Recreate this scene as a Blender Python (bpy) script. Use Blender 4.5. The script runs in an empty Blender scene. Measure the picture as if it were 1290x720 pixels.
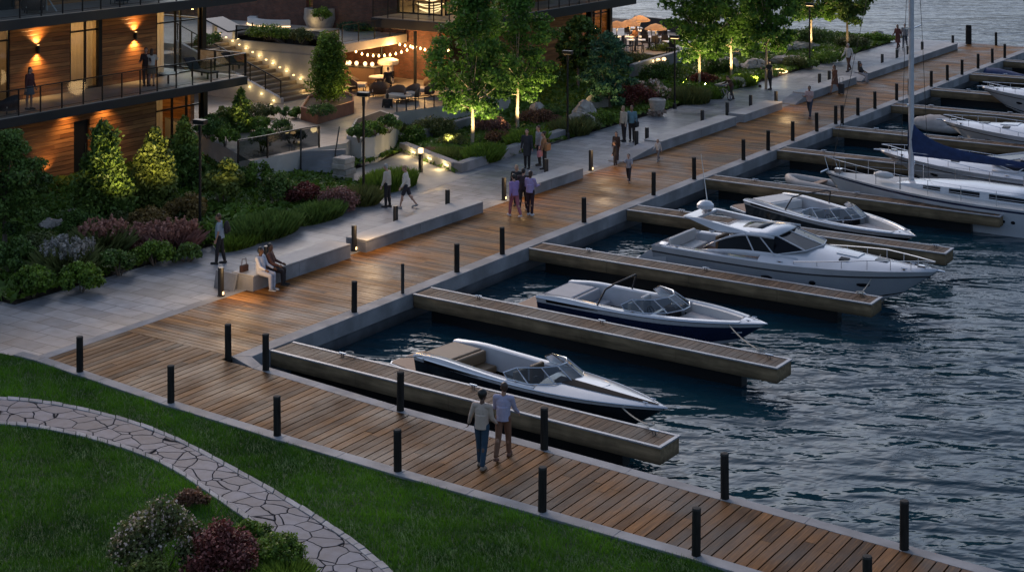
import bpy, math, random
import numpy as np
from mathutils import Vector, Matrix, Euler
R = math.radians
rnd = random.Random(7)
sc = bpy.context.scene
COL = sc.collection

# ---------------------------------------------------------------- survey of the place
# x runs from the quay edge out over the water, y runs along the quay, z = 0 is the boardwalk; metres
FPX, HV, CU, HC = 1991.0, -190.0, 645.0, 14.0
CA, SA = math.cos(R(33.05)), math.sin(R(33.05))
_Y0 = FPX*HC/(440-HV); _X0 = (340-CU)/FPX*_Y0
CAM = (-_X0*CA+_Y0*SA, -_X0*SA-_Y0*CA)
def at(u, v, z=0.0):
    Y = FPX*(HC-z)/(v-HV); X = (u-CU)/FPX*Y
    X -= _X0; Y -= _Y0
    return (X*CA-Y*SA, X*SA+Y*CA)
def onx(u, x):
    X = (u-CU)/FPX; dx = X*CA-SA; dy = X*SA+CA
    return CAM[1]+dy*(x-CAM[0])/dx
def scale_at(p):           # pixels of the survey photograph per metre at a point
    d = -(p[0]-CAM[0])*SA+(p[1]-CAM[1])*CA
    return FPX/d
WL = -0.85

# ---------------------------------------------------------------- mesh building
class MB:
    def __init__(s): s.v=[]; s.f=[]; s.m=[]; s.t=[]; s.mi=0; s.tone=0.5
    def add(s, vs, fs, tone=None):
        o=len(s.v); s.v.extend([tuple(p) for p in vs])
        for f in fs:
            s.f.append(tuple(i+o for i in f)); s.m.append(s.mi); s.t.append(s.tone if tone is None else tone)
        return s
    def box(s, c, d, rz=0.0, tone=None, M=None):
        x,y,z=d[0]/2,d[1]/2,d[2]/2
        vs=[(-x,-y,-z),(x,-y,-z),(x,y,-z),(-x,y,-z),(-x,-y,z),(x,-y,z),(x,y,z),(-x,y,z)]
        cs,sn=math.cos(rz),math.sin(rz)
        if M is None: vs=[(c[0]+a*cs-b*sn, c[1]+a*sn+b*cs, c[2]+e) for a,b,e in vs]
        else: vs=[tuple(Vector(c)+M@Vector(p)) for p in vs]
        return s.add(vs,[(0,3,2,1),(4,5,6,7),(0,1,5,4),(1,2,6,5),(2,3,7,6),(3,0,4,7)],tone)
    def bb(s,x0,x1,y0,y1,z0,z1,tone=None):
        return s.box(((x0+x1)/2,(y0+y1)/2,(z0+z1)/2),(abs(x1-x0),abs(y1-y0),abs(z1-z0)),0,tone)
    def beam(s,a,b,w,h,tone=None):
        a=Vector(a); b=Vector(b); d=b-a; L=d.length
        q=d.to_track_quat('X','Z').to_matrix()
        return s.box((a+b)/2,(L,w,h),0,tone,q)
    def prism(s,pts,z0,z1,tone=None):
        n=len(pts)
        ar=sum(pts[i][0]*pts[(i+1)%n][1]-pts[(i+1)%n][0]*pts[i][1] for i in range(n))
        if ar<0: pts=pts[::-1]
        z0f=z0 if callable(z0) else (lambda i,p:z0); z1f=z1 if callable(z1) else (lambda i,p:z1)
        vs=[(p[0],p[1],z0f(i,p)) for i,p in enumerate(pts)]+[(p[0],p[1],z1f(i,p)) for i,p in enumerate(pts)]
        fs=[tuple(range(n))[::-1],tuple(range(n,2*n))]+[(i,(i+1)%n,n+(i+1)%n,n+i) for i in range(n)]
        return s.add(vs,fs,tone)
    def tube(s,path,r,n=6,cap=True,tone=None):
        P=[Vector(p) for p in path]; k=len(P)
        rr=list(r) if isinstance(r,(list,tuple)) else [r]*k
        vs=[]; prev=None
        for i in range(k):
            d=(P[min(i+1,k-1)]-P[max(i-1,0)])
            if d.length<1e-9: d=Vector((0,0,1))
            d.normalize()
            if prev is None:
                up=Vector((0,0,1)) if abs(d.z)<.95 else Vector((1,0,0))
                a=d.cross(up).normalized()
            else:
                a=(prev-d*prev.dot(d))
                a=a.normalized() if a.length>1e-6 else d.orthogonal().normalized()
            prev=a; b=d.cross(a)
            for j in range(n):
                t=2*math.pi*j/n
                vs.append(P[i]+a*(rr[i]*math.cos(t))+b*(rr[i]*math.sin(t)))
        fs=[(i*n+j,i*n+(j+1)%n,(i+1)*n+(j+1)%n,(i+1)*n+j) for i in range(k-1) for j in range(n)]
        if cap: fs+= [tuple(range(n))[::-1], tuple((k-1)*n+j for j in range(n))]
        return s.add(vs,fs,tone)
    def cyl(s,x,y,z0,z1,r0,r1=None,n=12,tone=None):
        return s.lathe([(r0,z0),(r0 if r1 is None else r1,z1)],(x,y),n,tone)
    def lathe(s,prof,c=(0,0),n=16,tone=None,cap=True):
        vs=[(c[0]+r*math.cos(2*math.pi*j/n),c[1]+r*math.sin(2*math.pi*j/n),z) for r,z in prof for j in range(n)]
        k=len(prof)
        fs=[(i*n+j,i*n+(j+1)%n,(i+1)*n+(j+1)%n,(i+1)*n+j) for i in range(k-1) for j in range(n)]
        if cap: fs+=[tuple(range(n))[::-1],tuple((k-1)*n+j for j in range(n))]
        return s.add(vs,fs,tone)
    def ball(s,c,r,nu=12,nv=8,tone=None,M=None):
        if not isinstance(r,(tuple,list)): r=(r,r,r)
        vs=[]
        for i in range(1,nv):
            p=math.pi*i/nv
            for j in range(nu):
                t=2*math.pi*j/nu
                q=Vector((r[0]*math.sin(p)*math.cos(t),r[1]*math.sin(p)*math.sin(t),r[2]*math.cos(p)))
                vs.append(Vector(c)+(M@q if M else q))
        top=Vector((0,0,r[2])); 
        vs+=[Vector(c)+(M@top if M else top),Vector(c)-(M@top if M else top)]
        a=(nv-1)*nu; fs=[(i*nu+j,(i+1)*nu+j,(i+1)*nu+(j+1)%nu,i*nu+(j+1)%nu) for i in range(nv-2) for j in range(nu)]
        fs+=[(a,j,(j+1)%nu) for j in range(nu)]+[(a+1,(nv-2)*nu+(j+1)%nu,(nv-2)*nu+j) for j in range(nu)]
        return s.add(vs,fs,tone)
    def capsule(s,a,b,ra,rb=None,n=10,tone=None):
        rb=ra if rb is None else rb
        a=Vector(a); b=Vector(b); d=b-a
        if d.length<1e-6: return s.ball(a,ra)
        d.normalize(); P=[];rr=[]
        for k in range(5):
            th=math.pi/2*k/4; P.append(a-d*ra*math.cos(th)); rr.append(max(ra*math.sin(th),ra*.04))
        for k in range(5):
            th=math.pi/2*k/4; P.append(b+d*rb*math.sin(th)); rr.append(max(rb*math.cos(th),rb*.04))
        return s.tube(P,rr,n,True,tone)
    def grid(s,rows,closed=False,tone=None,flip=False):
        k=len(rows); n=len(rows[0]); vs=[p for r in rows for p in r]; fs=[]
        for i in range(k-1):
            for j in range(n if closed else n-1):
                q=(i*n+j,i*n+(j+1)%n,(i+1)*n+(j+1)%n,(i+1)*n+j)
                fs.append(q[::-1] if flip else q)
        return s.add(vs,fs,tone)
    def build(s,name,mats,parent=None,smooth=False,bevel=0,loc=None,rz=None,solid=0,weld=False):
        me=bpy.data.meshes.new(name); me.from_pydata(s.v,[],s.f)
        if not isinstance(mats,(list,tuple)): mats=[mats]
        for m in mats: me.materials.append(m)
        if len(mats)>1: me.polygons.foreach_set('material_index',s.m)
        a=me.attributes.new('tone','FLOAT','FACE'); a.data.foreach_set('value',s.t)
        me.validate(); me.update()
        o=bpy.data.objects.new(name,me); COL.objects.link(o)
        if parent is not None: o.parent=parent
        if loc is not None: o.location=loc
        if rz is not None: o.rotation_euler[2]=rz
        if weld or smooth:
            w=o.modifiers.new('w','WELD'); w.merge_threshold=0.0005
        if solid:
            w=o.modifiers.new('s','SOLIDIFY'); w.thickness=solid; w.offset=-1
        if bevel:
            b=o.modifiers.new('b','BEVEL'); b.width=bevel; b.segments=2; b.limit_method='ANGLE'; b.angle_limit=R(40)
        if smooth:
            me.polygons.foreach_set('use_smooth',[True]*len(me.polygons))
            try: me.set_sharp_from_angle(angle=R(smooth if smooth is not True else 40))
            except Exception: pass
        return o

def npmesh(name,V,F,tone,mats,parent=None,mi=None):
    """V n x 3, F m x k (all faces the same size)"""
    me=bpy.data.meshes.new(name); k=F.shape[1]; m=len(F)
    me.vertices.add(len(V)); me.vertices.foreach_set('co',np.ascontiguousarray(V,dtype=np.float32).ravel())
    me.loops.add(m*k); me.loops.foreach_set('vertex_index',F.astype(np.int32).ravel())
    me.polygons.add(m); me.polygons.foreach_set('loop_start',np.arange(0,m*k,k,dtype=np.int32))
    try: me.polygons.foreach_set('loop_total',np.full(m,k,dtype=np.int32))
    except Exception: pass
    if not isinstance(mats,(list,tuple)): mats=[mats]
    for q in mats: me.materials.append(q)
    if mi is not None: me.polygons.foreach_set('material_index',mi.astype(np.int32))
    a=me.attributes.new('tone','FLOAT','FACE'); a.data.foreach_set('value',tone.astype(np.float32))
    me.update(calc_edges=True)
    o=bpy.data.objects.new(name,me); COL.objects.link(o)
    if parent is not None: o.parent=parent
    return o

def tag(o,label=None,cat=None,group=None,kind=None):
    if label: o['label']=label
    if cat: o['category']=cat
    if group: o['group']=group
    if kind: o['kind']=kind
    return o
def thing(name,label,cat,loc=(0,0,0),rz=0.0,group=None):
    o=bpy.data.objects.new(name,None); COL.objects.link(o); o.empty_display_size=.2
    o.location=loc if len(loc)==3 else (loc[0],loc[1],0); o.rotation_euler[2]=rz
    return tag(o,label,cat,group)
def dup(root,loc,rz,label=None,group=None):
    r=root.copy(); COL.objects.link(r); r.location=loc if len(loc)==3 else (loc[0],loc[1],0); r.rotation_euler[2]=rz
    if label: r['label']=label
    if group: r['group']=group
    def rec(a,b):
        for ch in list(a.children):
            c=ch.copy(); COL.objects.link(c); c.parent=b; rec(ch,c)
    rec(root,r); return r
ORD=['first','second','third','fourth','fifth','sixth','seventh','eighth','ninth','tenth','eleventh','twelfth','thirteenth','fourteenth','fifteenth','sixteenth','seventeenth','eighteenth','nineteenth','twentieth','twenty-first','twenty-second','twenty-third','twenty-fourth','twenty-fifth','twenty-sixth']

# ---------------------------------------------------------------- materials
def NT(name):
    m=bpy.data.materials.new(name); m.use_nodes=True; nt=m.node_tree; nt.nodes.clear()
    return m,nt,(lambda t,**k:_node(nt,t,k)),nt.links.new
def _node(nt,t,k):
    n=nt.nodes.new('ShaderNode'+t)
    for a,b in k.items():
        if a.startswith('i_'): n.inputs[a[2:].replace('_',' ')].default_value=b
        else: setattr(n,a,b)
    return n
def mulcol(nt,L,col,fac):
    n=nt.nodes.new('ShaderNodeMix'); n.data_type='RGBA'; n.blend_type='MULTIPLY'; n.inputs[0].default_value=1.0
    L(col,n.inputs[6]); L(fac,n.inputs[7]); return n.outputs[2]
def mixcol(nt,L,f,a,b):
    n=nt.nodes.new('ShaderNodeMix'); n.data_type='RGBA'
    L(f,n.inputs[0])
    for s,i in ((a,6),(b,7)):
        if isinstance(s,tuple): n.inputs[i].default_value=(*s[:3],1)
        else: L(s,n.inputs[i])
    return n.outputs[2]
def rng(nt,L,src,a,b,c,d):
    n=nt.nodes.new('ShaderNodeMapRange'); L(src,n.inputs[0])
    for i,x in enumerate((a,b,c,d)): n.inputs[i+1].default_value=x
    return n.outputs[0]
def MAT(name,base,rough=.6,metal=0.0,var=.2,scale=3.0,stretch=(1,1,1),tone=0.0,bump=0.0,bscale=None,coat=0.0,spec=.5,space='Object',dark=None,dscale=.6,damt=.0,rvar=0.0,wet=None):
    m,nt,N,L=NT(name)
    out=N('OutputMaterial'); p=N('BsdfPrincipled')
    L(p.outputs[0],out.inputs[0])
    tc=N('TexCoord'); geo=N('NewGeometry')
    src=tc.outputs['Object'] if space=='Object' else geo.outputs['Position']
    mp=N('Mapping'); L(src,mp.inputs[0]); mp.inputs['Scale'].default_value=tuple(scale*q for q in stretch)
    nz=N('TexNoise'); L(mp.outputs[0],nz.inputs['Vector']); nz.inputs['Scale'].default_value=1; nz.inputs['Detail'].default_value=7; nz.inputs['Roughness'].default_value=.62
    f=rng(nt,L,nz.outputs[0],.25,.75,1-var,1+var)
    rgb=N('RGB'); rgb.outputs[0].default_value=(*base,1)
    c=mulcol(nt,L,rgb.outputs[0],f)
    if tone:
        at_=N('Attribute',attribute_name='tone'); g=rng(nt,L,at_.outputs['Fac'],0,1,1-tone,1+tone); c=mulcol(nt,L,c,g)
    if damt:
        n2=N('TexNoise'); L(geo.outputs['Position'],n2.inputs['Vector']); n2.inputs['Scale'].default_value=dscale; n2.inputs['Detail'].default_value=5
        g=rng(nt,L,n2.outputs[0],.42,.62,1-damt,1.0); c=mulcol(nt,L,c,g)
    if wet:
        z_=N('SeparateXYZ'); L(geo.outputs['Position'],z_.inputs[0]); c=mulcol(nt,L,c,rng(nt,L,z_.outputs[2],wet[0],wet[1],.28,1.0))
    L(c,p.inputs['Base Color'])
    p.inputs['Metallic'].default_value=metal; p.inputs['Specular IOR Level'].default_value=spec
    p.inputs['Roughness'].default_value=rough
    if rvar:
        L(rng(nt,L,nz.outputs[0],.3,.7,max(rough-rvar,.02),min(rough+rvar,1)),p.inputs['Roughness'])
    if coat: p.inputs['Coat Weight'].default_value=coat; p.inputs['Coat Roughness'].default_value=.08
    if bump:
        n3=nz
        if bscale:
            n3=N('TexNoise'); mp2=N('Mapping'); L(src,mp2.inputs[0]); mp2.inputs['Scale'].default_value=tuple(bscale*q for q in stretch); L(mp2.outputs[0],n3.inputs['Vector']); n3.inputs['Scale'].default_value=1; n3.inputs['Detail'].default_value=5
        b=N('Bump'); b.inputs['Strength'].default_value=.8; b.inputs['Distance'].default_value=bump
        L(n3.outputs[0],b.inputs['Height']); L(b.outputs[0],p.inputs['Normal'])
    return m
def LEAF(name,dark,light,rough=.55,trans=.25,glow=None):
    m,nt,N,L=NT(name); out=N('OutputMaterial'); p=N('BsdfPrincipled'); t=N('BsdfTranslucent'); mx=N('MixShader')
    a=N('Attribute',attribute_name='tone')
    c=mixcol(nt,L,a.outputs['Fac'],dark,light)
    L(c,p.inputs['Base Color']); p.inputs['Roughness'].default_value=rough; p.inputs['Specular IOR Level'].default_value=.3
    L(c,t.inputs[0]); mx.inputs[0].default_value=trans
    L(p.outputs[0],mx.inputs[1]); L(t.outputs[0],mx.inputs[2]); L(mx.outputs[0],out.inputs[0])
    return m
def GLOW(name,col,s):
    m,nt,N,L=NT(name); out=N('OutputMaterial'); e=N('Emission'); e.inputs[0].default_value=(*col,1); e.inputs[1].default_value=s
    L(e.outputs[0],out.inputs[0]); return m
def GLASS(name,tint=(.8,.9,.95),rough=.03,refl=1.0,alpha=.75):
    """thin pane: mostly see-through, with the sky in it at a slant"""
    m,nt,N,L=NT(name); out=N('OutputMaterial'); g=N('BsdfGlossy'); g.inputs['Roughness'].default_value=rough
    tr=N('BsdfTransparent'); tr.inputs[0].default_value=(*[q*alpha for q in tint],1)
    fr=N('Fresnel'); fr.inputs[0].default_value=1.5
    mx=N('MixShader'); f=rng(nt,L,fr.outputs[0],0,1,.03,refl)
    L(f,mx.inputs[0]); L(tr.outputs[0],mx.inputs[1]); L(g.outputs[0],mx.inputs[2]); L(mx.outputs[0],out.inputs[0]); return m

def DRAPE(name,col):
    m,nt,N,L=NT(name); out=N('OutputMaterial'); d=N('BsdfDiffuse'); t=N('BsdfTranslucent'); x=N('MixShader'); x.inputs[0].default_value=.6
    d.inputs[0].default_value=(*col,1); t.inputs[0].default_value=(*col,1); L(d.outputs[0],x.inputs[1]); L(t.outputs[0],x.inputs[2]); L(x.outputs[0],out.inputs[0]); return m
def PLANK(name,c0,c1,c2,axis,rough=.5):
    """planed boards: one brown per board, long grain along the axis, worn grey and dark wet stains"""
    m,nt,N,L=NT(name); out=N('OutputMaterial'); p=N('BsdfPrincipled'); L(p.outputs[0],out.inputs[0])
    geo=N('NewGeometry'); a=N('Attribute',attribute_name='tone')
    mp=N('Mapping'); L(geo.outputs['Position'],mp.inputs[0]); mp.inputs['Scale'].default_value=(1.2,26,26) if axis=='x' else ((26,1.2,26) if axis=='y' else (26,26,1.2))
    off=N('CombineXYZ'); k=rng(nt,L,a.outputs['Fac'],0,1,0,57); L(k,off.inputs[0]); L(k,off.inputs[1]); L(off.outputs[0],mp.inputs['Location'])
    g=N('TexNoise'); L(mp.outputs[0],g.inputs['Vector']); g.inputs['Scale'].default_value=1; g.inputs['Detail'].default_value=8; g.inputs['Roughness'].default_value=.65
    c=mixcol(nt,L,a.outputs['Fac'],c0,c1)
    c=mixcol(nt,L,rng(nt,L,g.outputs[0],.50,.78,0,.5),c,c2)
    c=mulcol(nt,L,c,rng(nt,L,g.outputs[0],.28,.62,.42,1.15))
    s=N('TexNoise'); L(geo.outputs['Position'],s.inputs['Vector']); s.inputs['Scale'].default_value=.55; s.inputs['Detail'].default_value=6
    c=mulcol(nt,L,c,rng(nt,L,s.outputs[0],.35,.65,.50,1.15))
    L(c,p.inputs['Base Color']); L(rng(nt,L,s.outputs[0],.35,.65,rough-.14,rough+.16),p.inputs['Roughness'])
    p.inputs['Specular IOR Level'].default_value=.14
    b=N('Bump'); b.inputs['Distance'].default_value=.006; b.inputs['Strength'].default_value=.7; L(g.outputs[0],b.inputs['Height']); L(b.outputs[0],p.inputs['Normal'])
    return m
# ---------------------------------------------------------------- material library
Mt={}
Mt['deck_x']=PLANK('deck boards across',(.085,.033,.008),(.32,.140,.034),(.38,.205,.07),'x',.5)
Mt['deck_y']=PLANK('walkway boards',(.055,.022,.006),(.215,.092,.025),(.26,.135,.05),'y',.55)
Mt['pier_boards']=PLANK('pier boards',(.065,.038,.022),(.15,.092,.055),(.20,.14,.095),'y',.6)
Mt['fascia']=MAT('weathered pier timber',(.23,.165,.095),.8,spec=.2,wet=(-.50,-.22),var=.55,scale=1.2,stretch=(.6,6,7),bump=.012,damt=.35,dscale=1.3)
Mt['post']=MAT('dark stained post timber',(.020,.018,.016),.85,spec=.15,var=.5,scale=5,stretch=(3,3,.5),bump=.01,tone=.5)
Mt['post_grey']=MAT('grey weathered post timber',(.045,.043,.040),.85,spec=.15,var=.5,scale=5,stretch=(3,3,.5),bump=.012)
Mt['bollard']=MAT('black bollard paint',(.014,.014,.015),.4,var=.2)
Mt['concrete']=MAT('cast concrete',(.26,.26,.27),.7,var=.16,scale=2.4,bump=.004,bscale=14,damt=.35,dscale=.8,rvar=.12,space='World')
Mt['concrete_dark']=MAT('damp quay concrete',(.15,.16,.18),.6,wet=(-.85,-.5),var=.25,scale=1.6,bump=.006,bscale=9,damt=.4,dscale=.9,space='World')
Mt['render']=MAT('pale render',(.46,.41,.35),.8,var=.10,scale=1.5,bump=.003,bscale=12,damt=.16,dscale=.7,space='World')
Mt['white_render']=MAT('white smooth concrete',(.5,.47,.43),.7,var=.10,scale=1.2,damt=.2,dscale=.6,space='World')
Mt['black_metal']=MAT('black steel',(.013,.013,.014),.38,metal=.3,var=.15)
Mt['dark_metal']=MAT('dark bronze steel',(.03,.03,.032),.4,metal=.5,var=.2)
Mt['steel']=MAT('polished steel',(.62,.63,.65),.18,metal=1,var=.05)
Mt['edge_metal']=MAT('galvanised edge strip',(.30,.31,.33),.5,metal=.5,var=.25,scale=2,space='World')
Mt['corten']=MAT('rusty corten steel',(.24,.10,.055),.75,var=.35,scale=2.2,bump=.003,bscale=20)
Mt['soil']=MAT('bark mulch',(.030,.022,.016),.95,var=.5,scale=9,bump=.03,space='World')
Mt['stone']=MAT('boulder stone',(.34,.30,.26),.85,var=.35,scale=3,bump=.03,bscale=6,tone=.15)
Mt['gravel']=MAT('buff gravel',(.36,.29,.21),.9,var=.5,scale=14,bump=.02,space='World')
Mt['wicker']=MAT('brown wicker',(.10,.058,.036),.7,var=.4,scale=30,bump=.004)
Mt['cushion']=MAT('cream cushion',(.55,.47,.38),.9,var=.08)
Mt['dark_fabric']=MAT('dark fabric',(.03,.03,.035),.9,var=.2)
Mt['white_paint']=MAT('white paint',(.72,.70,.66),.4,var=.05)
Mt['terracotta']=MAT('brown clay',(.2,.11,.07),.7,var=.25)
Mt['glass']=GLASS('clear pane',(.85,.92,.95),.02,.9,.85)
Mt['rail_glass']=GLASS('balustrade glass',(.80,.86,.88),.04,.8,.9)
Mt['smoked']=GLASS('smoked pane',(.35,.40,.44),.03,.9,.5)
Mt['warm']=GLOW('warm lamp',(1,.60,.22),7)
Mt['warm_soft']=GLOW('warm lamp shade',(1,.64,.30),3.2)
Mt['step']=GLOW('step lamp glow',(1,.66,.28),3.5)
Mt['bulb']=GLOW('string bulb',(1,.55,.20),14)
Mt['curtain']=DRAPE('linen curtain',(.62,.55,.44))
Mt['interior']=MAT('interior plaster',(.42,.34,.25),.9,var=.2)

def siding():
    m,nt,N,L=NT('cedar siding'); out=N('OutputMaterial'); p=N('BsdfPrincipled'); L(p.outputs[0],out.inputs[0])
    g=N('NewGeometry'); sx=N('SeparateXYZ'); L(g.outputs['Position'],sx.inputs[0])
    mp=N('Mapping'); L(g.outputs['Position'],mp.inputs[0]); mp.inputs['Scale'].default_value=(1.1,1.1,16)
    nz=N('TexNoise'); L(mp.outputs[0],nz.inputs['Vector']); nz.inputs['Scale'].default_value=1; nz.inputs['Detail'].default_value=7
    zz=N('Math',operation='MULTIPLY'); L(sx.outputs[2],zz.inputs[0]); zz.inputs[1].default_value=1/.19
    fl=N('Math',operation='FLOOR'); L(zz.outputs[0],fl.inputs[0]); fr=N('Math',operation='FRACT'); L(zz.outputs[0],fr.inputs[0])
    xy=N('Math',operation='ADD'); L(sx.outputs[0],xy.inputs[0]); L(sx.outputs[1],xy.inputs[1])
    x2=N('Math',operation='MULTIPLY'); L(xy.outputs[0],x2.inputs[0]); x2.inputs[1].default_value=.24
    w0=N('TexWhiteNoise'); w0.noise_dimensions='1D'; L(fl.outputs[0],w0.inputs['W'])
    x3=N('Math',operation='ADD'); L(x2.outputs[0],x3.inputs[0]); L(w0.outputs[0],x3.inputs[1]); x4=N('Math',operation='FLOOR'); L(x3.outputs[0],x4.inputs[0])
    cb=N('CombineXYZ'); L(fl.outputs[0],cb.inputs[0]); L(x4.outputs[0],cb.inputs[1])
    w=N('TexWhiteNoise'); w.noise_dimensions='2D'; L(cb.outputs[0],w.inputs['Vector'])
    c=mixcol(nt,L,w.outputs[0],(.24,.088,.026),(.48,.21,.066))
    c=mulcol(nt,L,c,rng(nt,L,nz.outputs[0],.3,.7,.55,1.25))
    c=mulcol(nt,L,c,rng(nt,L,fr.outputs[0],0,.09,.12,1))
    L(c,p.inputs['Base Color']); p.inputs['Roughness'].default_value=.55
    b=N('Bump'); b.inputs['Distance'].default_value=.02; L(rng(nt,L,fr.outputs[0],0,.12,0,1),b.inputs['Height']); L(b.outputs[0],p.inputs['Normal'])
    return m
Mt['siding']=siding()
def brickmat(name,c1,c2,mortar,w,h,ms,wall=True,rough=.8,bump=.01,var=.3,off=.5):
    m,nt,N,L=NT(name); out=N('OutputMaterial'); p=N('BsdfPrincipled'); L(p.outputs[0],out.inputs[0])
    g=N('NewGeometry'); v=g.outputs['Position']
    if wall:
        sx=N('SeparateXYZ'); L(v,sx.inputs[0]); a=N('Math',operation='ADD'); L(sx.outputs[0],a.inputs[0]); L(sx.outputs[1],a.inputs[1])
        cb=N('CombineXYZ'); L(a.outputs[0],cb.inputs[0]); L(sx.outputs[2],cb.inputs[1]); v=cb.outputs[0]
    b=N('TexBrick'); L(v,b.inputs['Vector']); b.inputs['Color1'].default_value=(*c1,1); b.inputs['Color2'].default_value=(*c2,1); b.inputs['Mortar'].default_value=(*mortar,1)
    b.inputs['Scale'].default_value=1; b.inputs['Mortar Size'].default_value=ms; b.inputs['Brick Width'].default_value=w; b.inputs['Row Height'].default_value=h; b.offset=off
    n=N('TexNoise'); L(g.outputs['Position'],n.inputs['Vector']); n.inputs['Scale'].default_value=2.2; n.inputs['Detail'].default_value=8
    n2=N('TexNoise'); L(g.outputs['Position'],n2.inputs['Vector']); n2.inputs['Scale'].default_value=.35; n2.inputs['Detail'].default_value=5
    c=mulcol(nt,L,b.outputs['Color'],rng(nt,L,n.outputs[0],.3,.7,1-var,1+var))
    c=mulcol(nt,L,c,rng(nt,L,n2.outputs[0],.35,.65,.72,1.12))
    L(c,p.inputs['Base Color']); L(rng(nt,L,n2.outputs[0],.35,.65,rough-.18,rough+.08),p.inputs['Roughness'])
    bp=N('Bump'); bp.inputs['Distance'].default_value=bump; bp.invert=True; L(b.outputs['Fac'],bp.inputs['Height']); L(bp.outputs[0],p.inputs['Normal'])
    return m
Mt['brick']=brickmat('red brick',(.21,.075,.042),(.13,.05,.032),(.10,.085,.07),.24,.08,.011)
Mt['pavers']=brickmat('promenade pavers',(.25,.25,.26),(.15,.153,.165),(.055,.055,.06),1.25,.62,.014,wall=False,rough=.52,bump=.006,var=.22,off=.42)
Mt['patio_tiles']=brickmat('patio tiles',(.27,.225,.18),(.22,.185,.15),(.10,.085,.07),.9,.9,.012,wall=False,rough=.6,bump=.003,var=.08,off=0)

def flagstone():
    m,nt,N,L=NT('irregular flagstones'); out=N('OutputMaterial'); p=N('BsdfPrincipled'); L(p.outputs[0],out.inputs[0])
    g=N('NewGeometry'); n0=N('TexNoise'); L(g.outputs['Position'],n0.inputs['Vector']); n0.inputs['Scale'].default_value=1.5
    ad=N('VectorMath',operation='MULTIPLY_ADD'); L(n0.outputs['Color'],ad.inputs[0]); ad.inputs[1].default_value=(.32,.32,0); L(g.outputs['Position'],ad.inputs[2])
    mp=N('Mapping'); L(ad.outputs[0],mp.inputs[0]); mp.inputs['Rotation'].default_value[2]=R(25); mp.inputs['Scale'].default_value=(1.75,2.3,1)
    flat=N('VectorMath',operation='MULTIPLY'); L(mp.outputs[0],flat.inputs[0]); flat.inputs[1].default_value=(1,1,0)
    e=N('TexVoronoi',feature='DISTANCE_TO_EDGE'); L(flat.outputs[0],e.inputs['Vector']); e.inputs['Scale'].default_value=1.0; e.inputs['Randomness'].default_value=.95
    f=N('TexVoronoi',feature='F1'); L(flat.outputs[0],f.inputs['Vector']); f.inputs['Scale'].default_value=1.0; f.inputs['Randomness'].default_value=.95
    sx=N('SeparateXYZ'); L(f.outputs['Color'],sx.inputs[0])
    n=N('TexNoise'); L(g.outputs['Position'],n.inputs['Vector']); n.inputs['Scale'].default_value=3.5; n.inputs['Detail'].default_value=8
    c=mixcol(nt,L,sx.outputs[0],(.042,.056,.090),(.090,.110,.158))
    c=mulcol(nt,L,c,rng(nt,L,n.outputs[0],.3,.7,.72,1.25))
    ed=rng(nt,L,e.outputs['Distance'],.012,.034,0,1)
    c=mixcol(nt,L,ed,(.014,.016,.020),c); L(c,p.inputs['Base Color']); p.inputs['Roughness'].default_value=.62
    h=N('Math',operation='MULTIPLY_ADD'); L(n.outputs[0],h.inputs[0]); h.inputs[1].default_value=.25; L(ed,h.inputs[2])
    b=N('Bump'); b.inputs['Distance'].default_value=.008; L(h.outputs[0],b.inputs['Height']); L(b.outputs[0],p.inputs['Normal'])
    L(rng(nt,L,ed,0,1,0,.4),p.inputs['Specular IOR Level'])
    return m
Mt['flag']=flagstone()
def lawnmat():
    m,nt,N,L=NT('mown turf'); out=N('OutputMaterial'); p=N('BsdfPrincipled'); L(p.outputs[0],out.inputs[0])
    g=N('NewGeometry'); n=N('TexNoise'); L(g.outputs['Position'],n.inputs['Vector']); n.inputs['Scale'].default_value=1.1; n.inputs['Detail'].default_value=9
    n2=N('TexNoise'); L(g.outputs['Position'],n2.inputs['Vector']); n2.inputs['Scale'].default_value=24; n2.inputs['Detail'].default_value=4
    c=mixcol(nt,L,rng(nt,L,n.outputs[0],.35,.65,0,1),(.010,.040,.004),(.030,.095,.010))
    c=mulcol(nt,L,c,rng(nt,L,n2.outputs[0],.3,.7,.5,1.4)); L(c,p.inputs['Base Color']); p.inputs['Roughness'].default_value=.9
    b=N('Bump'); b.inputs['Distance'].default_value=.05; L(n2.outputs[0],b.inputs['Height']); L(b.outputs[0],p.inputs['Normal']); return m
Mt['lawn']=lawnmat()
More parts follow.
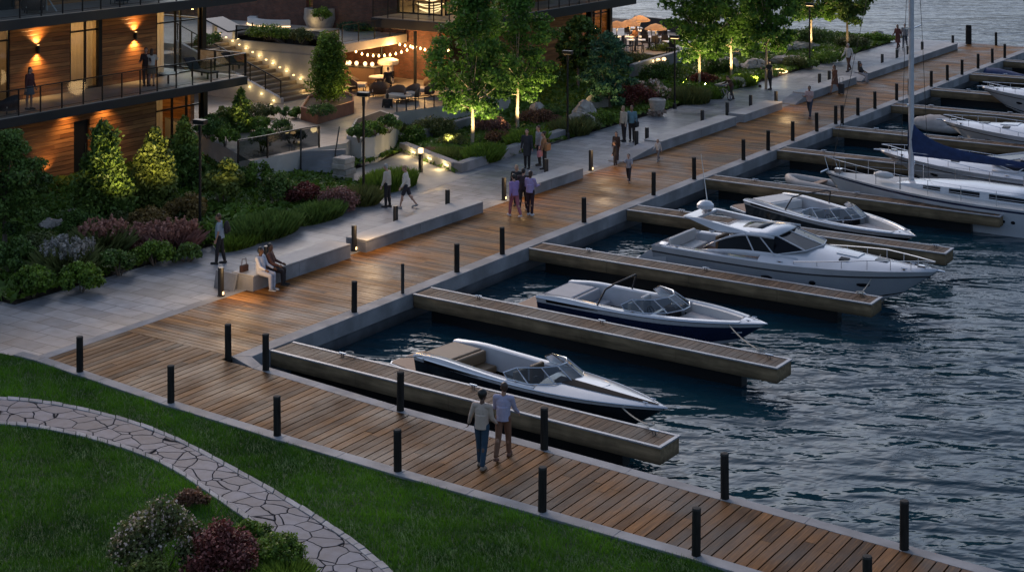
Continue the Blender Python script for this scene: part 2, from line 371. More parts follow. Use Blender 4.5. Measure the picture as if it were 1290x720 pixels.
def watermat():
    m,nt,N,L=NT('harbour water'); out=N('OutputMaterial'); p=N('BsdfPrincipled'); L(p.outputs[0],out.inputs[0])
    p.inputs['Base Color'].default_value=(.005,.029,.044,1); p.inputs['Roughness'].default_value=.06; p.inputs['IOR'].default_value=1.33; p.inputs['Specular IOR Level'].default_value=.40
    g=N('NewGeometry'); cur=g.outputs['Position']
    h=None
    # crests lie roughly across the view: rotate, then squeeze
    for rot,sc_,st,amp,det in ((33,.48,(.42,1,1),1.0,2),(18,1.2,(.5,1,1),.42,2),(50,3.2,(.6,1,1),.10,2)):
        mp=N('Mapping'); L(cur,mp.inputs[0]); mp.vector_type='TEXTURE'; mp.inputs['Rotation'].default_value[2]=R(rot)
        mp.inputs['Scale'].default_value=(1/(sc_*st[0]),1/(sc_*st[1]),1)
        n=N('TexNoise'); n.noise_dimensions='3D'; L(mp.outputs[0],n.inputs['Vector']); n.inputs['Scale'].default_value=1; n.inputs['Detail'].default_value=det; n.inputs['Roughness'].default_value=.5; n.inputs['Distortion'].default_value=.35
        q=N('Math',operation='MULTIPLY'); L(n.outputs[0],q.inputs[0]); q.inputs[1].default_value=amp
        if h is None: h=q.outputs[0]
        else:
            a=N('Math',operation='ADD'); L(h,a.inputs[0]); L(q.outputs[0],a.inputs[1]); h=a.outputs[0]
    cn_=N('TexNoise'); L(cur,cn_.inputs['Vector']); cn_.inputs['Scale'].default_value=.07; cn_.inputs['Detail'].default_value=2
    sx_=N('SeparateXYZ'); L(cur,sx_.inputs[0])
    for k_ in (rng(nt,L,cn_.outputs[0],.35,.65,.65,1.25),rng(nt,L,sx_.outputs[0],3,15,1.0,1.0)):     # calmer in the slips and in patches
        q=N('Math',operation='MULTIPLY'); L(h,q.inputs[0]); L(k_,q.inputs[1]); h=q.outputs[0]
    b=N('Bump'); b.inputs['Strength'].default_value=1; b.inputs['Distance'].default_value=WAVE
    L(h,b.inputs['Height']); L(b.outputs[0],p.inputs['Normal'])
    return m
WAVE=.42
Mt['water']=watermat()

# ---------------------------------------------------------------- setting
def struct(name,mb,mat,**k):
    o=mb.build(name,mat,**k); o['kind']='structure'; return o
def sheet(name,pts,z,mat):
    m=MB(); m.add([(p[0],p[1],z) for p in pts],[tuple(range(len(pts)))]); o=struct(name,m,mat)
    return o
sheet('water',[(-1500,-600),(1600,-600),(1600,2600),(-1500,2600)],WL,Mt['water'])
def lawn_y(x):
    xs=[-60,-4.67,.63,4.76,8.41,12.2,15.84,19.4,26,34]; ys=[-4.27,-4.27,-4.80,-5.05,-5.20,-5.26,-5.36,-5.55,-5.95,-6.5]
    return float(np.interp(x,xs,ys))
def quay_y(x):
    xs=[-.5,.69,5.66,10.2,15,19.14,26,34]; ys=[-1.05,-1.12,-1.62,-1.83,-2.08,-2.38,-2.85,-3.4]
    return float(np.interp(x,xs,ys))
# ground under everything landward, down to the harbour bed
g=MB()
g.prism([(-160,-80),(60,-80),(34,lawn_y(34)-.02)]+[(x,lawn_y(x)-.02) for x in (26,19.4,15.84,12.2,8.41,4.76,.63,-4.67)]+[(-9.5,-4.3),(-9.5,78),(-14,81),(-160,84)],-4,-.06)
struct('garden_ground',g,Mt['soil'])
# lawn
lw=[(x,lawn_y(x)) for x in (-40,-20,-4.67,.63,4.76,8.41,12.2,15.84,19.4,26,34)]
sheet('lawn',[(-40,-42),(34,-42)]+lw[::-1],-.02,Mt['lawn'])
def smooth(pts,n=8):
    out=[]; P=[pts[0]]+list(pts)+[pts[-1]]
    for i in range(1,len(P)-2):
        for k in range(n):
            t=k/n; r=[]
            for c in (0,1):
                a,b,cc,d=P[i-1][c],P[i][c],P[i+1][c],P[i+2][c]
                r.append(.5*(2*b+(cc-a)*t+(2*a-5*b+4*cc-d)*t*t+(3*b-a-3*cc+d)*t**3))
            out.append(tuple(r))
    out.append(pts[-1]); return out
po=smooth([(-8.5,-10.6),(-5.6,-8.2),(-3.19,-6.67),(-.95,-6.08),(1.83,-6.1),(5.13,-6.85),(8.29,-7.80),(10.42,-8.62),(12.2,-9.6),(14.5,-11.3)])
pi_=smooth([(-7.2,-11.9),(-4.2,-9.4),(-1.73,-7.95),(.43,-7.42),(3.29,-7.52),(6.48,-8.50),(8.74,-9.35),(9.9,-9.9),(11.6,-10.9),(13.6,-12.4)])
def lerp2(a,b,t): return (a[0]+(b[0]-a[0])*t,a[1]+(b[1]-a[1])*t)
m=MB(); n=len(po)
m.grid([[(*lerp2(po[i],pi_[i],.11),.012),(*lerp2(po[i],pi_[i],.89),.012)] for i in range(n)])
struct('flagstone_path',m,Mt['flag'])
m=MB(); rr=random.Random(3)
for s,(a0,a1) in enumerate(((-.015,.105),(.895,1.015))):
    i=0.0
    while i<n-1.6:
        st=rr.uniform(.9,1.5); j=min(i+st,n-1)
        def pt(k,t):
            k0=int(k); f=k-k0; k1=min(k0+1,n-1)
            A=lerp2(po[k0],po[k1],f); B=lerp2(pi_[k0],pi_[k1],f); return lerp2(A,B,t)
        e=.03
        m.prism([pt(i+e,a0+rr.uniform(-.01,.01)),pt(j-e,a0+rr.uniform(-.01,.01)),pt(j-e,a1),pt(i+e,a1)],-.05,.025+rr.uniform(-.006,.01),tone=rr.random())
        i=j
struct('path_edging',m,MAT('edging stone',(.24,.24,.25),.75,var=.3,scale=3,tone=.25,bump=.01,bscale=12),bevel=.012)

# boardwalk: real boards with gaps over a dark bed
m=MB(); rr=random.Random(11)
y=-1.0; pw=.205
DX0,DX1=-4.62,-.50
while y<79.9:
    cuts=[DX0]+([] if rr.random()<.25 else [rr.uniform(DX0+.8,DX1-.8)])+[DX1]
    for a,b in zip(cuts[:-1],cuts[1:]): m.bb(a+.004,b-.004,y+.010,y+pw-.010,-.05,rr.uniform(-.0035,.0035),tone=rr.random())
    y+=pw
while y<83: y+=pw
struct('boardwalk',m,Mt['deck_x'])
m=MB(); x=-4.62; pw=.255
def zc(x): return -1.0 if x<-.5 else quay_y(x)-.33
while x<33.5:
    sk=-.035*(max(x,0))*.25
    y0=lawn_y(x)+.33; y1=zc(x+pw/2)
    c=[y0]+([] if rr.random()<.55 else [rr.uniform(y0+.6,y1-.6)])+[y1]
    for a,b in zip(c[:-1],c[1:]): m.bb(x+.015,x+pw-.015,a+.004,b-.004,-.05,rr.uniform(-.004,.004),tone=rr.random())
    x+=pw
struct('lower_boardwalk',m,Mt['deck_y'])
m=MB(); m.prism([(-4.7,-1.02),(-4.62,-4.1)]+[(x,lawn_y(x)+.3) for x in (.63,4.76,8.41,12.2,15.84,19.4,26,34)]+[(x,quay_y(x)-.3) for x in (34,26,19.1,15,10.2,5.66,.69)]+[(-.45,-1.3),(-.45,80.0),(-4.7,80.0)],-.5,-.055)
struct('deck_substructure',m,MAT('dark deck bed',(.008,.007,.006),.9))
# curbs
m=MB()
m.prism([(-.50,-1.0),(0,-.72),(0,80.4),(-.50,80.4)],-.46,.006)
xs=[-.5,.69,3,5.66,8,10.2,12.6,15,17,19.14,22.5,26,30,34]
m.add([],[])
for a,b in zip(xs[:-1],xs[1:]):
    ya,yb=quay_y(a),quay_y(b)
    if a<0: m.prism([(-.5,-1.02),(b,yb-.34),(b,yb),(.0,-.745),(-.5,-1.0)],-.46,.006)
    else: m.prism([(a+.002,ya-.34),(b-.002,yb-.34),(b-.002,yb),(a+.002,ya)],-.46,.006)
m.bb(-4.7,.0,80.0,80.4,-.46,.0055)
struct('quay_curb',m,Mt['concrete'],bevel=.012)
m=MB(); xs=[-5.6,-4.67,-2,.63,2.7,4.76,6.6,8.41,10.3,12.2,14,15.84,17.6,19.4,22.7,26,30,34]
for a,b in zip(xs[:-1],xs[1:]): m.prism([(a+.002,lawn_y(a)),(b-.002,lawn_y(b)),(b-.002,lawn_y(b)+.34),(a+.002,lawn_y(a)+.34)],-.3,.03)
struct('lawn_curb',m,Mt['concrete'],bevel=.012)
# quay wall behind the curb, down into the water
m=MB(); m.bb(-.42,-.14,-.9,80.2,-3,-.462)
for a,b in zip([-.3,.69,5.66,10.2,15,19.14,26],[.69,5.66,10.2,15,19.14,26,34]):
    m.prism([(a,quay_y(a)-.4),(b,quay_y(b)-.4),(b,quay_y(b)-.14),(a,quay_y(a)-.14)],-3,-.462)
struct('quay_wall',m,Mt['concrete_dark'])
# promenade paving
sheet('promenade',[(-14.5,-4.6),(-5.62,-4.3),(-4.98,-4.0),(-4.98,80.4),(-9.5,80.4),(-9.5,-1.0),(-14.5,-1.0)],.0,Mt['pavers'])
m=MB(); m.bb(-4.98,-4.62,-4.05,80.2,-.3,.004); struct('promenade_edge',m,Mt['concrete'])

# ---------------------------------------------------------------- sky, sun, camera
w=bpy.data.worlds.new('World'); sc.world=w; w.use_nodes=True
nt=w.node_tree; nt.nodes.clear(); L=nt.links.new
N=lambda t,**k:_node(nt,t,k)
SUN_EL,SUN_AZ=26.0,R(-33.05+58)     # low, beyond the buildings
out=N('OutputWorld'); bg=N('Background'); L(bg.outputs[0],out.inputs[0])
sky=N('TexSky'); sky.sky_type='NISHITA'; sky.sun_disc=False; sky.sun_elevation=R(SUN_EL)
sky.air_density=1.0; sky.dust_density=2.2; sky.ozone_density=1.5
# thin broken cloud over the clear sky, so that water and glass have something to mirror
tc=N('TexCoord'); mp=N('Mapping'); L(tc.outputs['Generated'],mp.inputs[0]); mp.inputs['Scale'].default_value=(2.2,2.2,7)
cn=N('TexNoise'); L(mp.outputs[0],cn.inputs['Vector']); cn.inputs['Scale'].default_value=1.5; cn.inputs['Detail'].default_value=7; cn.inputs['Roughness'].default_value=.6
cf=rng(nt,L,cn.outputs[0],.40,.68,.08,.70)
bw=N('RGBToBW'); L(sky.outputs[0],bw.inputs[0])
gr=N('Mix',data_type='RGBA',blend_type='MULTIPLY'); gr.inputs[0].default_value=1; L(bw.outputs[0],gr.inputs[6]); gr.inputs[7].default_value=(.80,.93,1.24,1)
mx=N('Mix',data_type='RGBA'); L(cf,mx.inputs[0]); L(sky.outputs[0],mx.inputs[6]); L(gr.outputs[2],mx.inputs[7])
sz=N('SeparateXYZ'); L(tc.outputs['Generated'],sz.inputs[0])
horizon_dim=mulcol(nt,L,mx.outputs[2],mixcol(nt,L,rng(nt,L,sz.outputs[2],.0,.34,0,1),(.140,.185,.255),(1,1,1)))     # low sky dimmed and blued on purpose, so far water mirrors less light
L(horizon_dim,bg.inputs[0]); bg.inputs[1].default_value=.20
# sun direction: azimuth measured from +y toward -x (behind the timber building, to the side of the view)
az=R(33.05+22); SD=Vector((-math.sin(az)*math.cos(R(SUN_EL)),math.cos(az)*math.cos(R(SUN_EL)),math.sin(R(SUN_EL))))
sky.sun_rotation=math.atan2(SD.x,SD.y)
sl=bpy.data.lights.new('sun','SUN'); sl.energy=.62; sl.angle=R(16); sl.color=(1,.58,.27)
so=bpy.data.objects.new('sun',sl); COL.objects.link(so); so.rotation_euler=SD.to_track_quat('Z','Y').to_euler()
cd=bpy.data.cameras.new('camera'); co=bpy.data.objects.new('camera',cd); COL.objects.link(co); sc.camera=co
co.location=(CAM[0],CAM[1],HC); co.rotation_euler=(R(90),0,R(33.05)); cd.sensor_fit='HORIZONTAL'; cd.sensor_width=36; cd.lens=36*FPX/1290; cd.shift_y=-550/1290; cd.clip_end=6000; cd.clip_start=.5
sc.view_settings.view_transform='Standard'; sc.view_settings.look='None'; sc.view_settings.exposure=0; sc.view_settings.gamma=1
sc.render.engine='CYCLES'; sc.cycles.use_denoising=True; sc.cycles.max_bounces=6; sc.cycles.transparent_max_bounces=24; sc.cycles.sample_clamp_indirect=4
try: sc.cycles.use_light_tree=True
except Exception: pass
def point(parent,loc,col,e,r=.05,name='lamp_glow'):
    l=bpy.data.lights.new(name,'POINT'); l.energy=e; l.color=col; l.shadow_soft_size=r
    o=bpy.data.objects.new(name,l); COL.objects.link(o); o.location=loc
    if parent: o.parent=parent
    return o
def spot(parent,loc,d,col,e,ang=80,r=.05,blend=.7,name='lamp_beam'):
    l=bpy.data.lights.new(name,'SPOT'); l.energy=e; l.color=col; l.shadow_soft_size=r; l.spot_size=R(ang); l.spot_blend=blend
    o=bpy.data.objects.new(name,l); COL.objects.link(o); o.location=loc; o.rotation_euler=Vector(d).to_track_quat('-Z','Y').to_euler()
    if parent: o.parent=parent
    return o
WARM=(1,.56,.20); WARMY=(1,.74,.34)
# ---------------------------------------------------------------- timber posts
def post_proto(name,label,mat,h,r,cat='post'):
    t=thing(name,label,cat)
    m=MB(); rr=random.Random(hash(h)%99)
    m.lathe([(r*1.02,-.06),(r,.1),(r*.985,h*.6),(r*.97,h-.03),(r*.86,h-.004),(r*.02,h)],(0,0),10,tone=.5)
    m.build('shaft',mat,t,smooth=35)
    m=MB(); m.lathe([(r*1.0,h-.035),(r*1.02,h-.02),(r*.9,h+.004),(r*.3,h+.008)],(0,0),10); m.build('cap',Mt['post_grey'],t,smooth=35)
    return t
PG='timber posts edging the boardwalk'
P0=post_proto('timber_post','x',Mt['post'],.93,.092)
first=[True]
def put_post(x,y,label,z=0.0,rz=None,group=PG,proto=P0,s=1.0):
    if first[0] and proto is P0: o=P0; first[0]=False; o.location=(x,y,z)
    else: o=dup(proto,(x,y,z),0)
    o['label']=label; o['group']=group; o.rotation_euler[2]=rnd.uniform(0,6); o.scale=(1,1,s)
    o.rotation_euler[0]=rnd.uniform(-.012,.012); o.rotation_euler[1]=rnd.uniform(-.012,.012)
    return o
for i,(u,v) in enumerate(((95,471),(215,508),(352,548),(503,593),(683,645),(875,702),(1089,770))):
    x,y=at(u,v); y=lawn_y(x)+.2
    put_post(x,y,'dark timber post on the lawn curb, %s from the paved promenade'%ORD[i],.03)
x,y=at(284,452); put_post(x,-1.18,'dark timber post standing at the inner corner of the boardwalk')
for i,(u,v) in enumerate(((325,470),(502,518),(685,566),(915,626),(1143,687))):
    x,y=at(u,v); y=quay_y(x)-.22
    put_post(x,y,['weathered grey post where the lower walkway meets the quay corner','grey timber post on the water curb of the lower walkway, beside the first pier','grey timber post just past the strolling couple, on the water curb','dark timber post on the water curb beyond the end of the first pier','dark timber post on the water curb at the end of the visible walkway'][i],.004,s=1.04)
QP=[(442,392),(510,370),(573,342),(632,320),(736,280),(825,246),(868,225),(940,202),(972,190),(1004,178),(1033,166),(1060,157),(1065,156),(1087,146),(1113,138),(1137,127),(1156,121),(1181,110),(1201,102),(1222,95),(1241,87),(1260,80),(1277,74)]
thinpost=post_proto('slim_post','slim brown post on the quay curb facing the second pier','' or Mt['post_grey'],.93,.055)
thinpost.location=(-.25,at(510,370)[1],0)
k=0
for u,v in QP:
    if u==510: continue
    x,y=at(u,v)
    put_post(-.27+(.22 if u==1065 else 0),y,'dark timber post on the quay curb, %s along from the lawn end'%ORD[k]); k+=1
t=thing('mooring_pile','stout tall dark pile standing at the far end of the boardwalk','pile',(at(1220,55)[0]+.1,79.6,0))
m=MB(); m.lathe([(.22,-.1),(.21,1.25),(.19,1.36),(.01,1.37)],(0,0),12); m.build('shaft',Mt['post'],t,smooth=35)
m=MB(); m.lathe([(.223,1.0),(.223,1.12)],(0,0),12); m.build('band',Mt['black_metal'],t)
# three more far posts by the sailing boats' end, on the end curb
for i,u in enumerate((1253,1290)):
    x,y=at(u,58 if i==0 else 55); put_post(min(x,-.6) if i==0 else -.3,79.9,['dark post on the far end curb beside the tall pile','dark post at the outer corner of the far end curb'][i])

# ---------------------------------------------------------------- concrete bench walls between promenade and boardwalk
def bench(name,label,y0,y1,x0,x1,h,taper0=0,taper1=0,joints=()):
    t=thing(name,label,'bench wall',((x0+x1)/2,y0,0),0,'concrete bench walls along the boardwalk')
    cx=(x0+x1)/2; ys=[0,taper0 or .02]+[j-y0 for j in joints]+[(y1-y0)-(taper1 or .02),y1-y0]
    m=MB(); hs=[.06 if taper0 else h-.0]+[h]*(len(ys)-2)+[.06 if taper1 else h]
    for i in range(len(ys)-1):
        a=ys[i]+(.006 if i else 0); b=ys[i+1]
        if b-a<.03 : continue
        lo=-.02; A,B=x0-cx,x1-cx
        vs=[(A,a,lo),(B,a,lo),(B,b,lo),(A,b,lo),(A,a,hs[i]),(B,a,hs[i]),(B,b,hs[i+1]),(A,b,hs[i+1])]
        m.add(vs,[(0,3,2,1),(4,5,6,7),(0,1,5,4),(1,2,6,5),(2,3,7,6),(3,0,4,7)])
    m.build('wall',Mt['concrete'],t,bevel=.018)
    m=MB(); yy=ys[1]; 
    m.bb(A-.02,B+.02,yy+.02,ys[-2]-.02,h+.003,h+.055); m.build('seat_slab',MAT('seat concrete',(.34,.33,.32),.65,var=.15,scale=2,damt=.2,space='World'),t,bevel=.015)
    m=MB(); m.bb(B-.16,B-.10,yy+.2,ys[-2]-.2,.10,.13); m.build('plinth_recess',Mt['black_metal'],t) if False else None
    return t
BX0,BX1=-5.25,-4.35
BN=[('low concrete bench with the seated couple at its lower end',4.05,9.0,.44,.0,0,(6.3,)),
 ('long low concrete bench wall facing the second slip, jointed near its start',9.8,17.1,.37,0,0,(11.9,13.0)),
 ('concrete bench wall behind the two people in lilac tops',20.2,24.7,.37,0,0,(22.1,)),
 ('long bench wall ramping up from the paving beside the children',28.4,40.0,.40,3.4,0,(36,)),
 ('short concrete bench block between the two posts past the ramped wall',40.9,45.8,.36,0,0,()),
 ('concrete bench wall starting behind the woman in the pale top',47.5,56.8,.38,1.8,0,(52,)),
 ('concrete bench wall running on to the far end of the promenade',57.6,76.3,.36,1.2,0,(64,70))]
for b in BN: bench('concrete_bench',b[0],b[1],b[2],BX0,BX1,b[3],b[4],b[5],b[6])
# wedge of the first bench: a leaning end panel
t=thing('bench_end_panel','leaning dark slab at the open end of the first bench','end panel',(-5.2,3.72,0))
m=MB(); m.add([(-.5,0,0),(.35,0,0),(.30,.22,.5),(-.62,.22,.5),(-.5,.06,0),(.35,.06,0),(.30,.28,.5),(-.62,.28,.5)],[(0,1,2,3),(7,6,5,4),(0,4,5,1),(1,5,6,2),(2,6,7,3),(3,7,4,0)]); m.build('panel',Mt['concrete_dark'],t,bevel=.01)

# slim black bollards along the bench walls, some with a lamp slot at the foot
def bollard_proto(lit):
    t=thing('bollard','x','bollard'); m=MB()
    m.lathe([(.12,0),(.12,.03),(.095,.035),(.095,.86),(.09,.9),(.01,.905)],(0,0),14); m.build('shaft',Mt['bollard'],t,smooth=35)
    m=MB(); m.lathe([(.098,.70),(.098,.73)],(0,0),14); m.build('collar',Mt['dark_metal'],t)
    if lit:
        m=MB(); m.bb(.085,.105,-.03,.03,.06,.15); m.build('lamp_slot',Mt['warm_soft'],t)
    return t
BG='black bollards along the bench walls'
BL=[(270,371,1,'lit bollard on the paving edge beside the seated couple'),(362,349,0,'short bollard set against the first bench behind the seated couple'),
 (441,315,1,'lit bollard in the gap between the first and second bench walls'),(511,292,0,'bollard on the promenade in front of the couple in white tops'),
 (563,268,0,'bollard standing behind the far half of the second bench wall'),(635,252,1,'bollard in the gap before the two lilac tops'),
 (727,232,0,'bollard set against the third bench wall behind the lilac tops'),(737,214,1,'bollard closing the end of the third bench wall'),  # lamp in the wall-end bollard is added to warm the deck
 (862,190,0,'bollard on the ramped end of the fourth bench wall'),(828,192,0,'bollard beside the small child at the ramped wall'),(891,162,0,'bollard midway along the ramped bench wall'),
 (927,152,0,'bollard at the top end of the ramped bench wall'),(955,142,0,'bollard behind the short bench block'),
 (988,137,1,'lit bollard between the short block and the next bench wall'),(1030,112,0,'squat bollard behind the woman in the pale top'),(1043,108,0,'bollard just past the squat one behind the bench wall'),
 (1088,96,0,'bollard on the wall past the child in black'),(1113,86,0,'bollard standing by the pair with the suitcase'),(1134,80,0,'bollard just before the yacht mast, on the far bench wall'),(1143,75,0,'bollard just behind the mast, on the far bench wall'),(1174,70,0,'bollard second from the end of the far bench wall'),(1192,60,0,'bollard at the end of the far bench wall')]
protos=[bollard_proto(0),bollard_proto(1)]; used=[False,False]
for u,v,lit,lab in BL:
    x,y=at(u,v)
    inb=any(b[1]+.3<y<b[2]-.3 for b in BN)
    x=-5.45 if inb else -4.85
    if u==1030: pass
    if not used[lit]: o=protos[lit]; o.location=(x,y,0); used[lit]=True
    else: o=dup(protos[lit],(x,y,0),0)
    o['label']=lab; o['group']=BG
    if lit: point(None,(x+.7,y-.02,1.0),(1,.63,.28),70.0 if y<20 else 55.0,.45)

# ---------------------------------------------------------------- finger piers
def pier(idx,y,L,w,label):
    t=thing('finger_pier',label,'pier',(0.02,y,0),PR[idx] if idx<len(PR) else 0,'finger piers between the boats')
    m=MB(); rr=random.Random(idx); x=.02
    while x<L-.2:
        m.bb(x+.007,x+.193,.10,w-.10,-.08,-.022+rr.uniform(-.003,.003),tone=rr.random()); x+=.2
    m.build('deck_boards',Mt['pier_boards'],t)
    m=MB()
    for k in range(4):
        a,b=k*L/4,(k+1)*L/4
        m.bb(a+.002,b-.002,.03,.09,-.44,-.055); m.bb(a+.002,b-.002,w-.09,w-.03,-.44,-.055)
    m.bb(L-.06,L-.001,.095,w-.095,-.44,-.055)
    m.build('fascia',Mt['fascia'],t,bevel=.008)
    m=MB(); m.bb(0,L+.03,0,.095,-.05,-.008); m.bb(0,L+.03,w-.095,w,-.05,-.008); m.bb(L-.07,L+.03,.097,w-.097,-.05,-.008)
    m.build('edge_rail',Mt['edge_metal'],t,bevel=.006)
    m=MB(); m.bb(.5,L-1.2,.32,w-.32,-1.1,-.40); m.build('float',Mt['black_metal'],t)
    for q,(cx,cy) in enumerate(((L-.55,w-.28),(L*.52,w-.2),(2.0,w-.2))):
        m=MB(); m.capsule((cx-.11,cy,.07),(cx+.11,cy,.07),.022,.022,6); m.tube([(cx-.04,cy,-.02),(cx-.035,cy,.07)],.02,6); m.tube([(cx+.04,cy,-.02),(cx+.035,cy,.07)],.02,6)
        m.build('cleat',Mt['steel'],t,smooth=True)
    return t
PR=[-.036,-.03,0,.012,-.012]
PY=[-.02,6.66,13.46,20.55,27.4,35.0,41.9,50.4,57.1,64.6,72]
PL=['plank finger pier running beside the lower walkway, behind the strolling couple','plank finger pier between the black-striped and the navy-striped boats','plank finger pier in front of the big motor cruiser','plank finger pier beyond the big motor cruiser','plank finger pier in front of the sailing yacht','plank finger pier behind the sailing yacht','plank finger pier with the tarpaulin-covered dinghy near it','plank finger pier beyond the white motor yacht bow','plank finger pier beside the dark-bottomed white boat','plank finger pier in the far slips','last plank finger pier before the far end']
for i,y in enumerate(PY): pier(i,y,12.5 if i<6 else 12.0,.98,PL[i])
# ---------------------------------------------------------------- boats
Mt['gel']=MAT('white gelcoat',(.52,.53,.56),.22,var=.06,scale=1.2,coat=.6,damt=.12,dscale=.9)
Mt['gel_grey']=MAT('silver grey gelcoat',(.36,.38,.42),.24,var=.06,coat=.6,damt=.12)
Mt['gel_black']=MAT('black gelcoat',(.012,.013,.016),.18,var=.1,coat=.7)
Mt['gel_navy']=MAT('navy gelcoat',(.010,.018,.055),.18,var=.1,coat=.7)
Mt['matt_black']=MAT('matt black inlay',(.012,.011,.012),.8,spec=.1)
Mt['vinyl_tan']=MAT('tan vinyl',(.15,.095,.05),.55,var=.15)
Mt['vinyl_grey']=MAT('grey vinyl',(.28,.28,.30),.55,var=.12)
Mt['vinyl_white']=MAT('white vinyl',(.50,.49,.48),.5,var=.1)
Mt['teak']=MAT('teak decking',(.23,.13,.075),.6,var=.25,scale=3,stretch=(1,14,1))
Mt['ws']=GLASS('boat windscreen',(.45,.55,.62),.03,.95,.62)
Mt['darkglass']=MAT('dark tinted boat window',(.004,.006,.010),.16,var=.1,spec=.15)
Mt['cover_blue']=MAT('blue sail canvas',(.012,.030,.095),.85,var=.3,scale=4,bump=.015)
Mt['tarp']=MAT('grey tarpaulin',(.30,.28,.27),.85,var=.2,scale=3,bump=.02)
Mt['rubber']=MAT('grey inflatable rubber',(.36,.33,.31),.6,var=.1)

class Hull:
    """stern at x=0, bow toward +x, waterline at z=0"""
    def __init__(s,L,B,sheer0,sheer1,draft=.35,full=.5,p=2.2,chine=.82,bowrake=.10,flare=.0,sternw=.92):
        s.__dict__.update(L=L,B=B,s0=sheer0,s1=sheer1,dr=draft,full=full,p=p,ch=chine,rake=bowrake,flare=flare,sw=sternw)
    def half(s,t):
        if t<s.full: return s.B/2*(s.sw+(1-s.sw)*math.sin(t/s.full*math.pi/2))
        u=(t-s.full)/(1-s.full); return s.B/2*max(0.0,1-u**s.p)
    def sheer(s,t): return s.s0+(s.s1-s.s0)*t**1.7
    def x(s,t,h):      # h: 0 keel .. 1 gunwale; the stem rakes back below
        return s.L*(t-(1-h)*s.rake*max(0,(t-.45)/.55)**1.6)
    def pt(s,t,h,side):
        """point on the topside at height share h (0 = chine/waterline, 1 = gunwale)"""
        hw=s.half(t); zs=s.sheer(t); zc=-.02+.30*zs*max(0,(t-.55)/.45)**2
        wc=hw*(s.ch-(.30*max(0,(t-.5)/.5)**1.3))
        k=h**(1+s.flare)
        return (s.x(t,h),side*(wc+(hw-wc)*k),zc+(zs-zc)*h)
    def topside(s,h0,h1,ts,nh=4,out=0.0):
        m=MB()
        for side in (-1,1):
            rows=[]
            for t in ts:
                r=[]
                for k in range(nh+1):
                    q=s.pt(t,h0+(h1-h0)*k/nh,side); r.append((q[0]+out*(1 if t>.98 else 0),q[1]+side*out,q[2]))
                rows.append(r)
            m.grid(rows,flip=(side<0))
        return m
    def bottom(s,ts):
        m=MB()
        for side in (-1,1):
            rows=[]
            for t in ts:
                a=s.pt(t,0,side); kz=-s.dr+(a[2]+s.dr)*max(0,(t-.6)/.4)**2.5
                rows.append([(s.x(t,-.25 if t<.99 else 0),0,kz),((a[0]+s.x(t,-.25 if t<.99 else 0))/2,a[1]*.55,(kz*.6+a[2]*.4)),a])
            m.grid(rows,flip=(side<0))
        return m
    def transom(s):
        m=MB(); r=[s.pt(0,k/4,-1) for k in range(5)]+[s.pt(0,k/4,1) for k in range(4,-1,-1)]+[(0,0,-s.dr)]
        m.add(r,[tuple(range(len(r)))[::-1]]); return m
    def edge(s,t,inset,side,dz=0.0):
        hw=max(s.half(t)-inset,0.0); return (s.x(t,1),side*hw,s.sheer(t)+dz)
def deck(h,t0,t1,n,crown,inset=0.0,dz=0.0,m=None):
    m=m or MB(); rows=[]
    for i in range(n+1):
        t=t0+(t1-t0)*i/n; hw=max(h.half(t)-inset,0.0); r=[]
        for k in range(-4,5):
            f=k/4; r.append((h.x(t,1),hw*f,h.sheer(t)+dz+crown(t)*(1-f*f)))
        rows.append(r)
    return m.grid(rows,flip=True)
def sidedeck(h,t0,t1,n,w,depth,inset=0.0,dz=lambda t:0.0,sides=(-1,1)):
    """side decks round an open cockpit, with the inner coaming down to the cockpit sole"""
    m=MB()
    for side in sides:
        rows=[]
        for i in range(n+1):
            t=t0+(t1-t0)*i/n; hw=h.half(t)-inset; z=h.sheer(t)+dz(t); x=h.x(t,1); wi=min(w,hw)
            rows.append([(x,side*hw,h.sheer(t)),(x,side*(hw-.03-.3*dz(t)),z+.035),(x,side*(hw-wi+.04),z+.045),(x,side*(hw-wi),z+.01),(x,side*(hw-wi-.02),z-depth)])
        m.grid(rows,flip=(side>0))
    return m
def seat(m,x,y,z,w,d,hb,face=1):
    """bench or bucket: cushion and rounded back; face=1 looks forward"""
    m.box((x,y,z+.10),(d,w,.2)); m.box((x-face*(d/2-.04),y,z+.2+hb/2),(.13,w,hb))
def windscreen(t,h,ts,wfrac,hh,rake,zbase,mat_frame=None):
    """wrap-round screen: corner points at stations ts on both sides, meeting across the deck"""
    return None
def panel(m,a,b,c,d): m.add([a,b,c,d],[(0,1,2,3)])
def frame(m,pts,r,close=True):
    P=list(pts)+([pts[0]] if close else [])
    for a,b in zip(P[:-1],P[1:]): m.tube([a,b],r,5)

def screen(t,base,hh,rake,n_r=.018,name='windshield',glass='ws'):
    """base: polyline of deck points round the helm; each panel leans back by rake"""
    f=MB(); top=[]
    for p in base: top.append((p[0]-rake,p[1]*.86,p[2]+hh))
    top[0]=(base[0][0]-rake*.3,base[0][1]*.97,base[0][2]+hh*.45); top[-1]=(base[-1][0]-rake*.3,base[-1][1]*.97,base[-1][2]+hh*.45)
    f.tube(base,n_r,5); f.tube(top,n_r*1.15,5)
    for a,b in zip(base,top): f.tube([a,b],n_r,5)
    w=f.build(name,Mt['steel'],t,smooth=True)
    for i in range(len(base)-1):
        g=MB(); panel(g,base[i],base[i+1],top[i+1],top[i]); g.build('pane',Mt[glass],w)
    return w
def railing(t,pts,hh,r=.014,every=1):
    m=MB(); top=[(p[0],p[1],p[2]+hh) for p in pts]; m.tube([pts[0]]+top+[pts[-1]],r,5)
    for i in range(0,len(pts),every): m.tube([pts[i],top[i]],r*.85,5)
    return m.build('bow_rail',Mt['steel'],t,smooth=True)
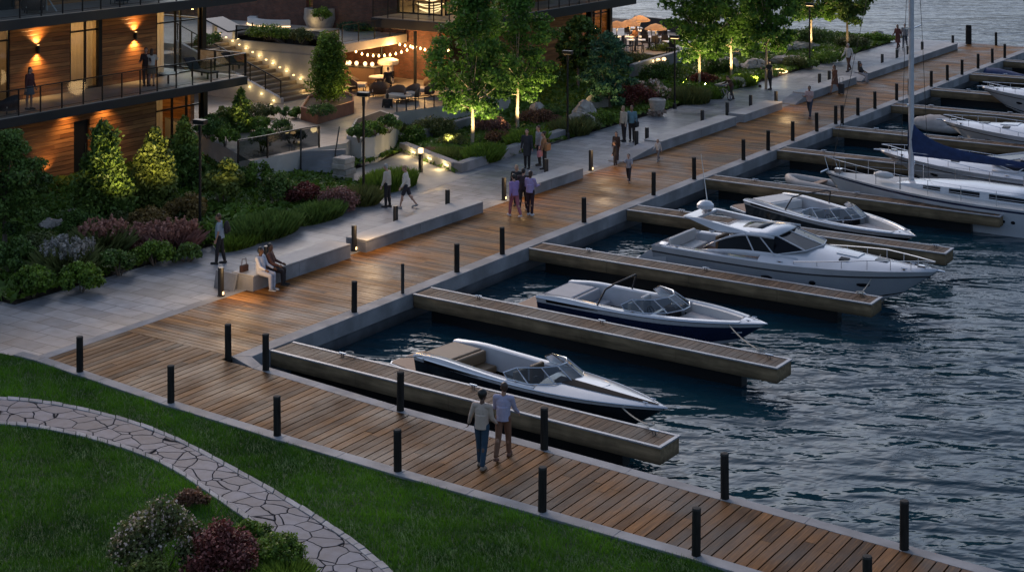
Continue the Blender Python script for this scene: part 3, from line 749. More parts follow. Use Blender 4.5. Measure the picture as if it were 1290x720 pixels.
TS=[0,.06,.13,.2,.28,.36,.44,.52,.6,.67,.74,.8,.85,.9,.94,.97,.99,1.0]

def runabout(loc,rz,label,L,B,bandmat,vinyl,style,PL=1.25):
    t=thing('motorboat',label,'motorboat',loc,rz)
    h=Hull(L,B,.82,.92,.3,full=.42,p=2.3,chine=.84,bowrake=.13,flare=.3)
    m=h.bottom(TS); tr=h.transom(); m.add(tr.v,tr.f)
    hb=m.build('hull_bottom',Mt['gel'] if style=='bowrider' else Mt['gel_black'],t,smooth=50)
    a,b=(.08,.86) if style=='sport' else (.16,.80)
    h.topside(0,a,TS,2).build('lower_hull',Mt['gel'] if style=='bowrider' else Mt['gel_black'],t,smooth=50)
    h.topside(a,b,TS,4).build('hull_band',bandmat,t,smooth=50)
    h.topside(b,1,TS,4).build('topside',Mt['gel'],t,smooth=50)
    m=MB(); rub=[h.pt(q,.985,-1) for q in TS]+[h.pt(q,.985,1) for q in TS[::-1]]
    m.tube([(p[0]+(.015 if abs(p[1])<.01 else 0),p[1]*1.008,p[2]) for p in rub],.022,5); m.build('rub_rail',Mt['steel'],t,smooth=True)
    tc0,tc1=.09,.55
    zf=.10
    
    up=lambda q:.07*max(0,1-max(0,q-.16)/.30)**1.3*min(1,max(q-.0,0)/.10)
    for s_ in (-1,1): sidedeck(h,.0,tc1,18,.27,.56,0,up,(s_,)).build('side_deck',Mt['gel'],t,smooth=45)
    x0,x1=h.x(tc0,1),h.x(tc1,1)
    m=MB(); m.bb(x0-.05,x1+.3,-B/2+.28,B/2-.28,zf,zf+.03); m.build('cockpit_sole',vinyl if style=='sport' else Mt['vinyl_grey'],t)
    # sun pad over the engine, then the swim platform
    m=MB(); z=h.sheer(0); m.bb(.02,x0+.05,-B/2*.70,B/2*.70,.12,z-.04); m.build('engine_hatch',Mt['gel'],t,bevel=.05)
    m=MB(); m.bb(.10,x0+.42,-B/2*.62,B/2*.62,z-.035,z+.05); m.build('sun_pad',vinyl,t,bevel=.04)
    m=MB(); m.prism([(-PL,-B/2*.55),(-PL+.14,-B/2*.74),(0,-B/2*.86),(0,B/2*.86),(-PL+.14,B/2*.74),(-PL,B/2*.55)],.22,.32); pf=m.build('swim_platform',Mt['gel'],t,bevel=.02)
    m=MB(); m.prism([(-PL+.06,-B/2*.52),(-PL+.16,-B/2*.68),(-.03,-B/2*.80),(-.03,B/2*.80),(-PL+.16,B/2*.68),(-PL+.06,B/2*.52)],.321,.335); m.build('platform_mat',Mt['teak'],pf)
    # stern fairings sweeping up from the platform
    # seats
    for (sx,sy,w,d,hb,f) in ((x0+.75,0,B*.62,.5,.34,1),(x1-.75,-B*.17,.52,.5,.48,1),(x1-.75,B*.17,.52,.5,.48,1)):
        m=MB(); seat(m,sx,sy,zf+.22,w,d,hb,f); m.bb(sx-.2,sx+.2,sy-w*.35,sy+w*.35,zf+.03,zf+.22); m.build('seat',vinyl if sx<x1-1 or style=='sport' else Mt['vinyl_white'],t,bevel=.045)
    m=MB(); m.box((x1-.05,-B*.19,zf+.52),(.34,.6,.42)); m.build('dashboard',Mt['dark_fabric'],t,bevel=.05); m=MB(); m.box((x1-.05,B*.19,zf+.52),(.34,.6,.42)); m.build('dashboard',Mt['dark_fabric'],t,bevel=.05)
    m=MB(); M=Matrix.Rotation(R(62),3,'Y'); pts=[Vector((x1-.32,-B*.19,zf+.70))+M@Vector((.17*math.cos(q),.17*math.sin(q),0)) for q in [i*math.pi/8 for i in range(17)]]
    m.tube(pts,.016,5); m.tube([pts[0],pts[8]],.012,5); m.tube([pts[4],pts[12]],.012,5); m.build('steering_wheel',Mt['black_metal'],t)
    # foredeck
    if style=='sport':
        m=deck(h,tc1,1.0,16,lambda q:.16*(1-((q-tc1)/(1-tc1))**1.5)+.02); m.build('foredeck',Mt['gel'],t,smooth=60)
        # dark wedge painted as an inlay panel over the crown of the foredeck
        m=MB(); rows=[]
        for i in range(13):
            q=tc1+.035+(.965-tc1-.03)*i/12; hw=h.half(q); cr=.16*(1-((q-tc1)/(1-tc1))**1.5)+.02
            rows.append([(h.x(q,1),hw*f,h.sheer(q)+.02+cr*(1-f*f)) for f in (-.50,-.38,-.26,-.15)])
        m.grid(rows,flip=True); m.build('deck_stripe',Mt['matt_black'],t,smooth=60)
        m=MB(); m.box((h.x(.72,1),0,h.sheer(.72)+.125),(.5,.5,.03)); m.build('deck_hatch',Mt['gel'],t,bevel=.012)
    else:
        [sidedeck(h,tc1,.90,10,.22,.34,0,lambda q:0.0,(s_,)).build('bow_coaming',Mt['gel'],t,smooth=45) for s_ in (-1,1)]
        m=deck(h,.895,1.0,6,lambda q:.05*(1-q)/.1); m.build('foredeck',Mt['gel'],t,smooth=60)
        m=MB(); rows=[]
        for i in range(8):
            q=tc1+.06+(.88-tc1-.06)*i/7; hw=max(h.half(q)-.24,.05); rows.append([(h.x(q,1),-hw,h.sheer(q)-.22),(h.x(q,1),hw,h.sheer(q)-.22)])
        m.grid(rows,flip=True); m.build('bow_seat',Mt['vinyl_grey'],t)
        m=MB()
        for sd_ in (-1,1):
            rows=[]
            for i in range(8):
                q=tc1+.06+(.88-tc1-.06)*i/7; hw=max(h.half(q)-.235,.04); rows.append([(h.x(q,1),sd_*hw,h.sheer(q)-.23),(h.x(q,1),sd_*hw*.98,h.sheer(q)+.02),(h.x(q,1),sd_*max(hw-.1,.0),h.sheer(q)+.0),(h.x(q,1),sd_*max(hw-.13,0),h.sheer(q)-.22)])
            m.grid(rows,flip=sd_>0)
        m.build('bow_backrest',Mt['vinyl_white'],t,smooth=40)
        for q0,q1 in ((-h.half(tc1)+.2,-.28),(.28,h.half(tc1)-.2)):
            m=MB(); m.bb(x1-.03,x1+.12,q0,q1,.15,h.sheer(tc1)+.06); m.build('bulkhead',Mt['gel'],t,bevel=.03)
    for s_ in (-1,1):
        m=MB(); rows=[]
        for i in range(6):
            q=.05+.26*i/5; hh=.90+.01*i/5; wv=.08*(1-(i/5)**2)+.02
            a_=h.pt(q,hh-wv*.5,s_); b_=h.pt(q,hh+wv*.5,s_); rows.append([(a_[0],a_[1]+s_*.006,a_[2]),(b_[0],b_[1]+s_*.006,b_[2])])
        m.grid(rows,flip=s_<0); m.build('side_vent',Mt['matt_black'],t,smooth=50)
    # windscreen
    zs=lambda q:h.sheer(q)+.05
    e=lambda q,ins,s:(h.x(q,1),s*(h.half(q)-ins),zs(q))
    cx=h.x(tc1+.09,1)
    zc=h.sheer(tc1+.1)+(.14 if style=='sport' else .08)
    base=[e(.43,.12,-1),e(.52,.13,-1),(cx-.28,-h.half(tc1)*.62,zc-.02),(cx,-.22,zc),(cx,.22,zc),(cx-.28,h.half(tc1)*.62,zc-.02),e(.52,.13,1),e(.43,.12,1)]
    screen(t,base,.29,.52)
    if style!='sport':
        m=MB(); pts=[e(.30,.10,-1),(h.x(.33,1),-B/2*.80,zs(.33)+.50),(h.x(.35,1),-B/2*.55,zs(.33)+.62),(h.x(.35,1),B/2*.55,zs(.33)+.62),(h.x(.33,1),B/2*.80,zs(.33)+.50),e(.30,.10,1)]
        m.tube(pts,.028,6); m.build('tower_hoop',Mt['dark_metal'],t,smooth=True)
    for q in (.12,.47,.93):
        for s in (-1,1):
            p=e(q,.09,s); m=MB(); m.capsule((p[0]-.07,p[1],p[2]+.03),(p[0]+.07,p[1],p[2]+.03),.013,.013,5); m.box((p[0],p[1],p[2]+.01),(.05,.03,.03)); m.build('cleat',Mt['steel'],t)
    m=MB(); s0=h.pt(1,.8,1); m.box((s0[0]-.05,0,s0[2]),(.05,.05,.07)); m.build('bow_eye',Mt['steel'],t)
    return t
def boatfit(ste,bow,zst,zbow):
    a=at(*ste,zst); b=at(*bow,zbow); return a,b
# waterline z; stern / bow points read from the survey
def place(ste,bow,zs,zb,plat):
    a=at(*ste,WL+zs); b=at(*bow,WL+zb); L=math.hypot(b[0]-a[0],b[1]-a[1]); ang=math.atan2(b[1]-a[1],b[0]-a[0])
    return a,b,L-plat,ang
a,b,Lh,ang=place((510,451),(841,513),.25,.93,1.25)
runabout((a[0]+1.25*math.cos(ang),a[1]+1.25*math.sin(ang)+.0,WL),ang,'sleek white speedboat with black lower hull and tan seats, moored by the first pier',Lh,2.05,Mt['gel_black'],Mt['vinyl_tan'],'sport')
a,b,Lh,ang=place((664,379),(967,407),.25,.93,1.05)
runabout((a[0]+1.05*math.cos(ang),a[1]+1.05*math.sin(ang),WL),ang,'white open-bow motorboat with a broad navy hull band and grey seats',Lh,2.4,Mt['gel_navy'],Mt['vinyl_grey'],'bowrider',1.05)

def cruiser(loc,rz,label,L,B,name='motor_cruiser',hullmat='gel_grey',dark='gel_black',arch=True,detail=True,hardtop=True):
    t=thing(name,label,'motor cruiser',loc,rz)
    h=Hull(L,B,1.05,1.30,.4,full=.46,p=2.1,chine=.84,bowrake=.13,flare=.35,sternw=.9)
    m=h.bottom(TS); tr=h.transom(); m.add(tr.v,tr.f); m.build('hull_bottom',Mt['gel'],t,smooth=50)
    h.topside(0,.07,TS,1).build('lower_hull',Mt['gel'],t,smooth=50)
    h.topside(.07,.13,TS,1).build('hull_stripe',Mt[dark],t,smooth=50)
    h.topside(.13,.80,TS,5).build('hull_side',Mt[hullmat],t,smooth=50)
    h.topside(.80,1,TS,3,.0).build('gunwale',Mt['gel'],t,smooth=50)
    m=MB(); rub=[h.pt(q,.80,-1) for q in TS]+[h.pt(q,.80,1) for q in TS[::-1]]; m.tube([(p[0],p[1]*1.006,p[2]) for p in rub],.025,5); m.build('rub_rail',Mt['dark_metal'],t,smooth=True)
    # portholes
    for q in (.45,.62,.80):
        for s in (-1,1):
            p=h.pt(q,.55,s); p2=h.pt(q+.01,.55,s); d=Vector(p2)-Vector(p); d.normalize()
            m=MB(); M=Matrix.Rotation(math.atan2(d.y,d.x),3,'Z')
            m.ball((p[0],p[1]+s*.0,p[2]),(.22 if q!=.62 else .12,.035,.075),12,6,M=M); m.build('porthole',Mt['darkglass'],t,smooth=True)
    # swim platform + stern quarter
    m=MB(); m.prism([(-.95,-B/2*.55),(-.75,-B/2*.80),(.02,-B/2*.9),(.02,B/2*.9),(-.75,B/2*.80),(-.95,B/2*.55)],.22,.36); m.build('swim_platform',Mt['gel'],t,bevel=.03)
    for s in (-1,1):
        m=MB(); m.add([(-.8,s*B/2*.78,.36),(.55,s*B/2*.86,.36),(.55,s*B/2*.86,1.10),(.25,s*B/2*.86,1.12),(-.8,s*B/2*.66,.36),(.55,s*B/2*.74,.36),(.55,s*B/2*.72,1.16),(.25,s*B/2*.72,1.16)],[(0,1,2,3),(7,6,5,4),(3,2,6,7),(0,3,7,4),(1,5,6,2)] if s<0 else [(3,2,1,0),(4,5,6,7),(7,6,2,3),(4,7,3,0),(2,6,5,1)])
        m.build('stern_wing',Mt['gel'],t,smooth=40)
    # side decks and cockpit
    [sidedeck(h,.04,.42,8,.34,.55,0,lambda q:0.0,(s_,)).build('side_deck',Mt['gel'],t,smooth=45) for s_ in (-1,1)]
    m=MB(); m.bb(.2,L*.40,-B/2+.35,B/2-.35,.62,.66); m.build('cockpit_sole',Mt['teak'],t)
    m=MB(); seat(m,.75,0,.66,B*.62,.6,.40,1); m.build('stern_seat',Mt['vinyl_white'],t,bevel=.05)
    m=MB(); seat(m,2.0,.55,.66,.9,.5,.45,1); m.build('helm_seat',Mt['vinyl_tan'],t,bevel=.05)
    # foredeck with the coachroof swelling toward the screen
    hump=lambda q:.10+.42*max(0,1-max(0,(q-.50))/.42)**1.3
    m=deck(h,.42,1.0,22,hump); m.build('foredeck',Mt['gel'],t,smooth=60)
    def dz(q,f): return h.sheer(q)+hump(q)*(1-f*f)
    for (q0,q1,f0,f1,nm,mt) in ((.66,.735,-.26,.26,'deck_hatch','gel'),(.79,.83,-.2,.2,'deck_hatch','darkglass'),(.685,.715,.42,.6,'deck_hatch','darkglass'),(.685,.715,-.6,-.42,'deck_hatch','darkglass')):
        m=MB(); rows=[]
        for i in range(4):
            q=q0+(q1-q0)*i/3; hw=h.half(q); rows.append([(h.x(q,1),hw*(f0+(f1-f0)*k/3),dz(q,f0+(f1-f0)*k/3)+.03) for k in range(4)])
        m.grid(rows,flip=True); o=m.build(nm,Mt[mt],t,solid=.04)
    # bow rail
    for s in (-1,1):
        pts=[h.edge(q,.10,s,.02) for q in (.55,.63,.71,.79,.86,.92,.96)]
        m=MB(); top=[(p[0],p[1],p[2]+(.10+.20*min(1,i/3))) for i,p in enumerate(pts)]; m.tube([pts[0]]+top+[h.edge(.99,.02,s,.3)],.016,5)
        for p,q in zip(pts[1:],top[1:]): m.tube([p,q],.012,5)
        m.build('bow_rail',Mt['steel'],t,smooth=True)
    m=MB(); m.capsule((L*.97,0,h.sheer(.97)+.06),(L*1.02,0,h.sheer(1)+.03),.05,.03,6); m.box((L*.945,0,h.sheer(.95)+.09),(.25,.14,.12)); m.build('anchor_roller',Mt['steel'],t)
    # superstructure: side walls with long arched windows, raked screen, hardtop
    xa,xf=h.x(.19,1),h.x(.555,1)      # aft foot of the arch, foot of the screen
    ztop=h.sheer(.4)+.80
    W=lambda q:h.half(q)-.30
    prof=[] # lower edge and roof edge along the side
    n=12; lo=[];hi=[]
    for i in range(n+1):
        f=i/n; q=.19+(.555-.19)*f; x=h.x(q,1); w_=W(q)
        lo.append((x,w_,h.sheer(q)+.02+.10*f))
        up=math.sin(min(1,f/.55)*math.pi/2)
        zt=h.sheer(q)+.10+(ztop-h.sheer(q)-.10)*up if f<.78 else ztop-(ztop-(h.sheer(q)+.42))*((f-.78)/.22)**1.0
        hi.append((x,w_*(.86 if f<.78 else .86+.10*(f-.78)/.22),zt))
    for s in (-1,1):
        m=MB(); rows=[[ (a[0],s*a[1],a[2]),(a[0]*.75+b[0]*.25,s*(a[1]*.75+b[1]*.25),a[2]*.75+b[2]*.25)] for a,b in zip(lo,hi)]
        m.grid(rows,flip=s>0)
        # band above the window
        rows=[[(a[0]*.12+b[0]*.88,s*(a[1]*.12+b[1]*.88),a[2]*.12+b[2]*.88),(b[0],s*b[1],b[2])] for a,b in zip(lo[:10],hi[:10])]
        m.grid(rows,flip=s>0); m.build('cabin_side',Mt['gel'],t,smooth=50,solid=.03)
        m=MB(); rows=[[(a[0]*.75+b[0]*.25,s*(a[1]*.75+b[1]*.25)*.992,a[2]*.75+b[2]*.25),(a[0]*.12+b[0]*.88,s*(a[1]*.12+b[1]*.88)*.992,a[2]*.12+b[2]*.88)] for a,b in zip(lo[2:10],hi[2:10])]
        m.grid(rows,flip=s>0); wn=m.build('side_window',Mt['darkglass'],t,smooth=50)
        m=MB(); a,b=lo[7],hi[7]; m.tube([(a[0],s*a[1],a[2]),(b[0]-.5,s*b[1],b[2])],.025,5); m.build('window_bar',Mt['gel'],wn)
    # screen
    f=MB(); yb=W(.50); bx=xf; zb=h.sheer(.555)+.40
    base=[(h.x(.47,1),-W(.47),h.sheer(.47)+.22),(bx+.15,-yb*.72,zb),(bx+.42,0,zb+.06),(bx+.15,yb*.72,zb),(h.x(.47,1),W(.47),h.sheer(.47)+.22)]
    tx=h.x(.44,1)
    top=[(tx-.35,-W(.45)*.86,ztop-.03),(tx+.05,-W(.45)*.6,ztop),(tx+.18,0,ztop+.03),(tx+.05,W(.45)*.6,ztop),(tx-.35,W(.45)*.86,ztop-.03)]
    f.tube(base,.022,5); f.tube(top,.03,5)
    for p,q in zip(base,top): f.tube([p,q],.024,5)
    wf=f.build('windshield',Mt['gel'],t,smooth=True)
    for i in range(4):
        g=MB(); panel(g,base[i],base[i+1],top[i+1],top[i]); g.build('pane',Mt['darkglass'] if i in(0,3) else Mt['smoked'],wf)
    # hardtop
    if hardtop:
        rows=[]; q0=.24
        for i in range(9):
            ff=i/8; q=.24+(.445-.24)*ff; x=h.x(q,1)+(.18 if i==8 else 0); w_=W(q)*.88*(1 if i<8 else .72); zt=ztop-(.10*(1-ff)**2)
            rows.append([(x+(0.15*(1-(k/4)**2) if i==8 else 0),w_*k/4,zt+.09*(1-(k/4)**2)) for k in range(-4,5)])
        m=MB(); m.grid(rows,flip=True); m.build('hardtop',Mt['gel'],t,smooth=50,solid=.06)
        m=MB(); m.grid([[(p[0],p[1]*.62,p[2]+.035) for p in r] for r in rows[3:7]],flip=True); m.build('sunroof',Mt['darkglass'],t,smooth=50,solid=.02)
    if arch:
        m=MB(); xa0=h.x(.20,1)
        for s in (-1,1):
            y=s*W(.25)*.86
            vs=[(h.x(.25,1),y,ztop-.16),(h.x(.39,1),y,ztop-.02),(xa0-.46,y*.84,ztop+.20),(xa0-1.0,y*.84,ztop+.18)]
            vs=vs+[(a,b-s*.16,c) for a,b,c in vs]; fs=[(0,1,2,3),(7,6,5,4),(0,4,5,1),(1,5,6,2),(2,6,7,3),(3,7,4,0)]
            m.add(vs,fs if s<0 else [q[::-1] for q in fs])
        m.bb(xa0-.99,xa0-.46,-W(.25)*.72+.1,W(.25)*.72-.1,ztop+.10,ztop+.198)
        ar=m.build('radar_arch',Mt['gel'],t,bevel=.02)
        m=MB(); m.lathe([(.02,ztop+.20),(.14,ztop+.34),(.30,ztop+.40),(.30,ztop+.52),(.2,ztop+.62),(.01,ztop+.66)],(xa0-.5,-.1),16); m.build('radar_dome',Mt['gel'],ar,smooth=40)
        m=MB(); m.tube([(xa0-.75,.6,ztop+.19),(xa0-1.05,.62,ztop+2.1)],[.02,.008],5); m.build('antenna',Mt['white_paint'],ar)
        m=MB(); m.capsule((xa0-.75,.25,ztop+.28),(xa0-.5,.25,ztop+.28),.07,.09,8); m.build('horn',Mt['steel'],ar)
    for q in (.1,.5,.9):
        for s in (-1,1):
            p=h.edge(q,.1,s,.06); m=MB(); m.capsule((p[0]-.1,p[1],p[2]+.03),(p[0]+.1,p[1],p[2]+.03),.018,.018,5); m.box((p[0],p[1],p[2]),(.08,.04,.06)); m.build('cleat',Mt['steel'],t)
    return t
a,b,Lh,ang=place((815,320),(1182,343),.3,1.28,.95)
cruiser((a[0]+.95*math.cos(ang),a[1]+.95*math.sin(ang),WL),ang,'large silver-grey motor cruiser with hardtop, radar arch and long dark side windows',Lh,3.0)
# ---------------------------------------------------------------- more boats
a,b,Lh,ang=place((952,260),(1154,297),.3,.92,.6)
runabout((a[0]+.6*math.cos(ang),a[1]+.6*math.sin(ang),WL),ang,'white sport boat with black side stripe lying behind the big motor cruiser',Lh,2.5,Mt['gel_black'],Mt['vinyl_white'],'bowrider')
def yacht():
    bow=at(1040,216,WL+1.25); ma=at(1148,222,WL+1.5)
    ang=math.atan2(bow[1]-ma[1],bow[0]-ma[0]); L=12.6; B=3.5
    t=thing('sailing_yacht','white sailing yacht with tall mast and blue sail cover on its boom','sailing yacht',(bow[0]-L*math.cos(ang),bow[1]-L*math.sin(ang),WL),ang)
    h=Hull(L,B,1.05,1.25,.5,full=.45,p=1.9,chine=.9,bowrake=.06,flare=.1,sternw=.72)
    m=h.bottom(TS); tr=h.transom(); m.add(tr.v,tr.f); m.build('hull_bottom',Mt['gel_navy'],t,smooth=50)
    h.topside(0,.86,TS,6).build('topside',Mt['gel'],t,smooth=50)
    h.topside(.86,.93,TS,1).build('sheer_line',Mt['gel_navy'],t,smooth=50)
    h.topside(.93,1,TS,1).build('gunwale',Mt['gel'],t,smooth=50)
    m=deck(h,0.0,1.0,24,lambda q:.06); m.build('deck',MAT('yacht deck paint',(.42,.42,.41),.6,var=.1),t,smooth=60)
    for s in (-1,1):
        for q in (.79,.765,.585,.56,.535,.36,.33):
            p=h.pt(q,.52,s); p2=h.pt(q+.01,.52,s); d=Vector(p2)-Vector(p)
            m=MB(); m.ball((p[0],p[1]+s*.005,p[2]),(.085,.02,.065),12,6,M=Matrix.Rotation(math.atan2(d.y,d.x),3,'Z')); m.build('porthole',Mt['darkglass'],t,smooth=True)
    # coachroof
    X=lambda q:q*L
    m=MB(); rows=[]
    for q,wd,hh in ((.25,1.0,.34),(.36,1.06,.40),(.5,1.02,.38),(.6,.86,.30),(.68,.66,.20),(.74,.45,.03)):
        z=h.sheer(q)+.04; rows.append([(X(q),-wd,z),(X(q),-wd*.93,z+hh*.8),(X(q),-wd*.55,z+hh),(X(q),0,z+hh*1.08),(X(q),wd*.55,z+hh),(X(q),wd*.93,z+hh*.8),(X(q),wd,z)])
    m.grid(rows,flip=True); m.add(rows[0],[tuple(range(7))]); m.build('coachroof',Mt['gel'],t,smooth=40)
    for s in (-1,1):
        for q0,q1 in ((.30,.42),(.45,.55),(.58,.64)):
            m=MB(); r=[]
            for q in (q0,(q0+q1)/2,q1):
                wd=np.interp(q,[.25,.36,.5,.6,.68],[1.0,1.06,1.02,.86,.66]); hh=np.interp(q,[.25,.36,.5,.6,.68],[.34,.40,.38,.30,.20]); z=h.sheer(q)+.04
                r.append([(X(q),s*(wd*.985+.012),z+hh*.22),(X(q),s*(wd*.945+.012),z+hh*.68)])
            m.grid(r,flip=s<0); m.build('cabin_window',Mt['darkglass'],t)
    # cockpit well, wheel, spray hood
    m=MB(); m.bb(X(.04),X(.235),-.95,.95,h.sheer(.1)+.05,h.sheer(.1)+.30); m.build('cockpit_coaming',Mt['gel'],t,bevel=.06)
    m=MB(); m.bb(X(.05),X(.225),-.62,.62,h.sheer(.1)+.302,h.sheer(.1)+.306); m.build('cockpit_well',Mt['teak'],t)
    m=MB(); rows=[]
    for q,hh,wd in ((.30,.02,.9),(.27,.62,.95),(.235,.72,.98),(.21,.64,1.0)):
        z=h.sheer(q)+.46; rows.append([(X(q),wd*math.cos(math.pi*k/8),z-.35+ (hh+.35)*math.sin(math.pi*k/8)**.6) for k in range(9)])
    m.grid(rows); m.build('spray_hood',Mt['cover_blue'],t,smooth=60,solid=.03)
    m=MB(); c=(X(.12),0,h.sheer(.12)+.85); m.tube([(c[0],.45*math.cos(q),c[2]+.45*math.sin(q)) for q in [i*math.pi/8 for i in range(17)]],.018,5); m.tube([(c[0],0,c[2]-.6),(c[0],0,c[2])],.07,6); m.build('steering_wheel',Mt['steel'],t)
    # mast, boom, sail cover, spreaders, stays
    mx=L-math.hypot(bow[0]-ma[0],bow[1]-ma[1]); dk=h.sheer(.6)+.35
    m=MB(); m.tube([(mx,0,dk-.3),(mx,0,17.5)],[.115,.10],12); mast=m.build('mast',MAT('mast alloy',(.50,.50,.52),.35,metal=.25,var=.12),t,smooth=40)
    m=MB(); 
    for z in (7.5,11.5):
        m.tube([(mx-.1,-.9,z+.1),(mx,0,z),(mx-.1,.9,z+.1)],.03,5)
    m.build('spreader',Mt['steel'],mast)
    m=MB(); m.ball((mx,-.13,dk+.55),(.12,.10,.12),10,7); m.ball((mx+.1,.12,4.4),(.05,.04,.06),8,6); m.build('winch',Mt['steel'],mast)
    bl=5.3; bz=dk+1.0
    m=MB(); m.tube([(mx-.1,0,bz),(mx-bl,0,bz-.05)],.065,8); bo=m.build('boom',Mt['steel'],t,smooth=True)
    m=MB(); rows=[]
    for i in range(15):
        f=i/14; x=mx+.12-f*(bl-.1); hh=.22+1.05*math.exp(-f*7)+.30*(1-f); wd=.13+.07*(1-f)+.012*math.sin(i*2.1); z0=bz-.14
        rows.append([(x,wd*.5*math.cos(q)*(1-.35*max(0,math.sin(q))),z0+hh*(.5+.5*math.sin(q))) for q in [math.pi*2*k/12-math.pi/2 for k in range(12)]])
    m.grid(rows,closed=True); m.add(rows[0],[tuple(range(12))]); m.add(rows[-1],[tuple(range(12))[::-1]]); m.build('sail_cover',Mt['cover_blue'],bo,smooth=60)
    def line(a_,b_,nm='stay',r=.011): q=MB(); q.tube([a_,b_],r,4); q.build(nm,Mt['dark_metal'],t)
    line((mx+.1,0,16.9),(L-.25,0,h.sheer(1)+.1)); line((mx-.1,0,17.3),(.15,0,1.2))
    for s in (-1,1):
        line((mx-.1,s*.9,7.6),(mx-.15,s*1.55,1.25)); line((mx-.1,s*.9,7.6),(mx,0,14.5))
    # guard rails
    for s in (-1,1):
        pts=[h.edge(q,.06,s,.03) for q in (.06,.16,.27,.38,.49,.6,.7,.79,.87,.94)]
        m=MB()
        for p in pts: m.tube([p,(p[0],p[1],p[2]+.58)],.013,5)
        m.tube([(p[0],p[1],p[2]+.58) for p in pts],.008,4); m.tube([(p[0],p[1],p[2]+.30) for p in pts],.006,4); m.build('guard_rail',Mt['steel'],t)
    m=MB(); e1=h.edge(.94,.06,-1,.03); e2=h.edge(.94,.06,1,.03); tip=(L+.05,0,h.sheer(1)+.62)
    m.tube([(e1[0],e1[1],e1[2]+.58),tip,(e2[0],e2[1],e2[2]+.58)],.016,5); m.tube([tip,(L-.15,0,h.sheer(1))],.016,5); m.tube([(L*.965,-.32,h.sheer(.97)),(L*.975,-.2,h.sheer(.97)+.6)],.014,5); m.build('pulpit',Mt['steel'],t,smooth=True)
    m=MB(); m.capsule((L-.1,0,h.sheer(1)+.1),(L+.18,0,h.sheer(1)-.05),.05,.06,6); m.build('anchor',Mt['steel'],t); m=MB(); m.box((L-.6,0,h.sheer(.95)+.14),(.3,.25,.16)); m.build('windlass',Mt['steel'],t)
    m=MB(); m.ball((mx+1.0,.45,h.sheer(.7)+.35),(.45,.2,.15),10,6); m.build('sail_bag',Mt['vinyl_white'],t,smooth=True)
    # a second folded cover and cushions left in the cockpit
    m=MB(); rr=random.Random(5)
    for i in range(4): m.ball((X(.20)-.42*i,.25*math.sin(i*2),h.sheer(.1)+.45),(.35,.5,.2),10,6)
    m.build('cockpit_cushions',Mt['cover_blue'],t,smooth=True)
yacht()
def motoryacht(bu,bv,L,B,label,hull='gel',dark='gel_black',arch=False):
    b=at(bu,bv,WL+1.28); ang=math.pi-.02
    cruiser((b[0]-L*math.cos(ang),b[1]-L*math.sin(ang),WL),ang,label,L,B,hullmat=hull,dark=dark,arch=arch)
motoryacht(1108,190,12.5,3.8,'pale motor yacht half hidden behind the sailing yacht',hull='gel',dark='gel_navy')
motoryacht(1186,152,11.5,3.5,'white motor yacht pointing its bow at the quay, just beyond the yacht mast',hull='gel',dark='gel_black')
motoryacht(1236,110,10.5,3.2,'smallest white motor boat with a dark hull stripe, in the far slips',hull='gel',dark='gel_black')
def dinghy(u,v,z,ang,L,label,cover=None,outb=False):
    p=at(u,v,z); t=thing('dinghy',label,'dinghy',(p[0],p[1],WL if z<-.3 else z),ang)
    m=MB(); r=.21
    path=[(-L/2,-.55,.22),(-L/6,-.6,.22),(L/4,-.52,.26),(L/2*.85,-.25,.33),(L/2,0,.36),(L/2*.85,.25,.33),(L/4,.52,.26),(-L/6,.6,.22),(-L/2,.55,.22)]
    m.tube([(*q[:2],q[2]) for q in path],[r*.5]+[r]*7+[r*.5],10); m.build('tube',Mt['rubber'] if cover is None else Mt['tarp'],t,smooth=60)
    m=MB(); m.prism([(-L/2*.9,-.45),(L/4,-.4),(L/2*.8,0),(L/4,.4),(-L/2*.9,.45)],.05,.12); m.box((-L/2*.88,0,.28),(.07,.9,.45)); m.build('floor_board',Mt['dark_fabric'],t)
    m=MB(); m.box((-.1,0,.38),(.28,1.0,.05)); m.build('thwart',Mt['teak'],t)
    if cover:
        m=MB(); rows=[]
        for i in range(9):
            f=i/8; x=-L/2*.98+f*L*1.0; wd=.78*(1-max(0,f-.45)**2*3.0); hh=.30+.32*math.sin(min(1,f*1.4)*math.pi)*.8
            rows.append([(x,wd*math.cos(math.pi*k/8),.28+hh*math.sin(math.pi*k/8)**.8+.03*math.sin(i*3+k*2)) for k in range(9)])
        m.grid(rows); m.build('cover',Mt[cover],t,smooth=60)
    if outb:
        m=MB(); m.box((-L/2-.18,0,.55),(.34,.26,.36)); m.box((-L/2-.12,0,.1),(.12,.1,.7)); m.build('outboard_motor',Mt['dark_metal'],t,bevel=.06)
dinghy(1030,240,WL,math.pi-.1,2.8,'small pinkish inflatable dinghy floating between the pier and the yacht bow',None,True)
dinghy(1188,166,WL,-.25,3.2,'tarpaulin-covered dinghy lying across from the yacht mast','tarp')
dinghy(1262,103,WL,.05,4.2,'small boat under a dark blue cover in the far slips','cover_blue')
# white gull perched on the water side past the first boats

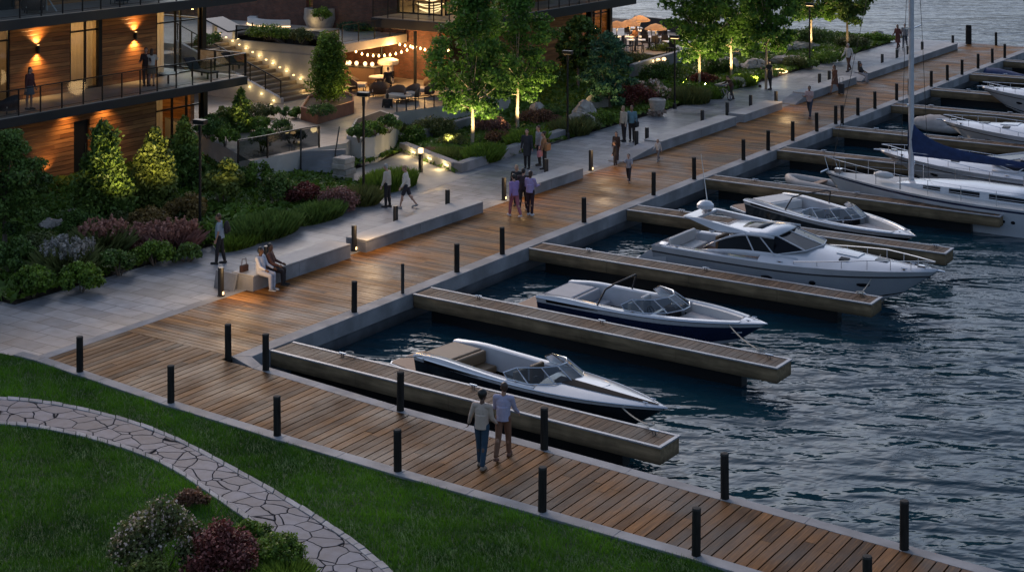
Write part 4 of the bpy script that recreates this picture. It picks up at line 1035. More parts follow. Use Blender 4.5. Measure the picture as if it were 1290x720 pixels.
def rope(label,a,b,sag=.12):
    t=thing('mooring_line',label,'mooring rope',a,0); m=MB(); a_=Vector(a); d=Vector(b)-a_
    m.tube([(d.x*f,d.y*f,d.z*f-sag*4*f*(1-f)) for f in [i/8 for i in range(9)]],.018,5); m.build('rope',MAT('pale rope',(.36,.33,.28),.9,var=.3,scale=30),t,smooth=True)
    m=MB(); m.tube([(.13*math.cos(q),.09*math.sin(q),.03) for q in [i*math.pi/6 for i in range(13)]],.02,5,False); m.build('loop',bpy.data.materials['pale rope'],t)
rope('rope tying the bow of the black-striped speedboat to the first pier',(11.7,.55,.05),(9.9,1.9,.03)); rope('rope at the stern of the black-striped speedboat',(2.2,.80,.05),(4.0,1.75,.05),.06)
rope('rope tying the bow of the navy-striped boat to its pier',(11.6,7.3,.05),(9.6,9.3,.03)); rope('bow rope of the big motor cruiser running to the pier end',(11.9,14.2,.05),(11.4,17.4,.5),.2)
# ---------------------------------------------------------------- people
SKIN={'light':MAT('light skin',(.42,.25,.18),.55,var=.06),'tan':MAT('tan skin',(.28,.15,.095),.55,var=.06),'brown':MAT('brown skin',(.11,.055,.035),.55,var=.06)}
HAIR={'black':MAT('black hair',(.010,.008,.007),.5,var=.4,scale=20),'brown':MAT('brown hair',(.045,.022,.012),.5,var=.4,scale=20),'fair':MAT('fair hair',(.25,.16,.08),.5,var=.3,scale=20),'grey':MAT('grey hair',(.30,.29,.28),.6,var=.2,scale=20)}
LIP=MAT('lips',(.22,.07,.06),.5); EYE=MAT('dark eyes',(.012,.010,.010),.2)
_cl={}
def cloth(rgb,name=None):
    k=tuple(rgb)
    if k not in _cl: _cl[k]=MAT('cloth %02d'%len(_cl),rgb,.85,var=.14,scale=8,bump=.012,bscale=9)
    return _cl[k]
def remesh_build(name,mb,mats,parent,vox,smooth_it=4,paint=None):
    me=bpy.data.meshes.new('tmp'); me.from_pydata(mb.v,[],mb.f); me.update()
    o=bpy.data.objects.new('tmp',me); COL.objects.link(o)
    r=o.modifiers.new('r','REMESH'); r.mode='VOXEL'; r.voxel_size=vox; r.adaptivity=0
    s=o.modifiers.new('s','SMOOTH'); s.factor=.5; s.iterations=smooth_it
    dg=bpy.context.evaluated_depsgraph_get(); dg.update()
    ne=bpy.data.meshes.new_from_object(o.evaluated_get(dg)); bpy.data.objects.remove(o); bpy.data.meshes.remove(me)
    ne.name=name; ne.materials.clear()
    for q in mats: ne.materials.append(q)
    ne.polygons.foreach_set('use_smooth',[True]*len(ne.polygons))
    if paint and len(mats)>1:
        n=len(ne.polygons); c=np.empty(n*3,dtype=np.float32); ne.polygons.foreach_get('center',c); c=c.reshape(-1,3); mi=np.zeros(n,dtype=np.int32)
        for pt,rad,idx in paint: mi[((c-np.array(pt))**2).sum(1)<rad*rad]=idx
        ne.polygons.foreach_set('material_index',mi)
    ne.update()
    q=bpy.data.objects.new(name,ne); COL.objects.link(q)
    if parent is not None: q.parent=parent
    return q
def rot(v,ax,a): return Matrix.Rotation(a,3,ax)@Vector(v)
def person(label,loc,face,H=1.72,skin='light',hair='brown',hairstyle='short',top=(.5,.48,.45),legs=(.02,.02,.025),shoes=(.03,.03,.03),
           pose=None,skirt=None,short=False,sleeves='long',coat=0.0,female=False,vox=.013,group='people strolling on the promenade',z=0.0,child=False):
    """faces local +y. pose angles in degrees: thigh_l/r swing forward, knee_l/r bend, arm_l/r forward swing, out_l/r sideways, elb_l/r bend, lean, twist, look"""
    P=dict(tl=4,tr=-6,kl=4,kr=8,al=-8,ar=8,ol=8,orr=8,el=12,er=16,lean=2,look=0,nod=0,sit=0,hl=0,hr=0); P.update(pose or {})
    k=H/1.72
    t=thing('person',label,'person',(loc[0],loc[1],0),face,group)
    sw=.185 if not female else .165; hw=.088 if not female else .09
    # joints
    th,shn=.43,.42
    def leg(s,swing,knee):
        hip=Vector((s*hw,0,0)); kn=hip+rot((0,0,-th),'X',R(swing)); an=kn+rot((0,0,-shn),'X',R(swing-knee))
        fd=rot((0,.17,-.02),'X',R(max(-35,min(10,(swing-knee)*.45)))); return hip,kn,an,an+fd
    L_=leg(-1,P['tl'],P['kl']); R_=leg(1,P['tr'],P['kr'])
    low=min(L_[2].z,R_[2].z)-.085
    hz=-low if not P['sit'] else P['sit']/k
    up=Vector((0,0,hz)); 
    J={}
    for s,n in ((L_,'l'),(R_,'r')):
        for q,a in zip(s,('hip','knee','ank','toe')): J[a+n]=q+up
    ln=R(-P['lean'])
    def tor(v): return rot(v,'X',ln)+up
    chest=tor((0,.01,.30)); neck=tor((0,.0,.50)); headc=tor((0,.035,.66))+Vector((0,math.sin(R(P['nod']))*.06,0)); pel=up
    for s,n,a,o,e,hd in ((-1,'l',P['al'],P['ol'],P['el'],P['hl']),(1,'r',P['ar'],P['orr'],P['er'],P['hr'])):
        sh=tor((s*sw,0,.445)); ua=rot(rot((0,0,-.275),'Y',-s*R(o)),'X',R(a)); el=sh+ua
        fa=rot(rot((0,0,-.245),'Y',-s*R(o-hd)),'X',R(a+e)); wr=el+fa
        J['sh'+n]=sh;J['el'+n]=el;J['wr'+n]=wr;J['fd'+n]=fa.normalized()
    S=lambda v:tuple(Vector(v)*k)
    # ---- skin figure
    b=MB(); ex=0.0
    def cap(m,a,c,ra,rb): m.capsule(S(a),S(c),ra*k,rb*k,10)
    M=Matrix.Rotation(ln,3,'X')
    b.ball(S(pel+Vector((0,0,.02))),(.150*k,.105*k,.13*k),12,8)
    b.ball(S(chest),(.155*k,.105*k,.20*k),12,8,M=M); b.ball(S(tor((0,0,.15))),(.125*k,.095*k,.15*k),12,8,M=M)
    cap(b,J['shl'],J['shr'],.055,.055)
    cap(b,tor((0,0,.42)),neck+Vector((0,.01,.06)),.062,.05)
    for n in 'lr':
        cap(b,J['hip'+n],J['knee'+n],.078,.052); cap(b,J['knee'+n],J['ank'+n],.052,.034)
        a,c=J['knee'+n],J['ank'+n]; mid=a.lerp(c,.28); bk=Vector((0,-.018,0)); b.ball(S(mid+bk),(.05*k,.052*k,.11*k),10,6)
        cap(b,J['ank'+n]+Vector((0,-.03,-.04)),J['toe'+n]+Vector((0,-.02,-.03)),.038,.028)
        cap(b,J['sh'+n],J['el'+n],.046,.036); cap(b,J['el'+n],J['wr'+n],.036,.024)
        # hand: palm, four fingers of unequal length with a bend, thumb off the side
        d=J['fd'+n]; w=J['wr'+n]; s=-1 if n=='l' else 1
        fw=Vector((0,1,0))-d*d.y; fw=fw.normalized() if fw.length>.2 else Vector((0,0,1)); sd=d.cross(fw).normalized()
        inn=sd*(-s) if (sd.x*s)>0 else sd*s
        pc=w+d*.045; b.ball(S(pc),(.018*k,.040*k,.048*k),8,6,M=Matrix((inn,fw,d)).transposed())
        for f,lf in enumerate((.062,.072,.068,.052)):
            o_=fw*(.030-.020*f); a0=w+d*.078+o_; a1=a0+d*lf*.5+inn*.004; a2=a1+(d*.75+inn*.65).normalized()*lf*.5
            cap(b,a0,a1,.0095,.009); cap(b,a1,a2,.009,.0075)
        a0=w+d*.03+fw*.030; a1=a0+(fw*.75+d*.65).normalized()*.035; cap(b,a0,a1,.0115,.010); cap(b,a1,a1+(d*.9+fw*.2).normalized()*.028,.010,.008)
    # head: skull, jaw, nose, ears, brow; turned by look, tipped by nod
    hm=Matrix.Rotation(R(P['look']),3,'Z')@Matrix.Rotation(R(-P['nod']),3,'X'); hs=1.22 if child else 1.0
    hp=lambda v:headc+hm@(Vector(v)*hs)
    def hb(c,r): b.ball(S(hp(c)),tuple(q*k*hs for q in r),12,8,M=hm)
    hb((0,-.008,.02),(.074,.094,.098)); hb((0,.028,-.052),(.052,.058,.062)); hb((0,.062,-.085),(.026,.022,.02))
    b.capsule(S(hp((0,.082,.012))),S(hp((0,.102,-.024))),.010*k*hs,.015*k*hs,8)
    for s in (-1,1): hb((s*.077,-.008,-.008),(.010,.02,.032)); hb((s*.03,.078,.022),(.022,.012,.008)); hb((s*.035,.062,-.03),(.024,.02,.02))
    hb((0,.080,-.052),(.024,.012,.009))
    eyes=[(S(hp((s*.030,.084,.004))),.0125*k*hs,1) for s in (-1,1)]+[(S(hp((0,.090,-.052))),.016*k*hs,2)]
    body=remesh_build('body',b,[SKIN[skin],EYE,LIP],t,vox*.8,2,eyes)
    # ---- hair
    m=MB(); hh=lambda c,r: m.ball(S(hp(c)),tuple(q*k*hs for q in r),12,8,M=hm)
    hh((0,-.022,.042),(.083,.092,.090)); hh((0,-.05,.0),(.075,.062,.085))
    if hairstyle=='afro': hh((0,-.02,.055),(.108,.112,.105))
    if hairstyle in('long','bob'): hh((0,-.07,-.06),(.075,.045,.10)); 
    if hairstyle=='long': hh((0,-.085,-.16),(.070,.035,.12))
    if hairstyle=='bun': hh((0,-.10,.07),(.045,.045,.045))
    if hairstyle=='pony': m.capsule(S(hp((0,-.10,.04))),S(hp((0,-.13,-.14))),.03*k,.015*k,8)
    remesh_build('hair',m,[HAIR[hair]],t,vox,2)
    # ---- trousers / skirt
    m=MB(); lk=cloth(legs)
    m.ball(S(pel+Vector((0,-.005,.03))),(.168*k,.125*k,.13*k),12,8)
    for n in 'lr':
        if skirt: continue
        end=.62 if short else 1.0
        if short: cap(m,J['hip'+n],J['hip'+n].lerp(J['knee'+n],.8),.098,.082)
        else: cap(m,J['hip'+n],J['knee'+n],.098,.072); cap(m,J['knee'+n],J['knee'+n].lerp(J['ank'+n],.93),.072,.058)
    if skirt:
        kn=(J['kneel']+J['kneer'])/2; hem=pel.lerp(kn,skirt); m.tube([S(pel+Vector((0,0,.08))),S(pel),S(hem)],[.14*k,.17*k,(.17+.06*skirt)*k],14)
    remesh_build('skirt' if skirt else 'trousers',m,[lk],t,vox,3)
    # ---- top
    m=MB(); tp=cloth(top)
    m.ball(S(chest),(.180*k,.132*k,.21*k),12,8,M=M); m.ball(S(tor((0,.0,.14))),(.158*k,.125*k,.17*k),12,8,M=M)
    cap(m,J['shl']-Vector((-.01,0,.005)),J['shr']-Vector((.01,0,.005)),.070,.070)
    m.tube([S(tor((0,.0,.26))),S(tor((0,0,.06))),S(tor((0,0,-.05-coat)))],[.160*k,.158*k,(.165+.05*coat)*k],14)
    if female and not coat: 
        for s in (-1,1): m.ball(S(tor((s*.07,.10,.30))),.062*k,8,6)
    for n in 'lr':
        if sleeves=='none': continue
        cap(m,J['sh'+n],J['el'+n] if sleeves=='long' else J['sh'+n].lerp(J['el'+n],.7),.066,.052)
        if sleeves=='long': cap(m,J['el'+n],J['el'+n].lerp(J['wr'+n],.9),.052,.040)
    remesh_build('coat' if coat>.2 else 'shirt',m,[tp],t,vox,3)
    # ---- shoes
    for n in 'lr':
        m=MB(); a=J['ank'+n]; c=J['toe'+n]; cap(m,a+Vector((0,-.04,-.045)),c+Vector((0,0,-.035)),.045,.036)
        m.box(S((a+c)/2+Vector((0,-.02,-.062))),(.085*k,.26*k,.035*k),0,None,Matrix.Rotation(math.atan2(c.z-a.z+.02,(c-a).y) if abs((c-a).y)>.01 else 0,3,'X'))
        remesh_build('shoe',m,[cloth(shoes)],t,vox*.9,2)
    t.location.z=z; t['_j']=0; del t['_j']
    t_j={a:(Matrix.Rotation(face,3,'Z')@(Vector(v)*k))+Vector((loc[0],loc[1],z)) for a,v in J.items()}
    return t,t_j
WALK=dict(tl=20,tr=-16,kl=8,kr=22,al=-20,ar=18,el=22,er=30,lean=3)
WALK2=dict(tl=-15,tr=19,kl=20,kr=6,al=18,ar=-18,el=26,er=20,lean=3)
STAND=dict(tl=3,tr=-3,kl=3,kr=3,al=4,ar=-4,el=14,er=10)
PHONE=dict(tl=3,tr=-5,kl=3,kr=6,al=28,ar=30,el=85,er=80,nod=18,ol=4,orr=4)
def ang_to(dx,dy): return math.atan2(-dx,dy)      # face local +y along (dx,dy)
AQ=0.0                # facing away along the quay
TW=R(180)             # toward the camera end
EX=R(-90)             # toward the water
def bag(label,p,mat,kind='shoulder_bag',s=1.0,strap=None):
    t=thing(kind,label,'bag',p); m=MB(); m.box((0,0,0),(.12*s,.30*s,.26*s)); m.build('pouch',mat,t,bevel=.04)
    m=MB(); m.tube([(0,-.10*s,.12*s),(0,-.08*s,.30*s),(0,.08*s,.30*s),(0,.10*s,.12*s)],.012,5); m.build('strap',mat,t)
def backpack(label,p,face,mat):
    t=thing('backpack',label,'backpack',p,face); m=MB(); m.ball((0,0,0),(.15,.10,.23),12,8); m.build('pack_body',mat,t,smooth=True)
    m=MB(); m.ball((0,-.09,-.06),(.10,.05,.11),10,6); m.build('front_pocket',mat,t,smooth=True)
# the two walking on the lower boardwalk
pA=at(607,588); pB=at(634,577)
dv=R(-33)
person('person in a cream top and blue jeans walking on the lower boardwalk',pA,R(12),1.74,'brown','black','afro',(.42,.33,.27),(.018,.045,.075),(.22,.17,.13),dict(tl=8,tr=-8,kl=4,kr=10,al=2,ar=8,el=22,er=40,ol=20,orr=8,look=-20),vox=.009,group='couple on the lower boardwalk')
person('person in a pale lilac shirt and rust trousers beside the one in cream',pB,R(20),1.76,'tan','brown','short',(.33,.32,.43),(.16,.075,.042),(.13,.06,.04),dict(tl=-14,tr=16,kl=22,kr=8,al=16,ar=20,el=50,er=30,ol=6,orr=10,look=25,lean=4),vox=.009,group='couple on the lower boardwalk')
# standing man with satchel
p=at(277,332); person('man in a pale blue shirt and black trousers standing by the garden',p,R(120),1.70,'tan','brown','short',(.24,.30,.36),(.012,.012,.014),(.02,.02,.02),dict(tl=8,tr=-8,kl=2,kr=4,al=-4,ar=4,el=20,er=12,ol=12),sleeves='short',group='people on the promenade')
backpack('small dark backpack on the man in the pale blue shirt',(p[0]+.16,p[1]+.16,1.22),R(120),cloth((.02,.018,.018)))
# seated pair on the first bench, facing the boardwalk
SIT=dict(tl=84,tr=80,kl=84,kr=78,al=24,ar=30,el=40,er=45,lean=-3,sit=.53)
person('person in a white shirt and pale trousers seated on the first bench',(-4.40,4.50),EX+R(8),1.72,'brown','black','short',(.48,.48,.52),(.42,.42,.47),(.35,.35,.36),dict(SIT,look=20),z=0,group='pair seated on the bench')
person('person in a rust brown jacket seated close beside the one in white',(-4.46,5.02),EX+R(25),1.72,'brown','black','short',(.10,.04,.028),(.02,.016,.018),(.02,.02,.02),dict(SIT,look=-25),group='pair seated on the bench')
bag('dark brown bag on the bench behind the seated pair',(-4.98,4.35,.56),cloth((.04,.018,.016)),'handbag',1.1)
# two in white tops
p=at(488,261); person('grey-haired person in a cream jacket and black trousers seen from behind',p,R(100),1.70,'light','grey','short',(.46,.40,.33),(.012,.012,.014),(.02,.02,.02),dict(STAND,nod=15),group='pair in white tops on the promenade')
p=at(512,262); person('person in a loose white shirt and dark shorts walking in front of the post',p,R(120),1.70,'light','fair','short',(.55,.51,.45),(.02,.02,.03),(.3,.28,.26),dict(WALK,al=8,ar=-4,nod=12),short=True,group='pair in white tops on the promenade')
# pair by the planter wall, one with a tan bag
p=at(664,212); person('person in a long dark coat standing by the planter wall',p,R(200),1.74,'light','brown','short',(.022,.024,.03),(.014,.014,.016),(.02,.02,.02),STAND,coat=.32,group='group beside the planter wall')
p=at(674,210); person('person with a pale scarf between the dark coat and the tan bag',(p[0],p[1]+.35),R(150),1.78,'light','brown','short',(.26,.26,.28),(.02,.02,.02),(.03,.03,.03),STAND,group='group beside the planter wall')
p=at(686,213); person('woman in a tan top and black leggings with a bag by the planter wall',p,R(120),1.66,'light','black','bun',(.26,.14,.07),(.014,.014,.016),(.02,.02,.02),STAND,female=True,group='group beside the planter wall')
bag('tan shoulder bag carried by the woman at the planter wall',(p[0]+.22,p[1]-.1,1.0),cloth((.24,.12,.05)),s=1.2)
bag('pink shopping bag hanging between the pair at the planter wall',(p[0]-.05,p[1]-.30,.72),cloth((.40,.16,.18)),'shopping_bag',1.1)
# lilac trio on the deck
p=at(648,273); person('person in a lilac top and pink trousers on the boardwalk',p,R(60),1.66,'light','black','short',(.31,.20,.42),(.32,.10,.13),(.5,.45,.45),dict(WALK,nod=10),female=True,group='three people by the third bench')
p=at(656,268); person('person in a dark jacket between the two in lilac',(p[0]-.05,p[1]+.25),R(20),1.70,'light','black','short',(.03,.02,.025),(.02,.018,.02),(.3,.28,.28),WALK2,group='three people by the third bench')
p=at(668,271); person('person in a lilac jumper and plum trousers with bent arms',p,R(10),1.70,'light','brown','bob',(.33,.26,.46),(.03,.012,.018),(.5,.48,.48),dict(STAND,ar=20,er=70,al=10,el=60),female=True,group='three people by the third bench')
p=at(651,259); person('person in a black top and white collar behind the pair in lilac',p,R(200),1.62,'light','fair','bob',(.02,.02,.022),(.02,.02,.024),(.03,.03,.03),STAND,group='three people by the third bench')
# children
p=at(775,210); person('small child in a dark coat standing on the paving edge',p,R(100),1.12,'light','brown','short',(.02,.015,.016),(.03,.025,.03),(.25,.2,.18),STAND,coat=.15,child=True,group='children near the ramped bench wall')
p=at(792,229); person('child in a white and black top skipping on the boardwalk',p,R(200),1.2,'light','black','pony',(.30,.28,.30),(.02,.015,.02),(.3,.2,.18),dict(WALK,ar=60,er=60,al=30,el=70),child=True,group='children near the ramped bench wall')
p=at(789,205); person('young person in dark brown behind the skipping child',(-4.9,p[1]),R(190),1.35,'light','brown','long',(.03,.016,.013),(.03,.016,.014),(.03,.02,.02),STAND,female=True,group='children near the ramped bench wall')
p=at(829,203); person('small child in pale clothes beside the ramped wall',p,R(180),1.0,'light','fair','short',(.45,.42,.40),(.14,.13,.14),(.3,.3,.3),WALK,child=True,group='children near the ramped bench wall')
# couple on the promenade near the boulders
p=at(786,178); person('person in a cream jacket and dark trousers standing on the wide paving',p,R(160),1.70,'light','fair','short',(.45,.38,.30),(.02,.016,.02),(.02,.02,.02),STAND,group='couple on the wide paving')
p=at(796,178); person('person in a teal jacket with a dark bag beside the cream jacket',p,R(200),1.72,'tan','brown','short',(.11,.20,.24),(.03,.022,.02),(.02,.02,.02),STAND,group='couple on the wide paving')
bag('dark handbag carried by the person in teal',(p[0]+.32,p[1]-.1,.85),cloth((.012,.012,.014)),'handbag',1.0)
# further on
p=at(1020,148); person('woman in a pale pink top and grey leggings walking on the boardwalk',p,R(185),1.70,'tan','black','bun',(.45,.30,.27),(.035,.04,.06),(.25,.1,.08),dict(WALK,ar=25,er=80,al=20,el=80),sleeves='short',female=True,group='walkers at the far bench walls')
p=at(1069,90); person('person in a white shirt and brown trousers on the far paving',p,R(170),1.80,'light','grey','short',(.50,.46,.42),(.09,.04,.025),(.03,.02,.02),WALK,group='walkers at the far bench walls')
p=at(1070,120); person('person in a rust dress at the end of the far bench wall',(-4.0,p[1]),R(150),1.70,'tan','brown','long',(.12,.05,.03),(.10,.045,.03),(.08,.04,.03),WALK2,skirt=.8,female=True,group='walkers at the far bench walls')
t=thing('suitcase','small dark suitcase beside the person in the rust dress','suitcase',(-3.66,at(1070,120)[1]+.1,0)); m=MB(); m.bb(-.16,.16,-.12,.12,.06,.60); m.build('case',Mt['dark_fabric'],t,bevel=.04); m=MB(); m.tube([(-.1,0,.6),(-.1,0,.95),(.1,0,.95),(.1,0,.6)],.012,5); m.build('handle',Mt['black_metal'],t)
for s in (-1,1): m=MB(); m.cyl(s*.12,0,0,.06,.03,.03,8); m.build('wheel',Mt['black_metal'],t)
p=at(1090,104); person('child in a black top seated on the far bench wall',(-4.42,p[1]),EX,1.35,'tan','black','short',(.014,.014,.016),(.35,.30,.30),(.2,.2,.2),dict(SIT,sit=.54,tl=75,tr=70,kl=70,kr=60),child=True,group='walkers at the far bench walls')
p=at(970,113); person('person in dark clothes with a lowered head by the white tree trunk',p,R(150),1.74,'light','brown','short',(.022,.026,.03),(.014,.015,.017),(.02,.02,.02),PHONE,coat=.2,group='walkers at the far bench walls')
p=at(1131,61); person('woman in a rust red coat at the far end of the promenade',p,R(170),1.72,'tan','brown','long',(.13,.035,.028),(.10,.03,.025),(.02,.02,.02),WALK,coat=.45,female=True,group='couple at the far end')
p=at(1140,60); person('person in a grey jacket beside the rust red coat',p,R(190),1.74,'light','grey','short',(.26,.25,.25),(.05,.055,.07),(.02,.02,.02),WALK2,group='couple at the far end')
# child on a small bicycle, and a second child beside it
def bicycle(p,face,label,s=1.0):
    t=thing('bicycle',label,'bicycle',(p[0],p[1],0),face); r=.27*s; wb=.45*s
    for y in (-wb,wb):
        m=MB(); m.tube([(0,y+r*math.cos(q),r+.02+r*math.sin(q)) for q in [i*math.pi/9 for i in range(19)]],.024*s,6,False); w=m.build('wheel',Mt['black_metal'],t,smooth=True)
        m=MB()
        for i in range(9): q=i*math.pi/9*2; m.tube([(0,y,r+.02),(0,y+r*math.cos(q),r+.02+r*math.sin(q))],.005,3)
        m.build('spoke',Mt['steel'],w)
    fr=cloth((.30,.28,.27)); m=MB(); a=(0,-wb,r);c=(0,0,r*.95);sd=(0,-.14*s,r+.36*s);hd=(0,wb*.72,r+.40*s)
    for q,w in ((a,c),(c,sd),(sd,hd),(c,hd),(a,sd),(hd,(0,wb,r))): m.tube([q,w],.02*s,6)
    m.build('frame',fr,t,smooth=True)
    m=MB(); m.ball((0,-.16*s,r+.44*s),(.07,.12,.035),8,6); m.build('saddle',Mt['black_metal'],t); m=MB(); m.tube([(-.24*s,wb*.6,r+.56*s),(0,wb*.7,r+.54*s),(.24*s,wb*.6,r+.56*s)],.015,5); m.tube([(0,wb*.7,r+.54*s),hd],.015,5); m.build('handlebar',Mt['black_metal'],t)
    return r
p=at(914,126); bicycle(p,R(62),'small pale bicycle on the promenade by the white stones',.9)
person('child in brown leaning over the small bicycle',(p[0]+.28,p[1]+.2),R(150),1.42,'light','brown','short',(.05,.025,.018),(.025,.02,.02),(.02,.02,.02),dict(tl=14,tr=-10,kl=4,kr=10,al=40,ar=46,el=30,er=30,lean=24,nod=25),child=True,group='walkers at the far bench walls')
# ---------------------------------------------------------------- buildings and terraces
def wb(t,m,name,mat,parent=None,**k):
    o=m.build(name,mat,parent or t,**k)
    if parent is None: o.location=(-t.location[0],-t.location[1],-t.location[2])
    return o
def ony(u,y):
    X=(u-CU)/FPX; dx=X*CA-SA; dy=X*SA+CA
    return CAM[0]+dx*(y-CAM[1])/dy
Mt['balcony_floor']=MAT('balcony tiles',(.40,.35,.29),.55,var=.12,damt=.2,dscale=.6,space='World')
Mt['soffit']=MAT('dark slab edge',(.016,.016,.017),.5,var=.2)
def railing_run(t,pts,z0,h,posts,glass=True,gname='glass_panel'):
    """steel posts, a hand rail and glass between them along one straight run; posts as shares of the run"""
    a,b=Vector((*pts[0],0)),Vector((*pts[1],0)); P=[a.lerp(b,f) for f in posts]
    r=None
    m=MB()
    for p in P: m.box((p.x,p.y,z0+h/2),(.045,.045,h))
    m.beam((P[0].x,P[0].y,z0+h),(P[-1].x,P[-1].y,z0+h),.05,.045); m.beam((P[0].x,P[0].y,z0+.10),(P[-1].x,P[-1].y,z0+.10),.02,.02)
    r=wb(t,m,'railing',Mt['black_metal'])
    if glass:
        for p,q in zip(P[:-1],P[1:]):
            d=(q-p).normalized()*.03; p,q=p+d,q-d
            m=MB(); panel(m,(p.x,p.y,z0+.13),(q.x,q.y,z0+.13),(q.x,q.y,z0+h-.04),(p.x,p.y,z0+h-.04)); m.build(gname,Mt['rail_glass'],r)
    return r
def window_x(t,x,y0,y1,z0,z1,mull=(),trans=(),name='window',glass='glass',fw=.07,out=1):
    """framed glazing in a wall whose face is at x"""
    m=MB()
    for y in (y0+fw/2,)+tuple(mull)+(y1-fw/2,): m.bb(x-.05,x+.05,y-fw/2,y+fw/2,z0,z1)
    for z in (z0+fw/2,)+tuple(trans)+(z1-fw/2,):
        ys=[y0+fw/2]+list(mull)+[y1-fw/2]
        for a,b in zip(ys[:-1],ys[1:]): m.bb(x-.045,x+.045,a+fw/2,b-fw/2,z-fw/2,z+fw/2)
    f=wb(t,m,name,Mt['black_metal'])
    ys=[y0+fw/2]+list(mull)+[y1-fw/2]
    for a,b in zip(ys[:-1],ys[1:]):
        m=MB(); panel(m,(x,a+fw/2,z0+.02),(x,b-fw/2,z0+.02),(x,b-fw/2,z1-.02),(x,a+fw/2,z1-.02)); m.build('pane',Mt[glass],f)
    return f
def window_y(t,y,x0,x1,z0,z1,mull=(),trans=(),name='window',glass='glass',fw=.07):
    m=MB()
    for x in (x0+fw/2,)+tuple(mull)+(x1-fw/2,): m.bb(x-fw/2,x+fw/2,y-.05,y+.05,z0,z1)
    xs=[x0+fw/2]+list(mull)+[x1-fw/2]
    for z in (z0+fw/2,)+tuple(trans)+(z1-fw/2,):
        for a,b in zip(xs[:-1],xs[1:]): m.bb(a+fw/2,b-fw/2,y-.045,y+.045,z-fw/2,z+fw/2)
    f=wb(t,m,name,Mt['black_metal'])
    for a,b in zip(xs[:-1],xs[1:]):
        m=MB(); panel(m,(a+fw/2,y,z0+.02),(b-fw/2,y,z0+.02),(b-fw/2,y,z1-.02),(a+fw/2,y,z1-.02)); m.build('pane',Mt[glass],f)
    return f
def curtain(t,x,y0,y1,z0,z1):
    m=MB(); n=int((y1-y0)/.05); rows=[]
    for i in range(n+1):
        y=y0+(y1-y0)*i/n; w=.035*math.sin(i*1.35); rows.append([(x+w,y,z0),(x+w*.6,y,z1)])
    m.grid(rows); wb(t,m,'curtain',Mt['curtain'],smooth=60)

# ---- the timber apartment building with two long balconies
B1=thing('apartment_building','timber-clad apartment building with long black-edged balconies','building',(-24,8,0))
WX,LX,EX_=-23.9,-22.7,-20.7
m=MB(); m.bb(-36,EX_,-8,21.65,3.03,3.40); wb(B1,m,'balcony_slab',Mt['soffit'],bevel=.012)
m=MB(); m.bb(-36,EX_,-8,22.3,6.85,7.25); wb(B1,m,'balcony_slab',Mt['soffit'],bevel=.012)
m=MB(); m.bb(WX+.02,EX_-.03,-8,21.6,3.405,3.43); wb(B1,m,'balcony_floor',Mt['balcony_floor'])
m=MB(); m.bb(WX+.02,EX_-.03,-8,22.2,7.255,7.28); wb(B1,m,'balcony_floor',Mt['balcony_floor'])
for y0,y1 in ((10.62,13.83),(15.64,18.97)):
    m=MB(); m.bb(WX-.25,WX,y0,y1,3.402,6.848); wb(B1,m,'timber_wall',Mt['siding'])
window_x(B1,WX-.08,7.6,10.6,3.43,6.84,(9.1,),(6.0,)); window_x(B1,WX-.08,13.84,15.63,3.43,6.84,(14.75,),(6.0,),name='balcony_door')
m=MB(); m.bb(WX-.12,WX+.06,15.43,15.63,3.43,6.845); wb(B1,m,'door_post',Mt['black_metal'])
window_x(B1,WX-.08,18.98,21.85,3.43,6.84,(20.25,),(5.9,)); window_y(B1,22.0,-28.5,WX-.1,3.43,6.84,(-26.9,-25.4),(5.9,))
m=MB(); m.bb(WX-.15,WX+.12,21.86,22.12,3.43,6.845); wb(B1,m,'corner_column',Mt['black_metal'])
curtain(B1,WX-.45,13.95,15.55,3.45,6.7); curtain(B1,WX-.45,8.0,9.0,3.45,6.7); curtain(B1,WX-.5,19.1,19.9,3.45,6.7)
m=MB(); m.bb(-29.2,-29.0,-8,21.6,.0,3.02); m.bb(-29.2,-29.0,-8,21.6,3.41,6.84); m.bb(-29.2,-29.0,-8,21.6,7.3,10.4); wb(B1,m,'room_back_wall',Mt['interior'])
m=MB()
for y in (10.8,13.6,16.0,18.7): m.bb(-28.9,WX-.3,y-.06,y+.06,3.41,6.84)
wb(B1,m,'room_partition',Mt['interior'])
for y,e in ((14.7,170),(9.2,110),(20.4,190)): point(B1,(-26.2+24,y-8,6.2),WARM,e,.15)
# ground floor
yl=onx(196,LX)
y0d,y1d=onx(93,LX),onx(113,LX)
m=MB(); m.bb(LX-.25,LX,-8,y0d,-.1,3.028); m.bb(LX-.25,LX,y1d,yl,-.1,3.028); m.bb(LX-.25,LX,y0d,y1d,2.35,3.028); wb(B1,m,'timber_wall',Mt['siding'])
m=MB(); m.bb(LX-.22,LX-.12,y0d,y1d,-.05,2.35); d=wb(B1,m,'door',Mt['black_metal']); m=MB(); m.capsule((LX-.08,y1d-.15,.9),(LX-.08,y1d-.15,1.3),.02,.02,6); m.build('handle',Mt['steel'],d)
yc=onx(256,LX)
window_x(B1,LX-.08,yl+.01,yc-.1,-.05,3.02,(yl+(yc-yl)*.36,yl+(yc-yl)*.66),(2.1,)); 
m=MB(); m.bb(LX-.14,LX+.14,yc-.1,yc+.16,-.1,3.028); wb(B1,m,'corner_column',Mt['black_metal'])
curtain(B1,LX-.5,yl+.1,yl+.9,0,2.9)
point(B1,(-25.5+24,yl+1.5-8,2.5),WARM,110,.15)
# timber wall set back at the end of the ground floor
m=MB(); m.bb(-30,-24.4,yc+.9,yc+1.15,-.1,3.02); wb(B1,m,'timber_wall',Mt['siding'])
